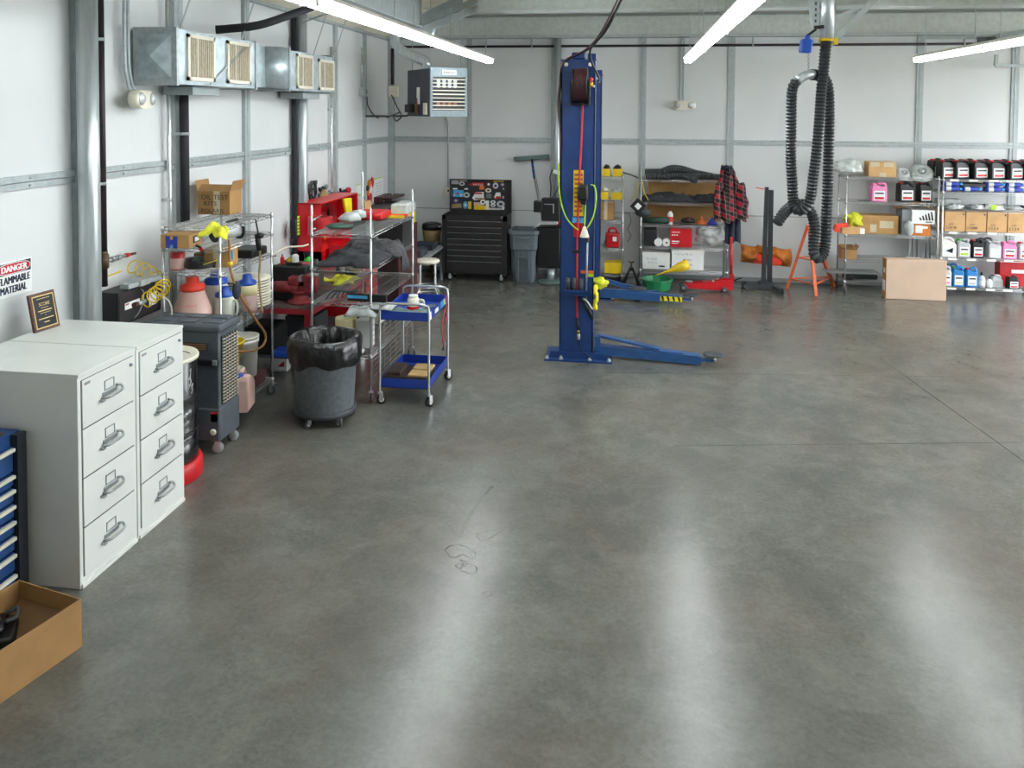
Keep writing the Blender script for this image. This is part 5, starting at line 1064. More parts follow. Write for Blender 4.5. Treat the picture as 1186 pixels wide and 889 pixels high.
# liner: outside skirt folded over the rim plus inside drape
m = MB('bag'); n = 96; rings = []
for j, (r, z, amp) in enumerate(((.332, .60, .012), (.348, .64, .014), (.352, .72, .012), (.352, .8, .01), (.345, .845, .012), (.315, .852, .012), (.29, .82, .014), (.27, .7, .03), (.25, .55, .04), (.2, .4, .04), (.1, .33, .03), (.01, .32, 0))):
    rg = []
    for k in range(n):
        a = 2*PI*k/n; w = amp*(math.sin(a*9+j*.4)+.6*math.sin(a*17+j)+.5*math.sin(a*5-j*.8)); zz = z+(.02*math.sin(a*4+1)+.018*math.sin(a*7) if j < 2 else .012*math.sin(a*3+1.2) if j < 6 else 0)
        rg.append(m.bm.verts.new(tc+V(((r+abs(w)*(1 if j < 4 else -1))*math.cos(a), (r+abs(w)*(1 if j < 4 else -1))*math.sin(a), zz))))
    rings.append(rg)
m.loft(rings, (False, True)); m.done('bin_liner', t)
m = MB('darkgrey'); m.lathe(tc, [(.28, .095), (.3, .1), (.3, .14), (.285, .15)], 40); m.done('dolly', t)
for k in range(5): a = -PI/2-.35+k*2*PI/5; caster(t, tc+V((.24*math.cos(a), .24*math.sin(a), 0)), .042, .028, a, 'darkgrey', 'offwhite', h=.1)

# ================================================================== BLUE CART
kx0, kx1, ky0, ky1 = -2.58, -2.06, 8.12, 8.96
t = thing('service_cart', 'two-tray blue service cart with chrome frame beside the tall rack', 'cart', ((kx0+kx1)/2, (ky0+ky1)/2, 0))
def tray(z0, z1):
    m = MB('cartblue'); m.box(kx0, kx1, ky0, ky1, z0, z0+.006)
    for q in ((kx0, kx1, ky0, ky0+.006), (kx0, kx1, ky1-.006, ky1), (kx0, kx0+.006, ky0, ky1), (kx1-.006, kx1, ky0, ky1)): m.box(*q, z0, z1)
    return m.done('tray', t)
tray(.885, .975); tray(.18, .275)
for y, s_ in ((ky0-.012, -1), (ky1+.012, 1)):
    m = MB('chrome'); zt = 1.06; m.tube(smooth_path([(kx0+.0, y, .12), (kx0, y, .5), (kx0, y, zt-.08), (kx0+.02, y+s_*.0, zt-.02), (kx0+.08, y, zt), ((kx0+kx1)/2, y, zt), (kx1-.08, y, zt), (kx1-.02, y, zt-.02), (kx1, y, zt-.08), (kx1, y, .5), (kx1, y, .12)], .03), .0135, 10); m.done('tube_frame', t)
for x in (kx0, kx1):
    for y in (ky0-.0, ky1+.0): caster(t, (x, y, 0), .052, .034, .4 if x < -2.3 else 1.0, 'blackrub', 'offwhite', h=.125)
m = MB('ltblue'); m.box(kx1, kx1+.0015, ky0+.5, ky0+.66, .9, .965); m.set('hazyellow').box(kx1, kx1+.0015, ky0+.66, ky0+.72, .9, .96); m.set('paper').box(kx1, kx1+.0015, ky0+.03, ky0+.1, .89, .97); m.box(kx1, kx1+.0015, ky0+.25, ky0+.4, .905, .95); m.done('maker_sticker', t)
t = thing('gas_can', 'small white jug with red label standing in top tray of blue cart', 'jug', (-2.33, 8.5, .892)); m = MB('offwhite'); c = V((-2.33, 8.5, .892)); m.lathe(c, [(.06, 0), (.065, .01), (.065, .13), (.045, .155), (.0, .16)], 22, caps=(True, False)); m.tube(smooth_path([c+V((.06, 0, .12)), c+V((.11, 0, .12)), c+V((.11, 0, .03)), c+V((.06, 0, .03))], .02), .012, 8); m.done('jug_body', t)
m = MB('white'); m.lathe(c+V((0, 0, .155)), [(.05, 0), (.05, .02)], 18); m.done('cap', t); m = MB('red'); m.lathe(c+V((0, 0, .02)), [(.0658, 0), (.0658, .04)], 22, caps=(False, False)); m.done('jug_label', t)
cloth_pile('grey_cloth', 'dark grey cloth lying in near end of the cart top tray', 'cloth', kx0+.03, kx1-.04, ky0+.02, ky0+.32, .893, .08, 'tealgrey', 21)
for k, (x, y, r) in enumerate(((-2.2, 8.6, .2), (-2.15, 8.75, .15), (-2.42, 8.75, .3))):
    m = MB('steel'); a = V((x-.1, y-.05, .905)); b = V((x+.08, y+.1, .905)); m.bar(a, b, .022, .014); m.cyl(b-V((0, 0, .006)), b+V((0, 0, .008)), .022, n=10); m.cyl(a-V((0, 0, .006)), a+V((0, 0, .008)), .02, n=10); m.done('wrench', label='loose steel wrench in top tray of blue cart, %s' % ('nearest one', 'middle one', 'farthest one')[k], cat='wrench')
cloth_pile('grey_glove', 'pale grey cloth glove hanging over near left edge of cart top tray', 'glove', kx0-.25, kx0+.12, ky0-.02, ky0+.2, .98, .06, 'filmgrey', 31)
t = thing('wooden_crate', 'dark wooden crate with ply pieces on lower tray of blue cart', 'crate', (-2.32, 8.4, .19))
m = MB('darkwood'); m.box(kx0+.02, kx1-.04, ky0+.03, ky0+.42, .188, .29, .006); m.done('crate_body', t)
for k in range(2): m = MB('plywood'); m.box(kx0+.28+k*.005, kx0+.48, ky0+.05+k*.19, ky0+.22+k*.19, .292, .306+k*.01); m.done('plywood_piece', t)
m = MB('darkwood'); m.box(kx0+.05, kx0+.2, ky0+.05, ky0+.38, .292, .33, .01); m.done('dark_block', t)
m = MB('hosered')
m.tube(smooth_path([at(515, 341, x=kx1+.03), at(518, 350, x=kx1+.035), at(514, 365, x=kx1+.04), at(512, 385, x=kx1+.04), at(514, 402, x=kx1+.04)], .03), .005, 6); m.tube(smooth_path([at(515, 341, x=kx1+.05), at(519, 355, x=kx1+.055), at(516, 375, x=kx1+.05), at(516, 395, x=kx1+.05)], .03), .005, 6)
m.set('black').cyl(at(514, 400, x=kx1+.04), at(513, 405, x=kx1+.04), .01, n=8); m.done('test_lead', label='thin red test leads hanging from far corner of blue cart', cat='cable')

# ================================================================== BLACK TOOL CHEST WITH STICKERED LID
gx0, gx1, gy0, gy1 = -3.37, -2.2, 14.2, 14.75; zt = 1.18
t = thing('rolling_tool_chest', 'black roller tool chest with open sticker-covered lid on back wall', 'tool chest', ((gx0+gx1)/2, 14.5, 0))
m = MB('charcoal'); m.box(gx0, gx1, gy0+.02, gy1, .14, zt-.09); m.box(gx0, gx0+.07, gy0, gy0+.03, .14, zt); m.box(gx1-.07, gx1, gy0, gy0+.03, .14, zt)
for q in ((gx0, gx1, gy0, gy0+.02), (gx0, gx1, gy1-.02, gy1), (gx0, gx0+.02, gy0+.02, gy1-.02), (gx1-.02, gx1, gy0+.02, gy1-.02)): m.box(*q, zt-.09, zt)
m.done('chest_body', t)
zs = [.17, .37, .47, .57, .67, .77, .88, .98, 1.09]
for a, b in zip(zs, zs[1:]):
    m = MB('charcoal'); m.box(gx0+.08, gx1-.08, gy0-.012, gy0+.02, a+.006, b-.006, .004); d_ = m.done('drawer', t); m = MB('steel'); m.box(gx0+.1, gx1-.1, gy0-.02, gy0-.008, b-.014, b-.006); m.done('drawer_pull', d_)
m = MB('charcoal'); ly = gy1-.02; zl0, zl1 = zt+.02, 1.78; m.box(gx0+.03, gx1-.0, ly, ly+.025, zl0-.02, zl1); m.box(gx0+.03, gx0+.05, ly-.05, ly, zl0, zl1); m.box(gx1-.02, gx1, ly-.05, ly, zl0, zl1); m.box(gx0+.03, gx1, ly-.05, ly, zl1-.015, zl1); lid = m.done('open_lid', t)
for x in (gx0+.09, gx1-.09): m = MB('black'); m.bar((x, gy0+.25, zt-.02), (x, ly-.04, zl1-.22), .012, .012); m.done('lid_stay', t)
m = MB('chrome'); m.tube(smooth_path([(gx0, gy0+.15, zt-.22), (gx0-.1, gy0+.15, zt-.24), (gx0-.1, gy0+.35, zt-.24), (gx0, gy0+.35, zt-.22)], .03), .012, 8); m.done('side_handle', t); m = MB('chrome'); m.cyl((gx1-.09, gy0+.0, zt-.02), (gx1-.09, gy0-.02, zt-.02), .02, n=10); m.done('lock', t)
for x in (gx0+.12, gx1-.12):
    for y in (gy0+.08, gy1-.1): caster(t, (x, y, 0), .06, .04, .2, 'blackrub', 'midgrey', h=.145)
# stickers on lid: px boxes in the 1186 crop (510..600 x 200..255 zoomed 13.18)
def sx(u): return at(510+u/13.18, 225, y=ly).x
def sz(v): return at(555, 200+v/13.18, y=ly).z
st = [(135, 110, 280, 180, 'trimgrey', 'q'), (290, 108, 405, 135, 'pinkish', 'q'), (285, 140, 375, 205, 'silverjug', 'o'), (430, 148, 670, 200, 'red', 'w'), (596, 200, 672, 255, 'orange', 'q'), (695, 125, 778, 220, 'maroon', 'o'), (800, 145, 885, 240, 'silverjug', 'o'), (805, 115, 970, 135, 'yellow', 'q'), (910, 142, 985, 205, 'inkblue', 'o'), (940, 215, 990, 262, 'maroon', 'o'), (148, 275, 175, 375, 'ltblue', 'q'), (190, 240, 262, 262, 'paper', 'q'), (195, 270, 355, 375, 'ltblue', 'c'), (358, 238, 425, 262, 'paper', 'w'), (350, 300, 450, 385, 'silverjug', 'o'), (485, 290, 670, 420, 'paper', 'w'), (530, 385, 690, 405, 'amber', 'q'), (685, 232, 780, 300, 'offwhite', 'o'), (700, 315, 780, 385, 'cangrey', 'q'), (820, 292, 922, 390, 'paper', 'w'), (835, 350, 920, 390, 'red', 'w'), (945, 345, 975, 385, 'silverjug', 'o'), (195, 400, 285, 465, 'inkblue', 'o'), (140, 475, 330, 550, 'tan', 'w'), (345, 440, 420, 555, 'ltblue', 'o'), (425, 440, 475, 555, 'yellow', 'q'), (512, 450, 640, 495, 'pinkish', 'q'), (515, 495, 698, 562, 'yellow', 'q'), (608, 405, 695, 485, 'paper', 'o'), (695, 420, 745, 560, 'paper', 'q'), (745, 530, 925, 560, 'silverjug', 'q'), (765, 415, 845, 470, 'paper', 'o'), (765, 468, 845, 515, 'paper', 'o'), (860, 420, 985, 520, 'silverjug', 'o'), (930, 505, 990, 558, 'paper', 'w')]
ss = {}
for k, (a, b, c, d, mt, kd) in enumerate(st):
    m = MB(mt); x0, x1, z1, z0 = sx(a), sx(c), sz(b), sz(d); yy = ly-.001-.0004*(k % 6); cx_, cz_ = (x0+x1)/2, (z0+z1)/2; rx_, rz_ = (x1-x0)/2, (z1-z0)/2
    if kd == 'o': P = [(cx_+rx_*math.cos(q), cz_+rz_*math.sin(q)) for q in [2*PI*i/18 for i in range(18)]]
    elif kd == 'w': P = [(x0, cz_-rz_*.5), (x0+rx_*.4, z0), (x1, z0+rz_*.3), (x1-rx_*.1, z1), (x0+rx_*.6, z1-rz_*.1)]
    else: P = [(x0, z0), (x1, z0), (x1, z1), (x0, z1)]
    m.prism(P, 'y', yy, yy-.0006)
    if kd == 'o': m.set('black' if mt in ('silverjug', 'paper', 'offwhite') else 'paper'); m.prism([(cx_+rx_*.45*math.cos(q), cz_+rz_*.4*math.sin(q)) for q in [2*PI*i/12 for i in range(12)]], 'y', yy-.0006, yy-.001)
    if kd == 'c':
        for i in range(3): m.set(('pinkish', 'red', 'offwhite')[i]); m.box(x0+rx_*2*i/3, x0+rx_*2*i/3+rx_*.4, yy-.001, yy-.0006, z0+rz_*(.2+.5*(i % 2)), z0+rz_*(.8+.5*(i % 2)))
    m.done('sticker', lid)
text('MOTUL', .05, (sx(500), ly-.006, sz(195)), (1, 0, 0), (0, 0, 1), 'paper', lid, width=sx(655)-sx(500)); mm = MB('red'); mm.box(sx(520), sx(640), ly-.0045, ly-.004, sz(325), sz(300)); mm.done('sticker', lid)
m = MB('yellow'); m.prism([(sx(235)+.012*math.cos(a)*2, sz(432)+.012*math.sin(a)*2) for a in [2*PI*i/12 for i in range(12)]], 'y', ly-.005, ly-.0055); m.done('sticker', lid); m = MB('yellow'); m.prism([(sx(950)+.012*math.cos(a)*2, sz(172)+.012*math.sin(a)*2) for a in [2*PI*i/12 for i in range(12)]], 'y', ly-.005, ly-.0055); m.done('sticker', lid)

# ================================================================== GREY WHEELED BIN, PEDESTAL MACHINE, WALL BRUSH
wx0, wx1, wy0, wy1 = -2.16, -1.66, 14.2, 14.82
t = thing('wheeled_bin', 'grey open wheeled refuse bin between tool chest and black pedestal machine', 'bin', ((wx0+wx1)/2, 14.5, 0))
m = MB('bingrey')
def ringbox(x0, x1, y0, y1, z, c=.06): return [m.bm.verts.new(V(p)) for p in ((x0+c, y0, z), (x1-c, y0, z), (x1, y0+c, z), (x1, y1-c, z), (x1-c, y1, z), (x0+c, y1, z), (x0, y1-c, z), (x0, y0+c, z))]
m.loft([ringbox(wx0+.07, wx1-.07, wy0+.12, wy1-.02, .0), ringbox(wx0+.05, wx1-.05, wy0+.1, wy1-.02, .1), ringbox(wx0+.03, wx1-.03, wy0+.05, wy1, .58), ringbox(wx0+.01, wx1-.01, wy0+.02, wy1, .6), ringbox(wx0+.0, wx1, wy0+.0, wy1, .86), ringbox(wx0-.02, wx1+.02, wy0-.03, wy1+.01, .87), ringbox(wx0-.02, wx1+.02, wy0-.03, wy1+.01, .93), ringbox(wx0+.02, wx1-.02, wy0+.02, wy1-.03, .93), ringbox(wx0+.05, wx1-.05, wy0+.05, wy1-.04, .6), ringbox(wx0+.09, wx1-.09, wy0+.14, wy1-.06, .1)], smooth=False); m.done('bin_body', t)
m = MB('bingrey'); cxb = (wx0+wx1)/2-.02; m.box(cxb-.08, cxb-.06, wy0-.0, wy0+.1, .05, .58); m.box(cxb+.1, cxb+.12, wy0-.0, wy0+.1, .05, .58); m.box(cxb-.06, cxb+.1, wy0+.01, wy0+.06, .44, .47); m.done('front_ribs', t)
m = MB('bingrey'); m.tube([(wx0+.15, wy0-.02, .82), (wx0+.15, wy0-.06, .82), (wx1-.15, wy0-.06, .82), (wx1-.15, wy0-.02, .82)], .012, 8); m.done('lift_bar', t)
m = MB('darkgrey'); m.quad((wx0+.0, wy1+.01, .93), (wx1, wy1+.01, .93), (wx1, wy1+.1, .88), (wx0, wy1+.1, .88), .02); m.done('hinged_lid', t)
# pedestal machine
t = thing('pedestal_machine', 'black diagnostic machine with two screens on pedestal beside blue lift', 'machine', at(635, 325, z=0))
def pxb(m, x0, y0, x1, y1, ya, yb_, bev=.006): a, b = at(x0, y0, y=ya), at(x1, y1, y=ya); m.box(min(a.x, b.x), max(a.x, b.x), ya, yb_, min(a.z, b.z), max(a.z, b.z), bev); return m
m = MB('black'); pxb(m, 622, 263, 649, 311, 14.3, 14.7, .03); m.done('machine_body', t)
m = MB('black'); pxb(m, 627, 230, 647, 257, 14.35, 14.6, .01); m.set('silverjug'); pxb(m, 630, 236, 641, 237, 14.34, 14.36, 0); pxb(m, 640.5, 236, 641.5, 247, 14.34, 14.36, 0); m.done('upper_box', t)
m = MB('black'); pxb(m, 618, 233, 628, 246, 14.25, 14.45, .01); m.done('side_screen', t)
m = MB('silverjug'); pxb(m, 625, 257, 645, 260.5, 14.2, 14.5, .004); m.set('white'); m.bar(at(618, 264, y=14.2), at(626, 259, y=14.2), .02, .01); m.done('keyboard_tray', t)
m = MB('zinc'); a = at(638, 311, y=14.4); m.cyl((a.x, 14.42, .04), (a.x, 14.42, a.z), .07, n=18); m.done('stem', t); m = MB('tealgrey'); m.lathe((a.x, 14.42, 0), [(.23, 0), (.235, .02), (.2, .04), (.07, .05)], 30); m.done('base', t)
t = thing('fire_extinguisher', 'thin red cylinder with yellow band right of pedestal machine', 'cylinder', at(646, 275, y=14.6)); m = MB('red'); a, b = at(646, 286.5, y=14.8), at(646, 255, y=14.8); m.lathe(a, [(.05, 0), (.055, .02), (.055, b.z-a.z-.06), (.02, b.z-a.z)], 18); m.done('cylinder_body', t); m = MB('yellow'); m.lathe(a+V((0, 0, .2)), [(.0565, 0), (.0565, .09)], 18, caps=(False, False)); m.done('label_band', t)
m = MB('steel'); m.cyl((a.x, 14.8, a.z-.0), (a.x, 14.8, 0), .02, n=8); m.lathe((a.x, 14.8, 0), [(.09, 0), (.09, .02), (.02, .03)], 18); m.done('stand', t)
t = thing('push_brush', 'wide grey push brush with blue grip leaning against the back wall', 'brush', at(616, 180, y=YB-.1))
m = MB('tealgrey'); a, b = at(597, 184, y=YB-.09), at(636, 181, y=YB-.09); m.bar(a, b, .09, .075); m.sph(a, (.03, .05, .045)); m.done('brush_head', t)
m = MB('blackrub'); m.bar(a+V((0, .05, -.02)), b+V((0, .05, -.02)), .03, .06); m.done('bristles', t)
p0, p1, p2 = at(616, 184, y=YB-.12), at(619, 207, y=YB-.22), at(628, 255, y=YB-.42)
m = MB('black'); m.cyl(p0, p1, .02, n=10); m.set('capblue')
for k in range(3): m.cyl(p0.lerp(p1, .25+k*.27), p0.lerp(p1, .37+k*.27), .027, n=10)
m.done('blue_grip', t); m = MB('steel'); m.cyl(p1, p2+(p2-p1)*1.55, .014, n=8); m.cyl(p1+V((.03, 0, 0)), p2+V((.03, 0, 0)), .007, n=6); m.done('pole', t)
m = MB('darkgrey'); m.tube(smooth_path([at(640, 196, y=14.95), at(637, 205, y=14.9), at(638, 215, y=14.9), at(638, 230, y=14.9), at(644, 222, y=14.9), at(648, 212, y=14.9)], .05), .012, 6); m.set('paper').bar(at(641, 198, y=14.9), at(652, 202, y=14.9), .1, .06); m.done('extension_cable', label='dark looping cord with white plug hung beside the silver back-wall pipe', cat='cord')
# sleeve with lime letters on left wall and white cable
a, b = at(343, 254, x=XW+.16), at(343, 277, x=XW+.16); t = thing('cable_sleeve', 'black sleeve with lime marking left of the far galvanised downpipe', 'sleeve', a)
m = MB('black'); m.box(XW+.1, XW+.19, a.y-.07, a.y+.07, b.z, a.z, .02); m.done('sleeve_body', t); m = MB('lime')
for k in range(6): m.box(XW+.19, XW+.193, a.y-.035, a.y+.035, b.z+.06+k*.045, b.z+.09+k*.045)
m.done('lime_mark', t)
m = MB('offwhite'); m.tube(smooth_path([at(315, 296, x=-3.85), at(325, 290, x=-4.0), at(336, 286, x=-4.1), at(350, 285, x=-4.2), at(357, 283, x=-4.25)], .05), .012, 6); m.done('loose_cable', label='pale cable stretched between nearest rack and red hutch', cat='cable')
# ================================================================== TWO-POST LIFT
LX0, LX1, LY = -.885, -.475, 9.98
def lift_post(label, x0, x1, y0, y1, zt, face):
    """steel channel post, open side towards the other post; face=-1 back plate looks to -Y"""
    t = thing('lift_post', label, 'car lift', ((x0+x1)/2, (y0+y1)/2, 0)); th = .012
    m = MB('liftblue'); yb = y0 if face < 0 else y1
    m.box(x0, x1, min(yb, yb-face*th), max(yb, yb-face*th), .02, zt)
    for xa, xb in ((x0, x0+th), (x1-th, x1)): m.box(xa, xb, y0, y1, .02, zt)
    yo = y1 if face < 0 else y0
    for xa, xb in ((x0, x0+.07), (x1-.07, x1)): m.box(xa, xb, min(yo, yo+face*th), max(yo, yo+face*th), .02, zt)
    m.done('column', t)
    m = MB('liftblue'); m.box(x0-.015, x1+.015, y0-.02, y1+.02, zt-.0, zt+.012); m.box(x0+.0, x1, y0-.02, y0-.005, zt-.14, zt); m.box(x0+.12, x1-.12, y0-.01, y0+.12, zt+.01, zt+.1, .02); m.box(x1-.1, x1, y0+.1, y0+.3, zt+.01, zt+.09)
    m.done('top_cap', t)
    for x in (x0+.06, x1-.06): m = MB('offwhite'); m.cyl((x, y0-.022, zt-.05), (x, y0-.04, zt-.05), .024, n=12); m.done('cap_bolt', t)
    m = MB('liftblue'); m.box(x0-.17, x1+.24, y0-.12, y1+.12, 0, .018); m.prism([(x0-.13, .018), (x1+.2, .018), (x1+.14, .1), (x0-.1, .1)], 'y', y0-.035, y0-.023); m.done('base_plate', t)
    for x in (x0-.14, x0+.03, x1-.03, x1+.2): m = MB('galv'); m.cyl((x, y0-.085, .018), (x, y0-.085, .06), .013, n=8); m.cyl((x, y0-.085, .018), (x, y0-.085, .04), .026, n=6); m.done('anchor_bolt', t)
    m = MB('black'); m.box(x0+.06, x1-.06, y0+.05, y1-.05, .1, zt-.3); m.done('inner_carriage', t)
    return t
ztop = at(668, 70, y=LY).z
t1 = lift_post('blue lift post in the foreground with hose reel, nearer of two', LX0, LX1, LY, LY+.32, ztop, -1)
t2 = lift_post('blue lift post mostly hidden behind the nearer one', LX0+.0, -.53, 13.3, 13.62, 3.62, 1)
def lift_arm(post, p_root, p_tip, hazard=False, brace=True):
    r, q = V(p_root), V(p_tip); d = (q-r).normalized(); L = (q-r).length; b = r+d*L*.52; c = r+d*L*.9
    m = MB('armblue'); m.bar(r, b+d*L*.35, .14, .105); t = m.done('lift_arm', post)
    m = MB('armblue'); m.bar(b, c, .1, .08); m.done('inner_tube', t)
    if brace:
        m = MB('armblue'); m.bar(r+V((.05, 0, .17)), r+d*L*.55+V((0, 0, .075)), .1, .025); m.bar(r+d*L*.42+V((0, 0, .06)), r+d*L*.75+V((0, 0, .06)), .12, .012); m.done('gusset_plate', t)
        m = MB('armblue'); m.box(r.x+.0, r.x+.07, r.y-.07, r.y+.07, .03, .27); m.done('pivot_knuckle', t)
    else:
        m = MB('armblue'); m.bar(r+V((0, 0, .07)), r+d*L*.75+V((0, 0, .055)), .11, .02); m.done('gusset_plate', t)
    m = MB('armblue'); m.bar(c-d*.05, q, .07, .03); m.done('tip_plate', t)
    m = MB('steel'); m.cyl(q+V((0, 0, -.02)), q+V((0, 0, .05)), .03, n=12); m.set('darkgrey').lathe(q+V((0, 0, .05)), [(.05, 0), (.12, .012), (.125, .03), (.1, .031), (.0, .015)], 24, caps=(True, False)); m.done('lifting_pad', t)
    m = MB('offwhite'); m.bar(b+V((.12, -.072, .03)), b+V((.42, -.072, .03)), .004, .02); m.done('safety_label', t)
    if hazard:
        m = MB('hazyellow'); w = .34; s_ = r+d*L*.66; m.bar(s_+V((0, -.072, 0)), s_+d*w+V((0, -.072, 0)), .004, .075); m.set('black')
        for k in range(4): p = s_+d*(.04+k*.085)+V((0, -.075, 0)); m.hexa([p+V(o) for o in ((0, -.001, -.037), (.035, -.001, -.037), (.035, .001, -.037), (0, .001, -.037), (-.03, -.001, .037), (.005, -.001, .037), (.005, .001, .037), (-.03, .001, .037))])
        m.done('hazard_stripes', t)
    return t
q = at(826, 409, y=10.1); lift_arm(t1, (LX1+.02, 10.14, .1), (q.x, 10.02, .06))
q = at(800, 342, y=13.2); lift_arm(t2, (-.5, 13.25, .1), (q.x, 13.1, .09), True, False)
m = MB('armblue'); m.bar(at(702, 325, y=13.5), at(742, 336, y=13.4), .05, .07); m.bar(at(742, 338, y=13.4), at(762, 338, y=13.4), .08, .05); t = m.done('lift_arm', t2)
c = at(738, 340, y=13.35); m = MB('darkgrey'); m.cyl(V((c.x, c.y, .01)), V((c.x, c.y, .16)), .05, n=12); m.lathe(V((c.x, c.y, .15)), [(.06, 0), (.15, .02), (.15, .04), (.0, .03)], 22, caps=(True, False)); m.done('lifting_pad', t)
# things hung on the near post
FY = LY-.002
def fp(px, py, off=0): return at(px, py, y=FY-off)
t = thing('hose_reel', 'dark red hose wound on black reel high on the nearer blue post', 'hose reel', fp(671, 97))
a, b = fp(664, 98, .17), fp(680, 98, .17)
m = MB('maroon')
R_ = .2
for k in range(8):
    x = a.x+.02+(b.x-a.x-.04)*k/7; m.tube([V((x, a.y+.0+.15*math.cos(q), a.z+R_*.92*math.sin(q))) for q in [2*PI*i/28 for i in range(28)]], .014, 6, closed=True)
m.done('wound_hose', t)
for x, mt in ((a.x, 'black'), (b.x, 'black')):
    m = MB(mt)
    m.cyl((x-.008, a.y, a.z), (x+.008, a.y, a.z), .2, n=28); m.done('reel_flange', t)
m = MB('black'); m.box(a.x-.03, b.x+.03, a.y+.02, FY, a.z-.24, a.z-.225); m.box(a.x-.035, a.x-.02, a.y-.1, FY, a.z-.24, a.z+.05); m.box(b.x+.02, b.x+.035, a.y-.1, FY, a.z-.24, a.z+.05); m.done('reel_bracket', t)
m = MB('yellow'); m.cyl((b.x+.03, a.y, a.z), (b.x+.07, a.y, a.z+.0), .03, n=10); m.set('bright').cyl((b.x+.03, a.y, a.z+.03), (b.x+.06, a.y, a.z+.08), .022, n=10); m.set('steel').cyl((b.x+.06, a.y, a.z-.02), (b.x+.09, a.y, a.z-.02), .018, n=8); m.done('swivel_fitting', t)
t = thing('air_hose', 'red air hose hanging down front of the nearer blue post', 'hose', fp(672, 240))
m = MB('hosered'); P = smooth_path([fp(675, 119, .1), fp(673.5, 160, .04), fp(671.5, 200, .03), fp(669.5, 250, .03), fp(668.5, 290, .04), fp(668, 330, .03), fp(668.5, 368, .03)], .05); m.tube(P, .013, 8); m.done('hose_run', t)
m = MB('black'); m.cyl(fp(668.5, 368, .03), fp(669.5, 382, .03), .016, n=8); c = fp(668, 291, .04); m.box(c.x-.05, c.x+.05, c.y-.02, c.y+.02, c.z-.02, c.z+.02, .01); m.done('hose_clip', t)
m = MB('brass'); m.cyl(fp(669.5, 382, .03), fp(670, 386, .03), .018, n=8); m.set('steel').cyl(fp(670, 386, .03), fp(670, 393, .03), .022, n=10); m.set('navy').tube(smooth_path([fp(670, 393, .03), fp(671, 400, .04), fp(676, 408, .06), fp(684, 414, .1), fp(687, 417, .12)], .03), .008, 6); m.done('hose_end', t)
t = thing('power_cables', 'black power cables drooping from the roof to nearer post top', 'cable', fp(650, 80))
m = MB('black'); m.tube(smooth_path([fp(724, -10, .6), fp(716, 8, .6), fp(706, 25, .5), fp(694, 44, .35), fp(684, 55, .2), fp(668, 64, .12), fp(655, 70, .05), fp(650, 77, .0), fp(649.5, 95, -.04), fp(648, 110, -.04), fp(649.5, 140, -.04), fp(650.0, 200, -.04), fp(650, 235, -.04)], .08), .016, 8); m.done('cable_run', t, label='black cable')
m = MB('maroon'); m.tube(smooth_path([fp(720, -10, .6), fp(703, 25, .55), fp(690, 46, .4), fp(676, 59, .2), fp(657, 68, .1), fp(649, 80, .04), fp(648, 98, .04), fp(646, 118, .04), fp(648.5, 150, .04), fp(649, 180, .04)], .08), .01, 6); m.done('cable_run', t, label='dark red cable')
m = MB('black'); m.tube(smooth_path([fp(712, 18, .5), fp(700, 38, .45), fp(684, 56, .3), fp(684, 68, .2), fp(687, 76, .15), fp(693, 88, .12), fp(694, 94, .12), fp(690, 97, .14), fp(684, 97, .17)], .06), .013, 8); m.done('cable_run', t)
m = MB('yellow'); a, b = fp(664, 250), fp(676, 197); m.box(a.x, b.x, FY-.003, FY, a.z, b.z); m.set('amber')
for k in range(9): m.box(a.x+.01, b.x-.01, FY-.004, FY-.003, a.z+.05+k*.055, a.z+.08+k*.055)
w1 = m.done('warning_strip', label='tall yellow warning strip stuck on front of nearer blue post', cat='label')
m = MB('ltblue'); a, b = fp(663, 258), fp(676, 252); m.box(a.x, b.x, FY-.003, FY, a.z, b.z); m.set('red'); a, b = fp(664, 274), fp(675, 258); m.box(a.x, b.x, FY-.003, FY, a.z, b.z); m.done('capacity_label', label='blue over red label stuck under the yellow warning strip', cat='label')
t = thing('cord_reel', 'black retractable cord reel with lime cord on nearer blue post', 'cord reel', fp(677, 224))
a, b = fp(669.5, 234), fp(682, 213); m = MB('black'); m.box(a.x, b.x, FY-.14, FY-.005, a.z+.03, b.z, .03); m.box(a.x+.04, b.x-.02, FY-.1, FY-.04, a.z-.02, a.z+.03, .01); m.done('reel_case', t)
m = MB('lime'); m.tube(smooth_path([fp(684, 214, .05), fp(688, 215, .05), fp(690.5, 225, .06), fp(689, 243, .07), fp(685, 256, .1), fp(679, 265, .12)], .04), .009, 6); m.tube(smooth_path([fp(678, 234, .07), fp(677.5, 250, .08), fp(677, 262, .1)], .04), .009, 6); m.tube(smooth_path([fp(646.5, 190, .03), fp(647, 210, .03), fp(650, 235, .05), fp(656, 252, .06), fp(664, 262, .08), fp(670, 266, .09)], .04), .009, 6); m.done('lime_cord', t)
m = MB('offwhite'); c = fp(677, 268, .1); m.lathe(c, [(.055, -.07), (.055, -.055), (.02, .05), (.015, .06)], 18); m.done('cord_plug', t)
t = thing('blow_gun', 'black air gun with steel rod hanging on nearer blue post', 'air tool', fp(679, 300))
m = MB('steel'); m.tube([fp(680.5, 279, .06), fp(679.5, 310, .06), fp(678.5, 348, .06)], .012, 8); m.done('rod', t); m = MB('brass'); m.cyl(fp(681, 272, .06), fp(680.5, 280, .06), .016, n=8); m.done('fitting', t)
m = MB('black'); m.cyl(fp(672, 346, .07), fp(679, 350, .07), .03, n=10); m.cyl(fp(678, 350, .07), fp(686, 369, .07), .03, .02, n=10); m.done('grip', t); m = MB('silverjug'); m.tube(smooth_path([fp(675, 345, .08), fp(680, 349, .09), fp(686, 358, .09)], .03), .012, 6); m.done('trigger', t)
t = thing('adapter_rack', 'blue bracket holding three dark lift adapters on nearer post', 'rack', fp(668, 335))
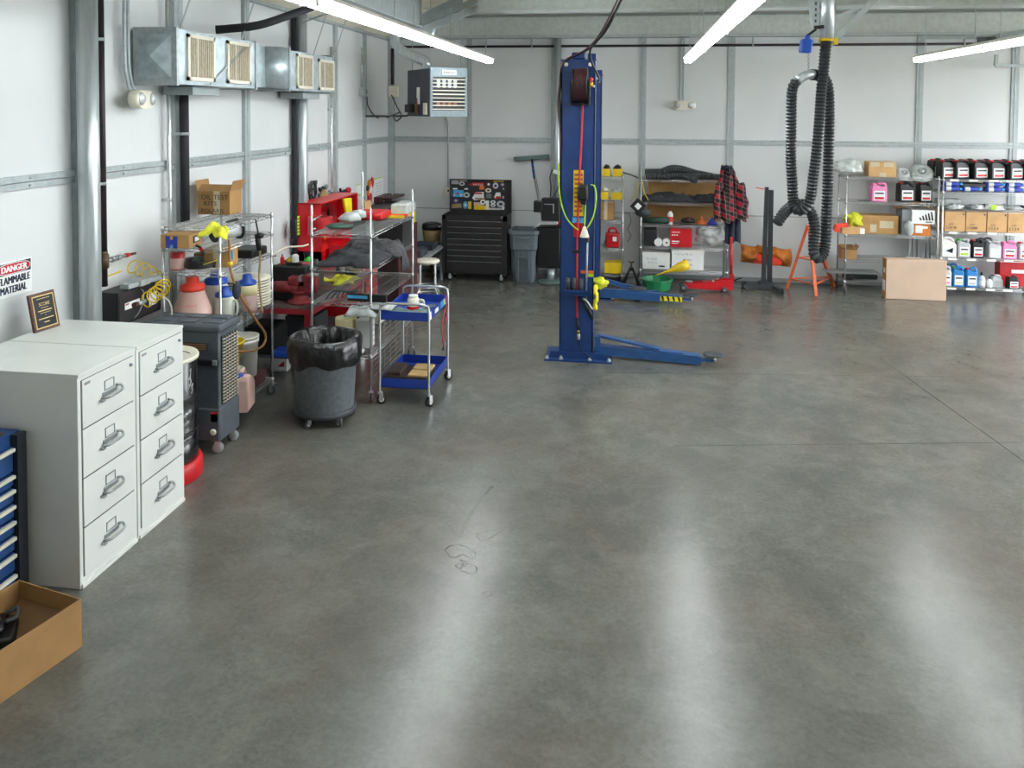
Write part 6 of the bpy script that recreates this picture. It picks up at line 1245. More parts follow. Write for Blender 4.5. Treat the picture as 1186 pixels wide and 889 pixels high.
a, b = fp(654, 337), fp(685.5, 335.5); m = MB('liftblue'); m.box(a.x, b.x, FY-.14, FY, a.z-.0, a.z+.012); m.box(a.x, b.x, FY-.14, FY-.13, a.z-.02, a.z+.045); m.done('bracket', t)
for px in (658, 665, 673): c = fp(px, 336, .07); m = MB('darkgrey'); m.cyl((c.x, FY-.07, a.z+.012), (c.x, FY-.07, a.z+.18), .028, n=12); m.done('adapter', t)
m = MB('orange'); a, b = fp(672.5, 316.5), fp(689, 313.5); m.box(a.x, LX1+.004, FY-.004, FY, a.z, b.z); m.set('lime'); a, b = fp(681, 320.5), fp(688, 317); m.box(a.x, LX1+.004, FY-.004, FY, a.z, b.z); m.done('coloured_tape', label='orange and green tape tabs at right edge of nearer blue post', cat='tape')
t = thing('yellow_ribbon', 'yellow rag tied to the side of nearer blue post, hanging down', 'rag', fp(692, 328))
m = MB('cloth'); m.sph(at(694, 327, y=LY+.1), (.1, .06, .07), jit=.5, seed=3, sub=3); m.done('knot', t); m = MB('hazyellow'); m.tube(smooth_path([at(690, 330, y=LY+.05), at(689.5, 338, y=LY+.0), at(691, 344, y=LY), at(689, 352, y=LY), at(690, 359, y=LY)], .02), .03, 8, rfun=lambda i: .022+.012*math.sin(i*.9)**2); m.done('tail', t)

# ================================================================== EXHAUST HOSE DROP
HY = 10.45
t = thing('exhaust_pipe', 'galvanised exhaust duct pipe coming down from the roof at top right', 'pipe', at(957, 30, y=HY))
a = at(957, 47, y=HY); m = MB('zinc'); m.cyl(a, (a.x, a.y, 4.85), .085, n=22); m.done('pipe_run', t); m = MB('yellow'); m.cyl(a+V((0, 0, -.01)), a+V((0, 0, .025)), .089, n=22); m.box(a.x+.08, a.x+.13, a.y-.03, a.y+.02, a.z-.05, a.z+.03); m.done('yellow_collar', t)
t = thing('strut_channel', 'slotted steel channel hanging beside exhaust duct pipe', 'strut', at(943, 10, y=HY))
a, b = at(944, 31, y=HY), at(944, -5, y=HY); m = MB('galv'); m.box(a.x-.03, a.x+.03, HY-.02, HY+.02, a.z, 4.85); m.set('darkgrey')
for k in range(8): m.box(a.x-.01, a.x+.01, HY-.022, HY-.019, a.z+.05+k*.07, a.z+.085+k*.07)
m.done('channel', t); m = MB('black'); m.bar(at(943, 32, y=HY-.05), at(954, 31, y=HY-.05), .05, .04); m.bar(at(934, 42, y=HY-.05), at(945, 34, y=HY-.05), .03, .03); m.done('clamp_arm', t)
t = thing('spring_balancer', 'blue spring balancer holding up the black exhaust hose', 'balancer', at(933, 52, y=HY-.05))
a, b = at(925.5, 62, y=HY-.05), at(941, 45, y=HY-.05); m = MB('capblue'); m.hexa([V(p) for p in ((a.x, HY-.13, a.z+.01), (b.x-.02, HY-.13, a.z), (b.x-.02, HY+.02, a.z), (a.x, HY+.02, a.z+.01), (a.x+.02, HY-.13, b.z), (b.x, HY-.13, b.z-.01), (b.x, HY+.02, b.z-.01), (a.x+.02, HY+.02, b.z))], .02); m.box(a.x+.06, a.x+.12, HY-.09, HY-.02, b.z-.01, b.z+.04, .01); m.done('reel_housing', t)
m = MB('steel'); c0, c1 = at(936.5, 63, y=HY-.05), at(936.5, 83, y=HY-.05)
for k in range(9): p = c0.lerp(c1, k/8.5); m.tube([p+V(((.012*math.cos(q)) if k % 2 else 0, 0 if k % 2 else .012*math.cos(q), .02*math.sin(q))) for q in [2*PI*i/8 for i in range(8)]], .004, 4, closed=True)
m.done('chain', t)
t = thing('exhaust_hose', 'long black corrugated exhaust hose looped and hanging at right', 'hose', at(940, 200, y=HY))
r_ = .062
# main drop
y0 = HY
pts = [at(957, 48, y=y0), at(955.5, 62, y=y0), at(953.5, 85, y=y0), at(951, 110, y=y0-.02), at(949, 140, y=y0-.05), at(946, 175, y=y0-.08), at(942, 205, y=y0-.1), at(939.5, 225, y=y0-.1), at(935, 238, y=y0-.1), at(928, 244, y=y0-.08), at(921, 241, y=y0-.03), at(918.5, 230, y=y0+.03), at(917.5, 210, y=y0+.06), at(916, 180, y=y0+.08), at(916.5, 140, y=y0+.06), at(917, 110, y=y0+.04), at(920, 97, y=y0+.02), at(927, 91, y=y0)]
corr_hose(pts, r_).done('hose_main_loop', t)
m = MB('zinc'); m.tube(smooth_path([at(924, 93, y=y0), at(930, 88.5, y=y0), at(938, 86, y=y0+.03), at(941, 86.5, y=y0+.05)], .03), .058, 14); m.done('metal_elbow', t)
pts = [at(939, 86.5, y=y0+.06), at(946, 87, y=y0+.12), at(955, 92, y=y0+.22), at(959.5, 105, y=y0+.26), at(960.5, 140, y=y0+.26), at(959.5, 180, y=y0+.24), at(958.5, 220, y=y0+.2), at(957, 255, y=y0+.16), at(956, 280, y=y0+.12), at(953, 294, y=y0+.06), at(947.5, 299, y=y0), at(943, 294, y=y0-.02), at(942.5, 280, y=y0+.03), at(943.5, 265, y=y0+.08), at(941, 250, y=y0+.12), at(935, 240, y=y0+.15), at(925, 236, y=y0+.13), at(915, 240, y=y0+.05), at(907, 248, y=y0-.04), at(899, 260, y=y0-.1)]
corr_hose(pts, r_*1.02).done('hose_lower_loop', t)

# ================================================================== SHELVING UNITS ON THE BACK WALL
RY0, RY1 = 14.45, 14.98
def back_rack(label, px0, px1, levels, ztp, cast=True, x1=None):
    x0 = at(px0, 270, y=RY0).x; x1 = x1 if x1 is not None else at(px1, 270, y=RY0).x
    return wire_rack(label, x0, x1, RY0, RY1, ztp, levels, gap=.035, cast=cast, name='wire_rack', z0=.12 if cast else .1, pr=.014, wr=.0035), x0, x1
# ---- rack C (partly behind lift)
LC = [.16, .62, 1.11, 1.48, 1.89]
_, c0x, c1x = back_rack('narrow wire rack with yellow bins directly right of the lift post', 672, 721, LC, 1.95, False)
def bin_(label, px0, px1, z, contents='black', h=.13, y0=RY0+.03, d=.38, body='yellow'):
    x0, x1 = at(px0, 230, y=y0).x, at(px1, 230, y=y0).x; t = thing('parts_bin', label, 'bin', ((x0+x1)/2, y0+d/2, z)); m = MB(body); e = .008
    m.box(x0, x1, y0, y0+d, z, z+e)
    for q in ((x0, x1, y0, y0+e), (x0, x1, y0+d-e, y0+d), (x0, x0+e, y0+e, y0+d-e), (x1-e, x1, y0+e, y0+d-e)): m.box(*q, z+e, z+h)
    m.done('bin_body', t)
    if contents:
        m = MB(contents)
        for k in range(6): c = V((random.uniform(x0+.06, x1-.06), random.uniform(y0+.05, y0+d*.6), z+h+random.uniform(-.02, .04))); m.sph(c, (random.uniform(.04, .07), .05, .035), jit=.4, seed=k+px0)
        if contents == 'black': m.set('darkgrey').tube(smooth_path([V((x0+.05, y0+.1, z+h+.02)), V(((x0+x1)/2, y0+.05, z+h+.07)), V((x1-.03, y0+.12, z+h+.03))], .03), .012, 6)
        m.done('bin_contents', t)
    return t
bin_('yellow bin heaped with black parts, top shelf of narrow rack, left one', 697, 706.3, LC[4]+.01); bin_('yellow bin with black caps, top shelf of narrow rack, right one', 709.5, 720, LC[4]+.01)
bin_('yellow bin on second shelf of narrow rack, left one', 695, 704.5, LC[3]+.01, 'offwhite'); bin_('yellow bin with grey strips, second shelf of narrow rack, right one', 708, 721.2, LC[3]+.01, 'filmgrey')
x0, x1 = at(692, 240, y=14.5).x, at(711, 240, y=14.5).x; carton('brown carton on third shelf of the narrow rack', x0, x1, 14.5, 14.85, LC[2]+.01, LC[2]+.33, 'card')
t = thing('jump_starter', 'red portable jump starter on the narrow rack', 'jump starter', at(709, 286, y=14.6)); x0, x1 = at(701, 275, y=14.5).x, at(717.5, 275, y=14.5).x; z = LC[1]+.01
m = MB('red'); m.box(x0, x1, 14.5, 14.72, z, z+.26, .03); m.tube(smooth_path([(x0+.06, 14.6, z+.25), (x0+.07, 14.6, z+.33), (x1-.07, 14.6, z+.33), (x1-.05, 14.6, z+.25)], .03), .02, 8); m.done('case_shell', t); m = MB('white'); m.box(x0+.13, x0+.2, 14.495, 14.5, z+.12, z+.2); m.done('front_label', t); m = MB('black'); m.tube(smooth_path([(x0+.03, 14.49, z+.2), (x0-.02, 14.47, z+.05), (x0+.05, 14.46, z-.03)], .03), .01, 6); m.done('clamp_lead', t)
x0, x1 = at(700, 306, y=14.47).x, at(720.5, 306, y=14.47).x; m = MB('yellow'); m.box(x0, x1, 14.47, 14.8, LC[0]+.02, LC[0]+.21, .008); m.done('yellow_box', label='plain yellow box near bottom of the narrow rack', cat='box')
m = MB('black'); m.box(x0-.02, x1-.03, 14.5, 14.85, 0.001, .13, .02); m.done('black_case', label='black case on floor under the narrow rack', cat='case')
t = thing('jack_stand', 'black jack stand on floor between the two left racks', 'jack stand', at(731, 331, y=14.35)); cc = V((at(731, 331, y=14.4).x, 14.5, 0))
m = MB('black')
for sx_ in (-1, 1):
    for sy in (-1, 1): m.bar(cc+V((sx_*.13, sy*.1, 0)), cc+V((sx_*.03, sy*.03, .26)), .035, .02)
m.box(cc.x-.04, cc.x+.04, cc.y-.035, cc.y+.035, .24, .3); m.done('tripod_base', t); m = MB('bronze'); m.box(cc.x-.018, cc.x+.018, cc.y-.015, cc.y+.015, .3, .39); m.prism([(cc.x-.05, .42), (cc.x-.04, .38), (cc.x+.04, .38), (cc.x+.05, .42), (cc.x+.0, .4)], 'y', cc.y-.02, cc.y+.02); m.done('saddle_post', t)
# ---- rack D
LD = [.28, .675, 1.06, 1.45, 1.85]
_, d0, d1 = back_rack('wheeled wire rack backed with cardboard between lift and plaid jacket', 742, 842.5, LD, 2.05)
for k, (z0, z1, lb) in enumerate(((1.47, 1.84, 'top brown cardboard backing sheet behind the middle rack'), (1.08, 1.44, 'second brown cardboard backing sheet behind the middle rack'))):
    m = MB('card'); m.box(d0+.12, d1-.06, RY1-.03, RY1-.022, z0, z1); m.done('cardboard_sheet', label=lb, cat='cardboard')
t = thing('hose_pile', 'pile of black corrugated hoses along top shelf of middle rack', 'hose', ((d0+d1)/2, 14.7, 1.87)); zz = LD[4]+.06
corr_hose([(d0+.08, 14.55, zz), (d0+.4, 14.56, zz), (d0+.7, 14.6, zz-.0), (d0+.85, 14.5, zz-.03), (d0+.93, 14.42, zz-.06)], .055).done('hose_piece', t)
corr_hose([(d0+.07, 14.7, zz+.06), (d0+.35, 14.68, zz+.07), (d0+.6, 14.74, zz+.1), (d0+.9, 14.76, zz+.06), (d0+1.25, 14.74, zz)], .055).done('hose_piece', t)
corr_hose([(d0+.75, 14.62, zz), (d0+1.0, 14.62, zz), (d0+1.3, 14.6, zz), (d0+1.56, 14.62, zz)], .055).done('hose_piece', t)
corr_hose([(d0+.25, 14.85, zz), (d0+.5, 14.86, zz+.13), (d0+.75, 14.85, zz+.12), (d0+1.1, 14.82, zz)], .045).done('hose_piece', t)
cloth_pile('black_garment', 'black garments piled on second shelf of middle rack, left heap', 'garment', d0+.02, d0+.95, 14.47, 14.9, LD[3]+.008, .2, 'garment', 14)
cloth_pile('black_garment', 'black cloth heap on second shelf of middle rack, right heap', 'garment', d0+.85, d1-.05, 14.47, 14.85, LD[3]+.008, .17, 'garment', 19)
z = LD[2]+.01
m = MB('dkgreen'); m.cyl((d0+.04, 14.6, z+.06), (d0+.5, 14.58, z+.06), .06, n=16); m.done('green_roll', label='dark green roll on third shelf of middle rack', cat='roll')
t = spray('white bottle with red cap on third shelf of middle rack', (at(776, 262, y=14.6).x, 14.58, z), .05, .29, 'paper', 'red', trig=False, acc='bright')
m = MB('black'); x = at(797, 258, y=14.6).x; m.sph((x, 14.6, z+.06), (.13, .1, .07), fl=True); m.set('maroon').sph((x-.01, 14.57, z+.09), (.09, .07, .04)); m.done('welding_cap', label='black and dark red cap on third shelf of middle rack', cat='cap')
for px, mt, lb in ((812.5, 'orange', 'orange cone-shaped funnel on third shelf of middle rack'), (825, 'inkblue', 'blue cone-shaped funnel beside the orange one, middle rack')):
    x = at(px, 258, y=14.6).x; m = MB(mt); m.lathe((x, 14.6, z), [(.1 if px < 820 else .085, 0), (.1 if px < 820 else .085, .03), (.05, .08), (.02, .11), (.015, .14)], 22); m.done('funnel', label=lb, cat='funnel')
m = MB('darkgrey'); x = at(800, 262, y=14.5).x; m.box(x-.2, x+.3, 14.47, 14.55, z, z+.02, .004); m.done('flat_tools', label='flat dark tool strip at front of third shelf, middle rack', cat='tool')
z = LD[1]+.01
x0, x1 = at(746, 280, y=14.5).x, at(761, 280, y=14.5).x; m = MB('blackrub'); m.box(x0, x1, 14.5, 14.8, z, z+.3, .02); m.done('dark_box', label='dark rubbery box at left of fourth shelf, middle rack', cat='box')
x = at(767, 282, y=14.5).x; m = MB('paper'); m.cyl((x-.07, 14.48, z+.07), (x-.07, 14.7, z+.07), .068, n=20); m.cyl((x+.075, 14.48, z+.07), (x+.075, 14.7, z+.07), .068, n=20); m.set('cardin').cyl((x+.075, 14.477, z+.07), (x+.075, 14.48, z+.07), .02, n=12); m.done('paper_roll', label='white paper roll pair on fourth shelf of middle rack', cat='paper roll')
x0, x1 = at(776, 280, y=14.47).x, at(801.5, 280, y=14.47).x; t = carton('red printed box on fourth shelf of middle rack', x0, x1, 14.47, 14.8, z, z+.32, 'red', tape=None)
w = x1-x0; m = MB('paper'); 
for k in range(3): m.box(-w/2+.03+k*.04, -w/2+.055+k*.04, -.1665, -.165, .2, .22)
m.box(-w/2+.03, -w/2+.17, -.1665, -.165, .255, .265); m.box(-w/2+.03, -w/2+.16, -.1665, -.165, .09, .11); m.box(-w/2+.03, -w/2+.14, -.1665, -.165, .06, .07); m.done('printing', t, local=True)
m = MB('plastic_film'); x0, x1 = at(804, 280, y=14.5).x, d1-.03
m.sph(((x0+x1)/2+.02, 14.68, z+.17), ((x1-x0)/2*.95, .2, .2), jit=.22, seed=11, fl=False, sub=4); o = m.done('plastic_bag', label='large crinkled clear plastic bag on fourth shelf, middle rack', cat='bag'); o.location.z = z+.002
z = LD[0]+.01
for px0, px1, h, lb, words in ((744, 775.5, .29, 'smaller white handwritten box on bottom shelf of middle rack', (('O L D  B', .06, .16), ('B o l t s', .09, .1))), (778, 815, .35, 'larger white handwritten box on bottom shelf of middle rack', (('C a C a P B a S', .04, .26), ('Lemay', .22, .165), ('0.05', .27, .075)))):
    x0, x1 = at(px0, 305, y=14.47).x, at(px1, 305, y=14.47).x; w = x1-x0; t = carton(lb, x0, x1, 14.47, 14.85, z, z+h-.01, 'paper', tape=None)
    m = MB('white'); m.box(-w/2-.005, w/2+.005, -.195, .195, h-.045, h-.004); m.done('box_lid', t, local=True)
    for s_, dx, dz in words: q = text(s_, .05, (-w/2+dx, -.1965, dz), (1, 0, 0), (0, 0, 1), 'midgrey', None); q.parent = t
    if px0 > 770: m = MB('red'); m.prism([(-.06+.02*math.cos(a), .17+.014*math.sin(a)) for a in [2*PI*i/12 for i in range(12)]], 'y', -.1965, -.191); m.done('red_mark', t, local=True)
    else: m = MB('darkgrey'); m.prism([(.1+.06*math.cos(a), .05+.016*math.sin(a)) for a in [2*PI*i/14 for i in range(14)]], 'y', -.192, -.19); m.done('hand_hole', t, local=True)
# jacket and trousers on the right post
t = thing('plaid_jacket', 'red plaid jacket hanging on right post of the middle rack', 'jacket', at(845, 200, y=14.35))
m = MB('plaid')
outline = [(838, 195), (846, 194), (851, 203), (858, 210), (861, 222), (864, 238), (864, 254), (855, 253), (849, 248), (845, 254), (840, 252), (836, 256), (828, 255), (827, 238), (829, 225), (832, 212), (834, 203)]
def jk(u, v):
    yy = 194+61*v; import bisect
    l = 837-10*min(1, v*1.5)**.8+ (1.2*math.sin(v*9)); r = 847+17*min(1, v*1.6)**.9+1.0*math.sin(v*7)
    if v > .85: r -= 0; 
    px = l+(r-l)*u; a = math.sin(PI*u); c = at(px, yy-6*abs(u-.5)*(v < .12), y=14.35); c.y = 14.38-.14*a*(.4+.6*v)-.03*math.sin(u*14+v*3)-.02*math.sin(u*25); c.z += .04*math.sin(u*11)*v; return c
m.sheet(jk, 36, 26, .02); m.done('jacket_body', t)
m = MB('plaid'); m.tube(smooth_path([at(857, 212, y=14.3), at(861, 225, y=14.28), at(862.5, 240, y=14.28), at(862, 252, y=14.28)], .04), .07, 14, rfun=lambda i: .06+.014*math.sin(i*1.1)); m.done('sleeve', t); m = MB('plaid'); m.tube(smooth_path([at(834, 212, y=14.25), at(831.5, 225, y=14.22), at(831, 240, y=14.22), at(831, 253, y=14.24)], .04), .065, 14, rfun=lambda i: .055+.012*math.sin(i*1.3)); m.done('sleeve', t)
m = MB('navy'); m.tube(smooth_path([at(836, 196, y=14.3), at(841, 193, y=14.26), at(847, 196, y=14.3), at(845, 203, y=14.25)], .03), .03, 8); m.done('collar', t)
m = MB('navy')
def tr(u, v): px = 841+16*u-(1.0*v)*(1-u)+.8*v*u; c = at(px, 246+35*v+2*math.sin(u*7), y=14.4); c.y = 14.42-.05*math.sin(PI*u)-.022*math.sin(u*17+v); return c
m.sheet(tr, 22, 14, .018); m.done('dark_trousers', label='dark blue trousers hanging below the plaid jacket', cat='trousers')
# work light + yellow cord at left post of rack D
t = thing('work_light', 'black square work light with pale face hung at left of middle rack', 'work light', at(739, 240, y=14.35))
c = at(739, 238.5, y=14.33); M = Matrix.Translation(c) @ Matrix.Rotation(.75, 4, 'Y'); m = MB('black'); m.box(-.1, .1, -.03, .04, -.1, .1, .01, M); m.done('lamp_housing', t); m = MB('paper'); m.box(-.045, .045, -.034, -.03, -.045, .045, 0, M); m.done('lamp_face', t)
m = MB('darkgrey'); m.sph(at(744, 246, y=14.4), (.14, .06, .09), jit=.3, seed=8); m.done('bundled_cloth', t); m = MB('yellow'); m.tube(smooth_path([at(744, 210, y=14.4), at(746, 222, y=14.38), at(751, 232, y=14.4)], .05), .008, 5); m.tube(smooth_path([at(741, 211, y=14.4), at(735, 225, y=14.38), at(730, 234, y=14.38)], .05), .006, 5); m.done('yellow_strap', t)
m = MB('black'); m.tube(smooth_path([at(722, 200, y=14.4), at(730, 202, y=14.38), at(739, 206, y=14.4)], .05), .012, 6); m.done('black_bar', label='black cord stretched from narrow rack to middle rack', cat='cord'); m = MB('black'); m.tube(smooth_path([at(722, 246, y=14.6), at(728, 247, y=14.6), at(731, 256, y=14.6), at(727, 266, y=14.6), at(731, 272, y=14.6), at(727, 280, y=14.6)], .04), .006, 5); m.done('dangling_cord', label='thin black cord dangling between narrow and middle racks', cat='cord')
# green pan + yellow funnel
cc = at(760.5, 331, y=14.2); cc = V((cc.x, 14.15, 0)); t = thing('drain_pan', 'green plastic drain pan on floor under the middle rack', 'pan', cc)
m = MB('green'); m.lathe(cc, [(.2, .0), (.22, .01), (.26, .16), (.28, .17), (.28, .19), (.25, .19), (.21, .03), (0, .025)], 12, caps=(True, False), smooth=False); m.done('pan_body', t)
t = thing('long_funnel', 'yellow long-neck funnel leaning across the green drain pan', 'funnel', cc); m = MB('yellow'); a, b = at(760, 318.5, y=14.05), at(797, 306, y=14.15); d = (b-a); L = d.length; m.lathe(a, [(.01, 0), (.014, L*.25), (.03, L*.42), (.06, L*.6), (.085, L*.75), (.085, L), (.078, L), (.07, L*.75), (.0, L*.5)], 18, d, caps=(True, False)); m.done('funnel_body', t)
# floor jack
t = thing('floor_jack', 'red low floor jack at front of the middle rack', 'floor jack', at(815, 332, y=14.2)); jx0, jx1 = at(790, 330, y=14.15).x, at(848, 330, y=14.2).x
m = MB('red')
for y in (14.08, 14.26): m.prism([(jx0+.02, .06), (jx1-.1, .03), (jx1, .06), (jx1, .2), (jx1-.1, .22), (jx0+.5, .17), (jx0+.05, .12)], 'y', y, y+.02)
m.box(jx0+.35, jx1-.02, 14.1, 14.26, .08, .16); m.done('chassis', t)
m = MB('red'); m.prism([(jx1-.06, .15), (jx1+.02, .15), (jx1+.02, .3), (jx1-.04, .3)], 'y', 14.13, 14.22); m.done('handle_socket', t)
m = MB('red'); m.cyl((jx1-.02, 14.175, .28), (jx1-.03, 14.2, .93), .024, n=12); m.done('handle', t)
for x, r in ((jx0+.02, .065), (jx1-.14, .05)):
    for y in (14.05, 14.28): m = MB('darkgrey'); m.lathe((x, y, r), [(r*.6, 0), (r, .005), (r, .035), (r*.6, .04)], 20, (0, 1, 0)); m.set('steel').lathe((x, y-.002, r), [(r*.4, 0), (r*.4, .044)], 12, (0, 1, 0)); m.done('wheel', t)
m = MB('steel'); m.lathe((jx0+.12, 14.175, .14), [(.05, 0), (.06, .01), (.06, .02)], 16); m.set('black').bar((jx1+.03, 14.16, .2), (jx1+.14, 14.1, .26), .02); m.done('saddle', t)
for px in (826, 831): m = MB('galv'); m.cyl(at(px, 325 if px < 830 else 322.5, y=14.07), at(px, 325 if px < 830 else 322.5, y=14.085), .018, n=10); m.done('side_bolt', t)

# ---- tall double post stand with orange cover
px_, py_ = 888, 14.55
t = thing('post_stand', 'dark twin-post stand on wheeled T base beside orange cover', 'stand', (at(888, 330, y=14.5).x, 14.5, 0)); xa, xb = at(884.5, 300, y=14.5).x, at(893, 300, y=14.5).x
m = MB('rib'); m.hexa([V(p) for p in ((xa-.035, 14.47, .06), (xa+.035, 14.47, .06), (xa+.035, 14.54, .06), (xa-.035, 14.54, .06), (xa-.0, 14.47, 1.76), (xa+.06, 14.47, 1.76), (xa+.06, 14.54, 1.76), (xa-.0, 14.54, 1.76))]); m.done('post', t)
m = MB('rib'); m.box(xb-.04, xb+.04, 14.6, 14.66, .06, 1.7); m.done('post', t)
m = MB('darkgrey'); m.bar(at(862, 331, y=14.45), at(896, 333, y=14.45), .07, .07); m.bar(V((xb-.03, 14.85, .06)), V((xb+.12, 14.1, .06)), .08, .06); m.box(xa-.06, xb+.06, 14.42, 14.72, .05, .1); m.done('base_frame', t)
for c in (at(860, 330, y=14.45), V((xb+.13, 14.12, .06)), V((xb-.04, 14.87, .06)), at(862, 331, y=14.6)): m = MB('blackrub'); m.cyl((c.x-.02, c.y, .05), (c.x+.02, c.y, .05), .05, n=16); m.set('steel').cyl((c.x-.024, c.y, .05), (c.x+.024, c.y, .05), .02, n=10); m.done('wheel', t)
m = MB('bright'); m.bar(at(876, 217, y=14.5), at(885, 219, y=14.5), .03, .015); m.done('red_tip', t)
m = MB('bright'); m.bar(at(876, 297, y=14.68), at(905, 303, y=14.68), .12, .1); m.bar(at(873, 303, y=14.68), at(900, 306, y=14.68), .05, .05); m.done('cross_arm', t)
t = thing('orange_cover', 'orange canvas cover draped over the stand cross arm', 'cover', at(888, 296, y=14.75))
def cov(x0, x1, ya, yb_, tl, seed):
    m = MB('canvas')
    def fn(u, v):
        px = x0+(x1-x0)*u; py = ya+(yb_-ya)*v+tl*u+1.5*(1-v)*math.sin(u*3); c = at(px, py, y=14.72); c.y = 14.86-.24*math.sin(PI*min(1, .15+v*.75))*(1-.35*abs(2*u-1)**3)+.04*mnoise.noise(V((u*4, v*4, seed))); return c
    m.sheet(fn, 22, 16, .012); return m.done('canvas_panel', t)
cov(859, 879, 283, 303, 2.5, 1); cov(877, 898, 284, 297, 2.5, 2); cov(896, 916.5, 286, 306.5, 3, 3)
# ---- tripod stand
t = thing('tripod_stand', 'orange steel tripod stand under the hanging exhaust hose', 'stand', at(938, 333, y=14.5))
f1, f2, f3 = at(911.5, 334, z=0), at(945, 343, z=0), at(966, 331.5, z=0); cen = (f1+f2+f3)/3; apex = V((at(937, 261, y=cen.y).x, cen.y, at(937, 261, y=cen.y).z))
m = MB('stand')
for f in (f1, f2, f3):
    m = MB('stand'); m.bar(f, apex+(f-apex)*.0+(f-cen)*.05, .05, .05); m.done('leg', t)
for k in (.16, .5):
    for a, b in ((f1, f2), (f2, f3), (f3, f1)): m = MB('stand'); m.bar(a.lerp(apex, k), b.lerp(apex, k), .028, .02); m.done('cross_brace', t)
m = MB('stand'); m.box(apex.x-.05, apex.x+.05, apex.y-.05, apex.y+.05, apex.z-.04, apex.z+.01); m.done('top_plate', t)

# ---- rack E
LE = [.2, .56, .99, 1.54, 1.96]
_, e0, e1 = back_rack('wheeled wire rack with pink jug and cartons right of tripod', 979.5, 1086, LE, 2.0)
Z = [z+.008 for z in LE]
def X(px, y=14.5): return at(px, 250, y=y).x
m = MB('plastic_film'); m.sph(((X(967)+X(1001))/2, 14.7, Z[4]+.13), ((X(1001)-X(967))/2, .22, .16), jit=.28, seed=21, sub=4, fl=True); o = m.done('plastic_bag', label='grey crinkled plastic bag on top left of carton rack', cat='bag')
carton('taped brown carton on top shelf of rack with pink jug', X(1005), X(1037), 14.5, 14.8, Z[4], Z[4]+.25, 'cardlight', flaps=.0, tape=None)
t = carton_ = [o for o in bpy.data.objects if o.get('label') == 'taped brown carton on top shelf of rack with pink jug'][0]
m = MB('tape'); w = X(1037)-X(1005); m.box(-w/2+.03, -w/2+.17, -.152, -.149, .17, .25); m.box(w/2-.2, w/2-.04, -.152, -.149, .17, .25); m.box(-.05, .06, -.152, -.149, 0, .07); m.done('packing_tape', t, local=True)
for px0, px1, lb, k in ((1037, 1056.5, 'left one of two silver dish covers on top shelf', 0), (1055, 1083, 'right wide one of two silver dish covers on top shelf', 1)):
    x0, x1 = X(px0), X(px1); r = (x1-x0)/2*.98; c = V(((x0+x1)/2, 14.6+.02*k, Z[4]+r*.42)); d = V((.15-.3*k, -.8, .75)).normalized(); m = MB('filmgrey'); m.lathe(c, [(r, -.04), (r*1.02, -.02), (r*.95, 0), (r*.7, .05), (r*.4, .06), (r*.35, .03), (.0, .03)], 28, d, caps=(True, False)); m.set('silverjug').lathe(c, [(r*.2, .03), (r*.2, .06), (.0, .07)], 14, d, caps=(False, False)); m.done('headlight_cover', label='%s in carton rack' % lb if False else ('smaller silver round cover in film beside the top taped carton' if k == 0 else 'larger silver round cover in film at right of top shelf'), cat='cover')
jw = X(1027)-X(1009); jug('pink fluid jug on second shelf of rack with taped cartons', ((X(1009)+X(1027))/2, 14.6, Z[3]), jw, .2, .31, 'pink', 'pink', 'paper', 'red', 'F')
for px0, px1, lb in ((1041, 1061.5, 'black oil jug with red cap on carton rack, left of pair'), (1064.5, 1081.5, 'black oil jug with red cap on carton rack, right of pair')):
    w = X(px1)-X(px0); jug(lb, ((X(px0)+X(px1))/2, 14.65, Z[3]), w*.92, .18, .33, 'black', 'red', 'paper', 'red', 'M', .12, 'black oil jugs on the carton rack')
m = MB('darkgrey'); m.bar((X(994), 14.5, Z[3]+.015), (X(1008), 14.52, Z[3]+.015), .05, .015); m.done('flat_tool', label='flat dark tool left of the pink fluid jug', cat='tool')
t = carton('long brown carton with torn tape on third shelf, carton rack', X(994), X(1042), 14.55, 14.9, Z[2], Z[2]+.31, 'kraft', tape=None); w = X(1042)-X(994)
m = MB('tape'); m.box(.03, .25, -.177, -.174, .1, .22); m.box(-.12, -.02, -.177, -.174, .03, .16); m.done('packing_tape', t, local=True)
carton('small brown carton under the yellow cap on carton rack', X(974), X(995), 14.42, 14.54, Z[2], Z[2]+.13, 'cardlight', tape=None)
m = MB('cloth'); m.sph((X(989), 14.48, Z[2]+.24), (.125, .08, .11), jit=.75, seed=12, sub=3); m.done('cleaning_rag', label='bright yellow rag heaped on small carton of carton rack', cat='rag')
m = MB('bright'); m.bar((X(966), 14.42, Z[2]+.13), (X(981), 14.44, Z[2]+.16), .06, .07); m.cyl((X(968), 14.4, Z[2]+.08), (X(968), 14.46, Z[2]+.08), .05, n=12); m.done('red_clamp', label='orange-red clamp at left end of the carton rack', cat='clamp')
m = MB('paper'); m.box(X(994.5), X(1001), 14.44, 14.54, Z[2], Z[2]+.1, .01); m.done('white_packet', label='small white packet beside the small brown carton', cat='packet')
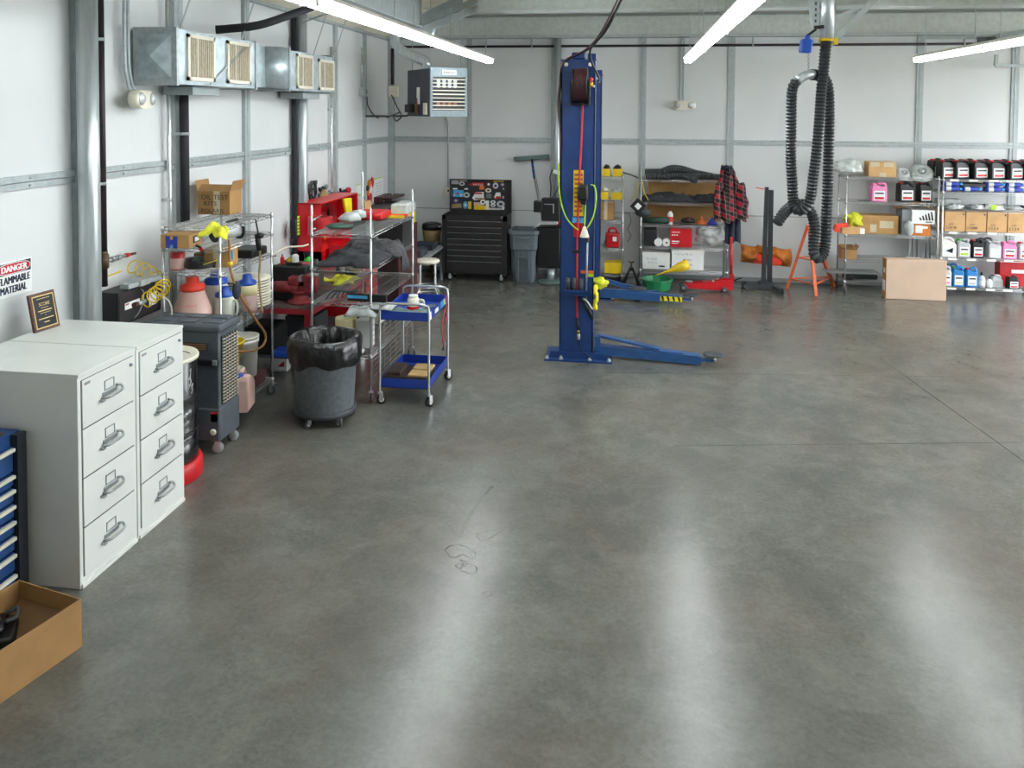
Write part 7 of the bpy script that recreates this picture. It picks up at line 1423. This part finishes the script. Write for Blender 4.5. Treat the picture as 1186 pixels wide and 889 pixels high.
# white zebra box with open flap
t = thing('cardboard_box', 'white box with black zebra emblem and open flaps, carton rack', 'box', (X(1063), 14.65, Z[2])); x0, x1 = X(1045), X(1082); z0 = Z[2]
m = MB('paper'); m.box(X(1055.5), x1, 14.46, 14.85, z0+.2, z0+.43); m.set('midgrey').box(x0, X(1055.5), 14.5, 14.85, z0, z0+.43); m.done('box_body', t)
m = MB('card'); m.quad((x0-.12, 14.5, z0+.45), (X(1064), 14.42, z0+.56), (X(1064), 14.6, z0+.56), (x0-.1, 14.7, z0+.44), .006); m.quad((X(1064), 14.44, z0+.53), (x1+.02, 14.44, z0+.44), (x1+.02, 14.7, z0+.45), (X(1064), 14.7, z0+.54), .006); m.done('open_flap', t)
m = MB('black')
for k in range(5): xx_ = X(1065)+k*.045; hh = .05+.022*k if k else .04; m.prism([(xx_, z0+.26), (xx_+.028, z0+.26), (xx_+.0-.0, z0+.27+hh), (xx_-.02, z0+.26+hh)], 'y', 14.457, 14.46)
m.box(X(1071), X(1079), 14.457, 14.46, z0+.225, z0+.24); m.done('zebra_emblem', t)
t = carton('small orange-brown box with white tape under the zebra emblem', X(1056), X(1077), 14.46, 14.7, Z[2], Z[2]+.19, 'canvas', tape=None); m = MB('paper'); m.box(-.09, .02, -.1225, -.1195, .05, .17); m.box(.0, .1, -.123, -.1195, .12, .16); m.done('packing_tape', t, local=True)
m = MB('filmgrey'); m.sph((X(1052), 14.44, Z[2]+.13), (.075, .05, .13), jit=.2, seed=4, sub=3); m.done('wrapped_part', label='grey film-wrapped part beside small orange-brown box', cat='packet')
carton('small open brown carton on fourth shelf of carton rack', X(975), X(993), 14.47, 14.7, Z[1], Z[1]+.17, 'card', closed=False, flaps=.07, tape=None)
for k in range(4): m = MB('silverjug'); x = X(1062+k*5.2); m.box(x, x+.035, 14.85, 14.86, LE[1]+.01, LE[1]+.4); m.done('metal_strip', label='steel strip standing on fourth shelf of carton rack, %s from the left' % ('first', 'second', 'third', 'fourth')[k], cat='metal strip', group='steel strips on the carton rack')
m = MB('paper'); m.box(X(1054), X(1072), 14.5, 14.7, Z[1], Z[1]+.03, .005); m.done('paper_pad', label='white pad lying on fourth shelf of carton rack', cat='pad')
m = MB('black'); m.box(X(979), X(990), 14.5, 14.65, Z[0], Z[0]+.1, .02); m.bar((X(985), 14.5, Z[0]+.05), (X(1018), 14.52, Z[0]+.06), .04, .03); m.done('black_tool', label='black long tool on the lowest shelf of carton rack', cat='tool')
m = MB('midgrey'); m.box(X(960), X(1022), 14.5, 14.9, LE[0]+.112, LE[0]+.125, .003); m.set('darkgrey').box(X(990), X(1020), 14.6, 14.85, Z[0], LE[0]+.112); m.done('grey_board', label='grey board lying on lowest shelf of carton rack, jutting left', cat='board')
# big carton leaning in front
a, b = at(1025.5, 346, z=0), at(1094, 347.5, z=0); zt = at(1030, 300, y=a.y).z; t = thing('cardboard_box', 'large pale flat carton standing on floor in front of racks', 'box', ((a.x+b.x)/2, a.y, 0))
m = MB('cardpale'); m.box(a.x, b.x, a.y, a.y+.2, .0, zt, .012); m.done('box_body', t); m = MB('paper'); m.box(a.x-.002, a.x+.0, a.y+.03, a.y+.17, .12, .3); m.done('shipping_label', t); m = MB('paper'); m.box(a.x-.002, a.x, a.y+.04, a.y+.13, .42, .5); m.done('shipping_label', t)
m = MB('card'); m.box(a.x-.001, a.x+.001, a.y+.0, a.y+.2, .0, zt); m.done('side_face', t)

# ---- rack F
LF = [.15, .64, 1.08, 1.45, 1.74, 1.95]
_, f0, f1_ = back_rack('wheeled wire rack of jugs and bottles cut by right edge', 1091, 1186, LF, 1.99, True, 6.62)
Z = [z+.008 for z in LF]
proto = None; names = ['first from the left', 'second from the left', 'third from the left', 'fourth from the left', 'fifth from the left', 'sixth from the left', 'seventh from the left']
xs = [X(1096), X(1112), X(1134), X(1153.5), X(1174.5), X(1196)]
for row, (yy, lab) in enumerate(((14.57, 'front row'), (14.8, 'back row'))):
    for k, x in enumerate(xs):
        lb = 'black oil jug atop right rack, %s, %s' % (lab, names[k])
        if proto is None: proto = jug(lb, (x+.0, yy, Z[5]), .27, .17, .31, 'black', 'red', 'paper', 'red', 'M', .3, 'black oil jugs on top of the right rack')
        else: dup(proto, (x+row*-.06, yy, Z[5]), .3+.05*math.sin(k*2), lb)
# lying blue bottles
def lying(label, loc):
    t = thing('lying_bottle', label, 'bottle', loc, 0, 'blue and white bottles lying under top shelf'); m = MB('inkblue'); m.lathe((0, 0, 0), [(.036, 0), (.04, .01), (.04, .2), (.022, .24)], 14, (1, 0, 0)); m.done('bottle_body', t, local=True)
    m = MB('plastic_film'); m.lathe((.03, 0, 0), [(.0408, 0), (.0408, .08)], 14, (1, 0, 0), caps=(False, False)); m.done('bottle_label', t, local=True); m = MB('ltblue'); m.lathe((.24, 0, 0), [(.024, 0), (.024, .045)], 12, (1, 0, 0)); m.done('cap', t, local=True); return t
pr = None; pos = []
for r_i, z in enumerate((Z[4]+.042, Z[4]+.124)):
    for k, px in enumerate((1092.5, 1114.5, 1141.5, 1165)):
        if r_i == 1 and k == 1: continue
        for y_i, yy in enumerate((14.52, 14.62)): pos.append((X(px), yy+.0, z, r_i, k, y_i))
for x, yy, z, r_i, k, y_i in pos:
    lb = 'blue bottle lying in right rack, %s layer, %s column, %s' % (('lower', 'upper')[r_i], names[k].split()[0], ('front one', 'one behind')[y_i])
    if pr is None: pr = lying(lb, (x, yy, z))
    else: dup(pr, (x, yy, z), None, lb)
m = MB('darkgrey'); m.box(X(1113), X(1141), 14.5, 14.85, Z[4]+.085, Z[4]+.13, .004); m.done('dark_tray', label='flat dark tray lying among the blue bottles, right rack', cat='tray')
# packets
pk = [(1104, 'filmgrey', .12), (1112, 'paper', .1), (1118, 'filmgrey', .13), (1126, 'cangrey', .1), (1133, 'paper', .12), (1142, 'darkgrey', .1), (1150, 'paper', .13), (1158, 'plastic_film', .12), (1166, 'midgrey', .12), (1175, 'filmgrey', .14), (1183, 'navy', .1)]
nm2 = ['first', 'second', 'third', 'fourth', 'fifth', 'sixth', 'seventh', 'eighth', 'ninth', 'tenth', 'eleventh']
for k, (px, mt, w) in enumerate(pk):
    m = MB(mt); m.sph((X(px), 14.56+.04*(k % 3), Z[3]+.045), (w, .1, .055), jit=.5, seed=k*3+1, fl=True, sub=3)
    if k == 6: m.set('lime').box(X(1150)-.05, X(1150)+.03, 14.44, 14.452, Z[3]+.03, Z[3]+.11)
    o = m.done('parts_packet', label='crumpled %s packet on third shelf of right rack, %s from left' % ({'filmgrey': 'grey', 'paper': 'white', 'cangrey': 'blue-grey', 'darkgrey': 'dark', 'plastic_film': 'pale', 'midgrey': 'mid-grey', 'navy': 'navy'}[mt], nm2[k]), cat='packet', group='crumpled parts packets on the right rack'); o.location.z = Z[3]+.001
m = MB('filmgrey'); m.box(X(1093), X(1118), 14.7, 14.95, Z[3], Z[3]+.14, .01); m.done('grey_flat_box', label='flat grey box behind packets at left of right rack', cat='box')
# four cartons
for k, (px0, px1, n_, code) in enumerate(((1093.5, 1117.5, 'first', '2104 48'), (1118, 1142, 'second', '210488'), (1142.5, 1166, 'third', '2124'), (1166.5, 1190, 'fourth', '2124'))):
    x0, x1 = X(px0)+.004, X(px1)-.004; w = x1-x0; t = carton('brown printed carton on fourth shelf of right rack, %s from left' % n_, x0, x1, 14.47, 14.85, Z[2], Z[2]+.335, 'cardlight', tape=None, group='brown printed cartons on the right rack')
    q = text('ATF', .045, (-.1, -.1915, .1), (1, 0, 0), (0, 0, 1), 'darkgrey', None, width=.075); q.parent = t; q = text(code, .06, (-.14, -.1915, .04), (1, 0, 0), (0, 0, 1), 'black', None, width=.16); q.parent = t
    m = MB('darkgrey'); m.box(w/2-.04, w/2-.02, -.191, -.189, .27, .3); m.done('corner_mark', t, local=True)
# jugs on fifth shelf
for px0, px1, h, b_, c_, l_, a_, st_, lb in ((1089.5, 1109.5, .33, 'white', 'white', 'paper', None, 'M', 'large white oil jug with dark triangle, right rack lower shelf'), (1110.5, 1125.5, .3, 'silverjug', 'brightgreen', 'paper', 'lime', 'F', 'silver jug with green cap and lime label, right rack'), (1127, 1141.5, .3, 'black', 'red', 'paper', 'red', 'F', 'black jug with white and red label, right rack middle'), (1146, 1161.5, .28, 'silverjug', 'silverjug', 'paper', None, 'F', 'silver grey jug with white label left of pink jug'), (1162, 1180, .28, 'pink', 'pink', 'paper', 'red', 'F', 'pink fluid jug on lower shelf of right rack'), (1181.5, 1196, .28, 'plastic_film', 'red', 'paper', 'red', 'F', 'clear jug with red triangle at right edge of photo')):
    w = X(px1)-X(px0); jug(lb, ((X(px0)+X(px1))/2, 14.58, Z[1]), w*.95, .17, h, b_, c_, l_, a_, st_)
jug('second silver grey jug just behind the silver one, right rack', ((X(1143)+X(1158))/2, 14.78, Z[1]), .2, .16, .3, 'cangrey', 'darkgrey', None, None, 'F')
m = MB('navy'); x = X(1101); m.prism([(x-.06, Z[1]+.11), (x+.05, Z[1]+.16), (x+.04, Z[1]+.07)], 'y', 14.484, 14.49); m.done('triangle_emblem', [o for o in bpy.data.objects if o.get('label', '').startswith('large white oil jug')][0])
for px0, px1, h, b_, c_, l_, a_, lb in ((1093, 1104.5, .32, 'plastic_film', 'midgrey', 'paper', 'pink', 'clear jug with pink label on bottom shelf of right rack'), (1105.5, 1119.5, .32, 'jugblue', 'green', 'paper', 'cream', 'blue jug with green cap on bottom shelf, right rack'), (1121, 1135.5, .31, 'jugblue', 'red', 'paper', 'silverjug', 'blue jug with red cap on bottom shelf, right rack')):
    w = X(px1)-X(px0); jug(lb, ((X(px0)+X(px1))/2, 14.58, Z[0]), w*.95, .17, h, b_, c_, l_, a_, 'F')
jug('blue jug standing behind the green capped one, bottom shelf', (X(1111), 14.8, Z[0]), .2, .16, .33, 'jugblue', 'green', None, None, 'F')
spray('silver bottle with black cap on bottom shelf, right rack', (X(1140.5), 14.56, Z[0]), .06, .25, 'silverjug', 'black', trig=False, acc='paper'); spray('small white bottle with dark cap, bottom shelf, right rack', (X(1150), 14.56, Z[0]), .045, .18, 'paper', 'darkgrey', trig=False)
jug('grey slanted jug beside small white bottle, bottom shelf', (X(1159), 14.6, Z[0]), .17, .14, .2, 'silverjug', 'darkgrey', 'filmgrey', None, 'M')
t = carton('red box standing behind small black jug at right edge', X(1166), X(1200), 14.7, 14.9, Z[0], Z[0]+.42, 'red', tape=None); m = MB('paper'); m.box(-.04, .3, -.103, -.099, .22, .28); m.done('white_print', t, local=True)
jug('small black jug with red label at right edge, bottom shelf', (X(1175.5), 14.52, Z[0]), .17, .14, .21, 'black', 'red', 'paper', 'red', 'M')
m = MB('white')
for z in (LF[0], LF[1], LF[2], LF[5]):
    for px in (1103, 1125, 1148, 1168): x = X(px); m = MB('white'); m.box(x-.07, x+.07, RY0-.008, RY0-.005, z-.032, z+.004); m.done('price_tag', [o for o in bpy.data.objects if o.get('label', '').startswith('wheeled wire rack of jugs')][0])
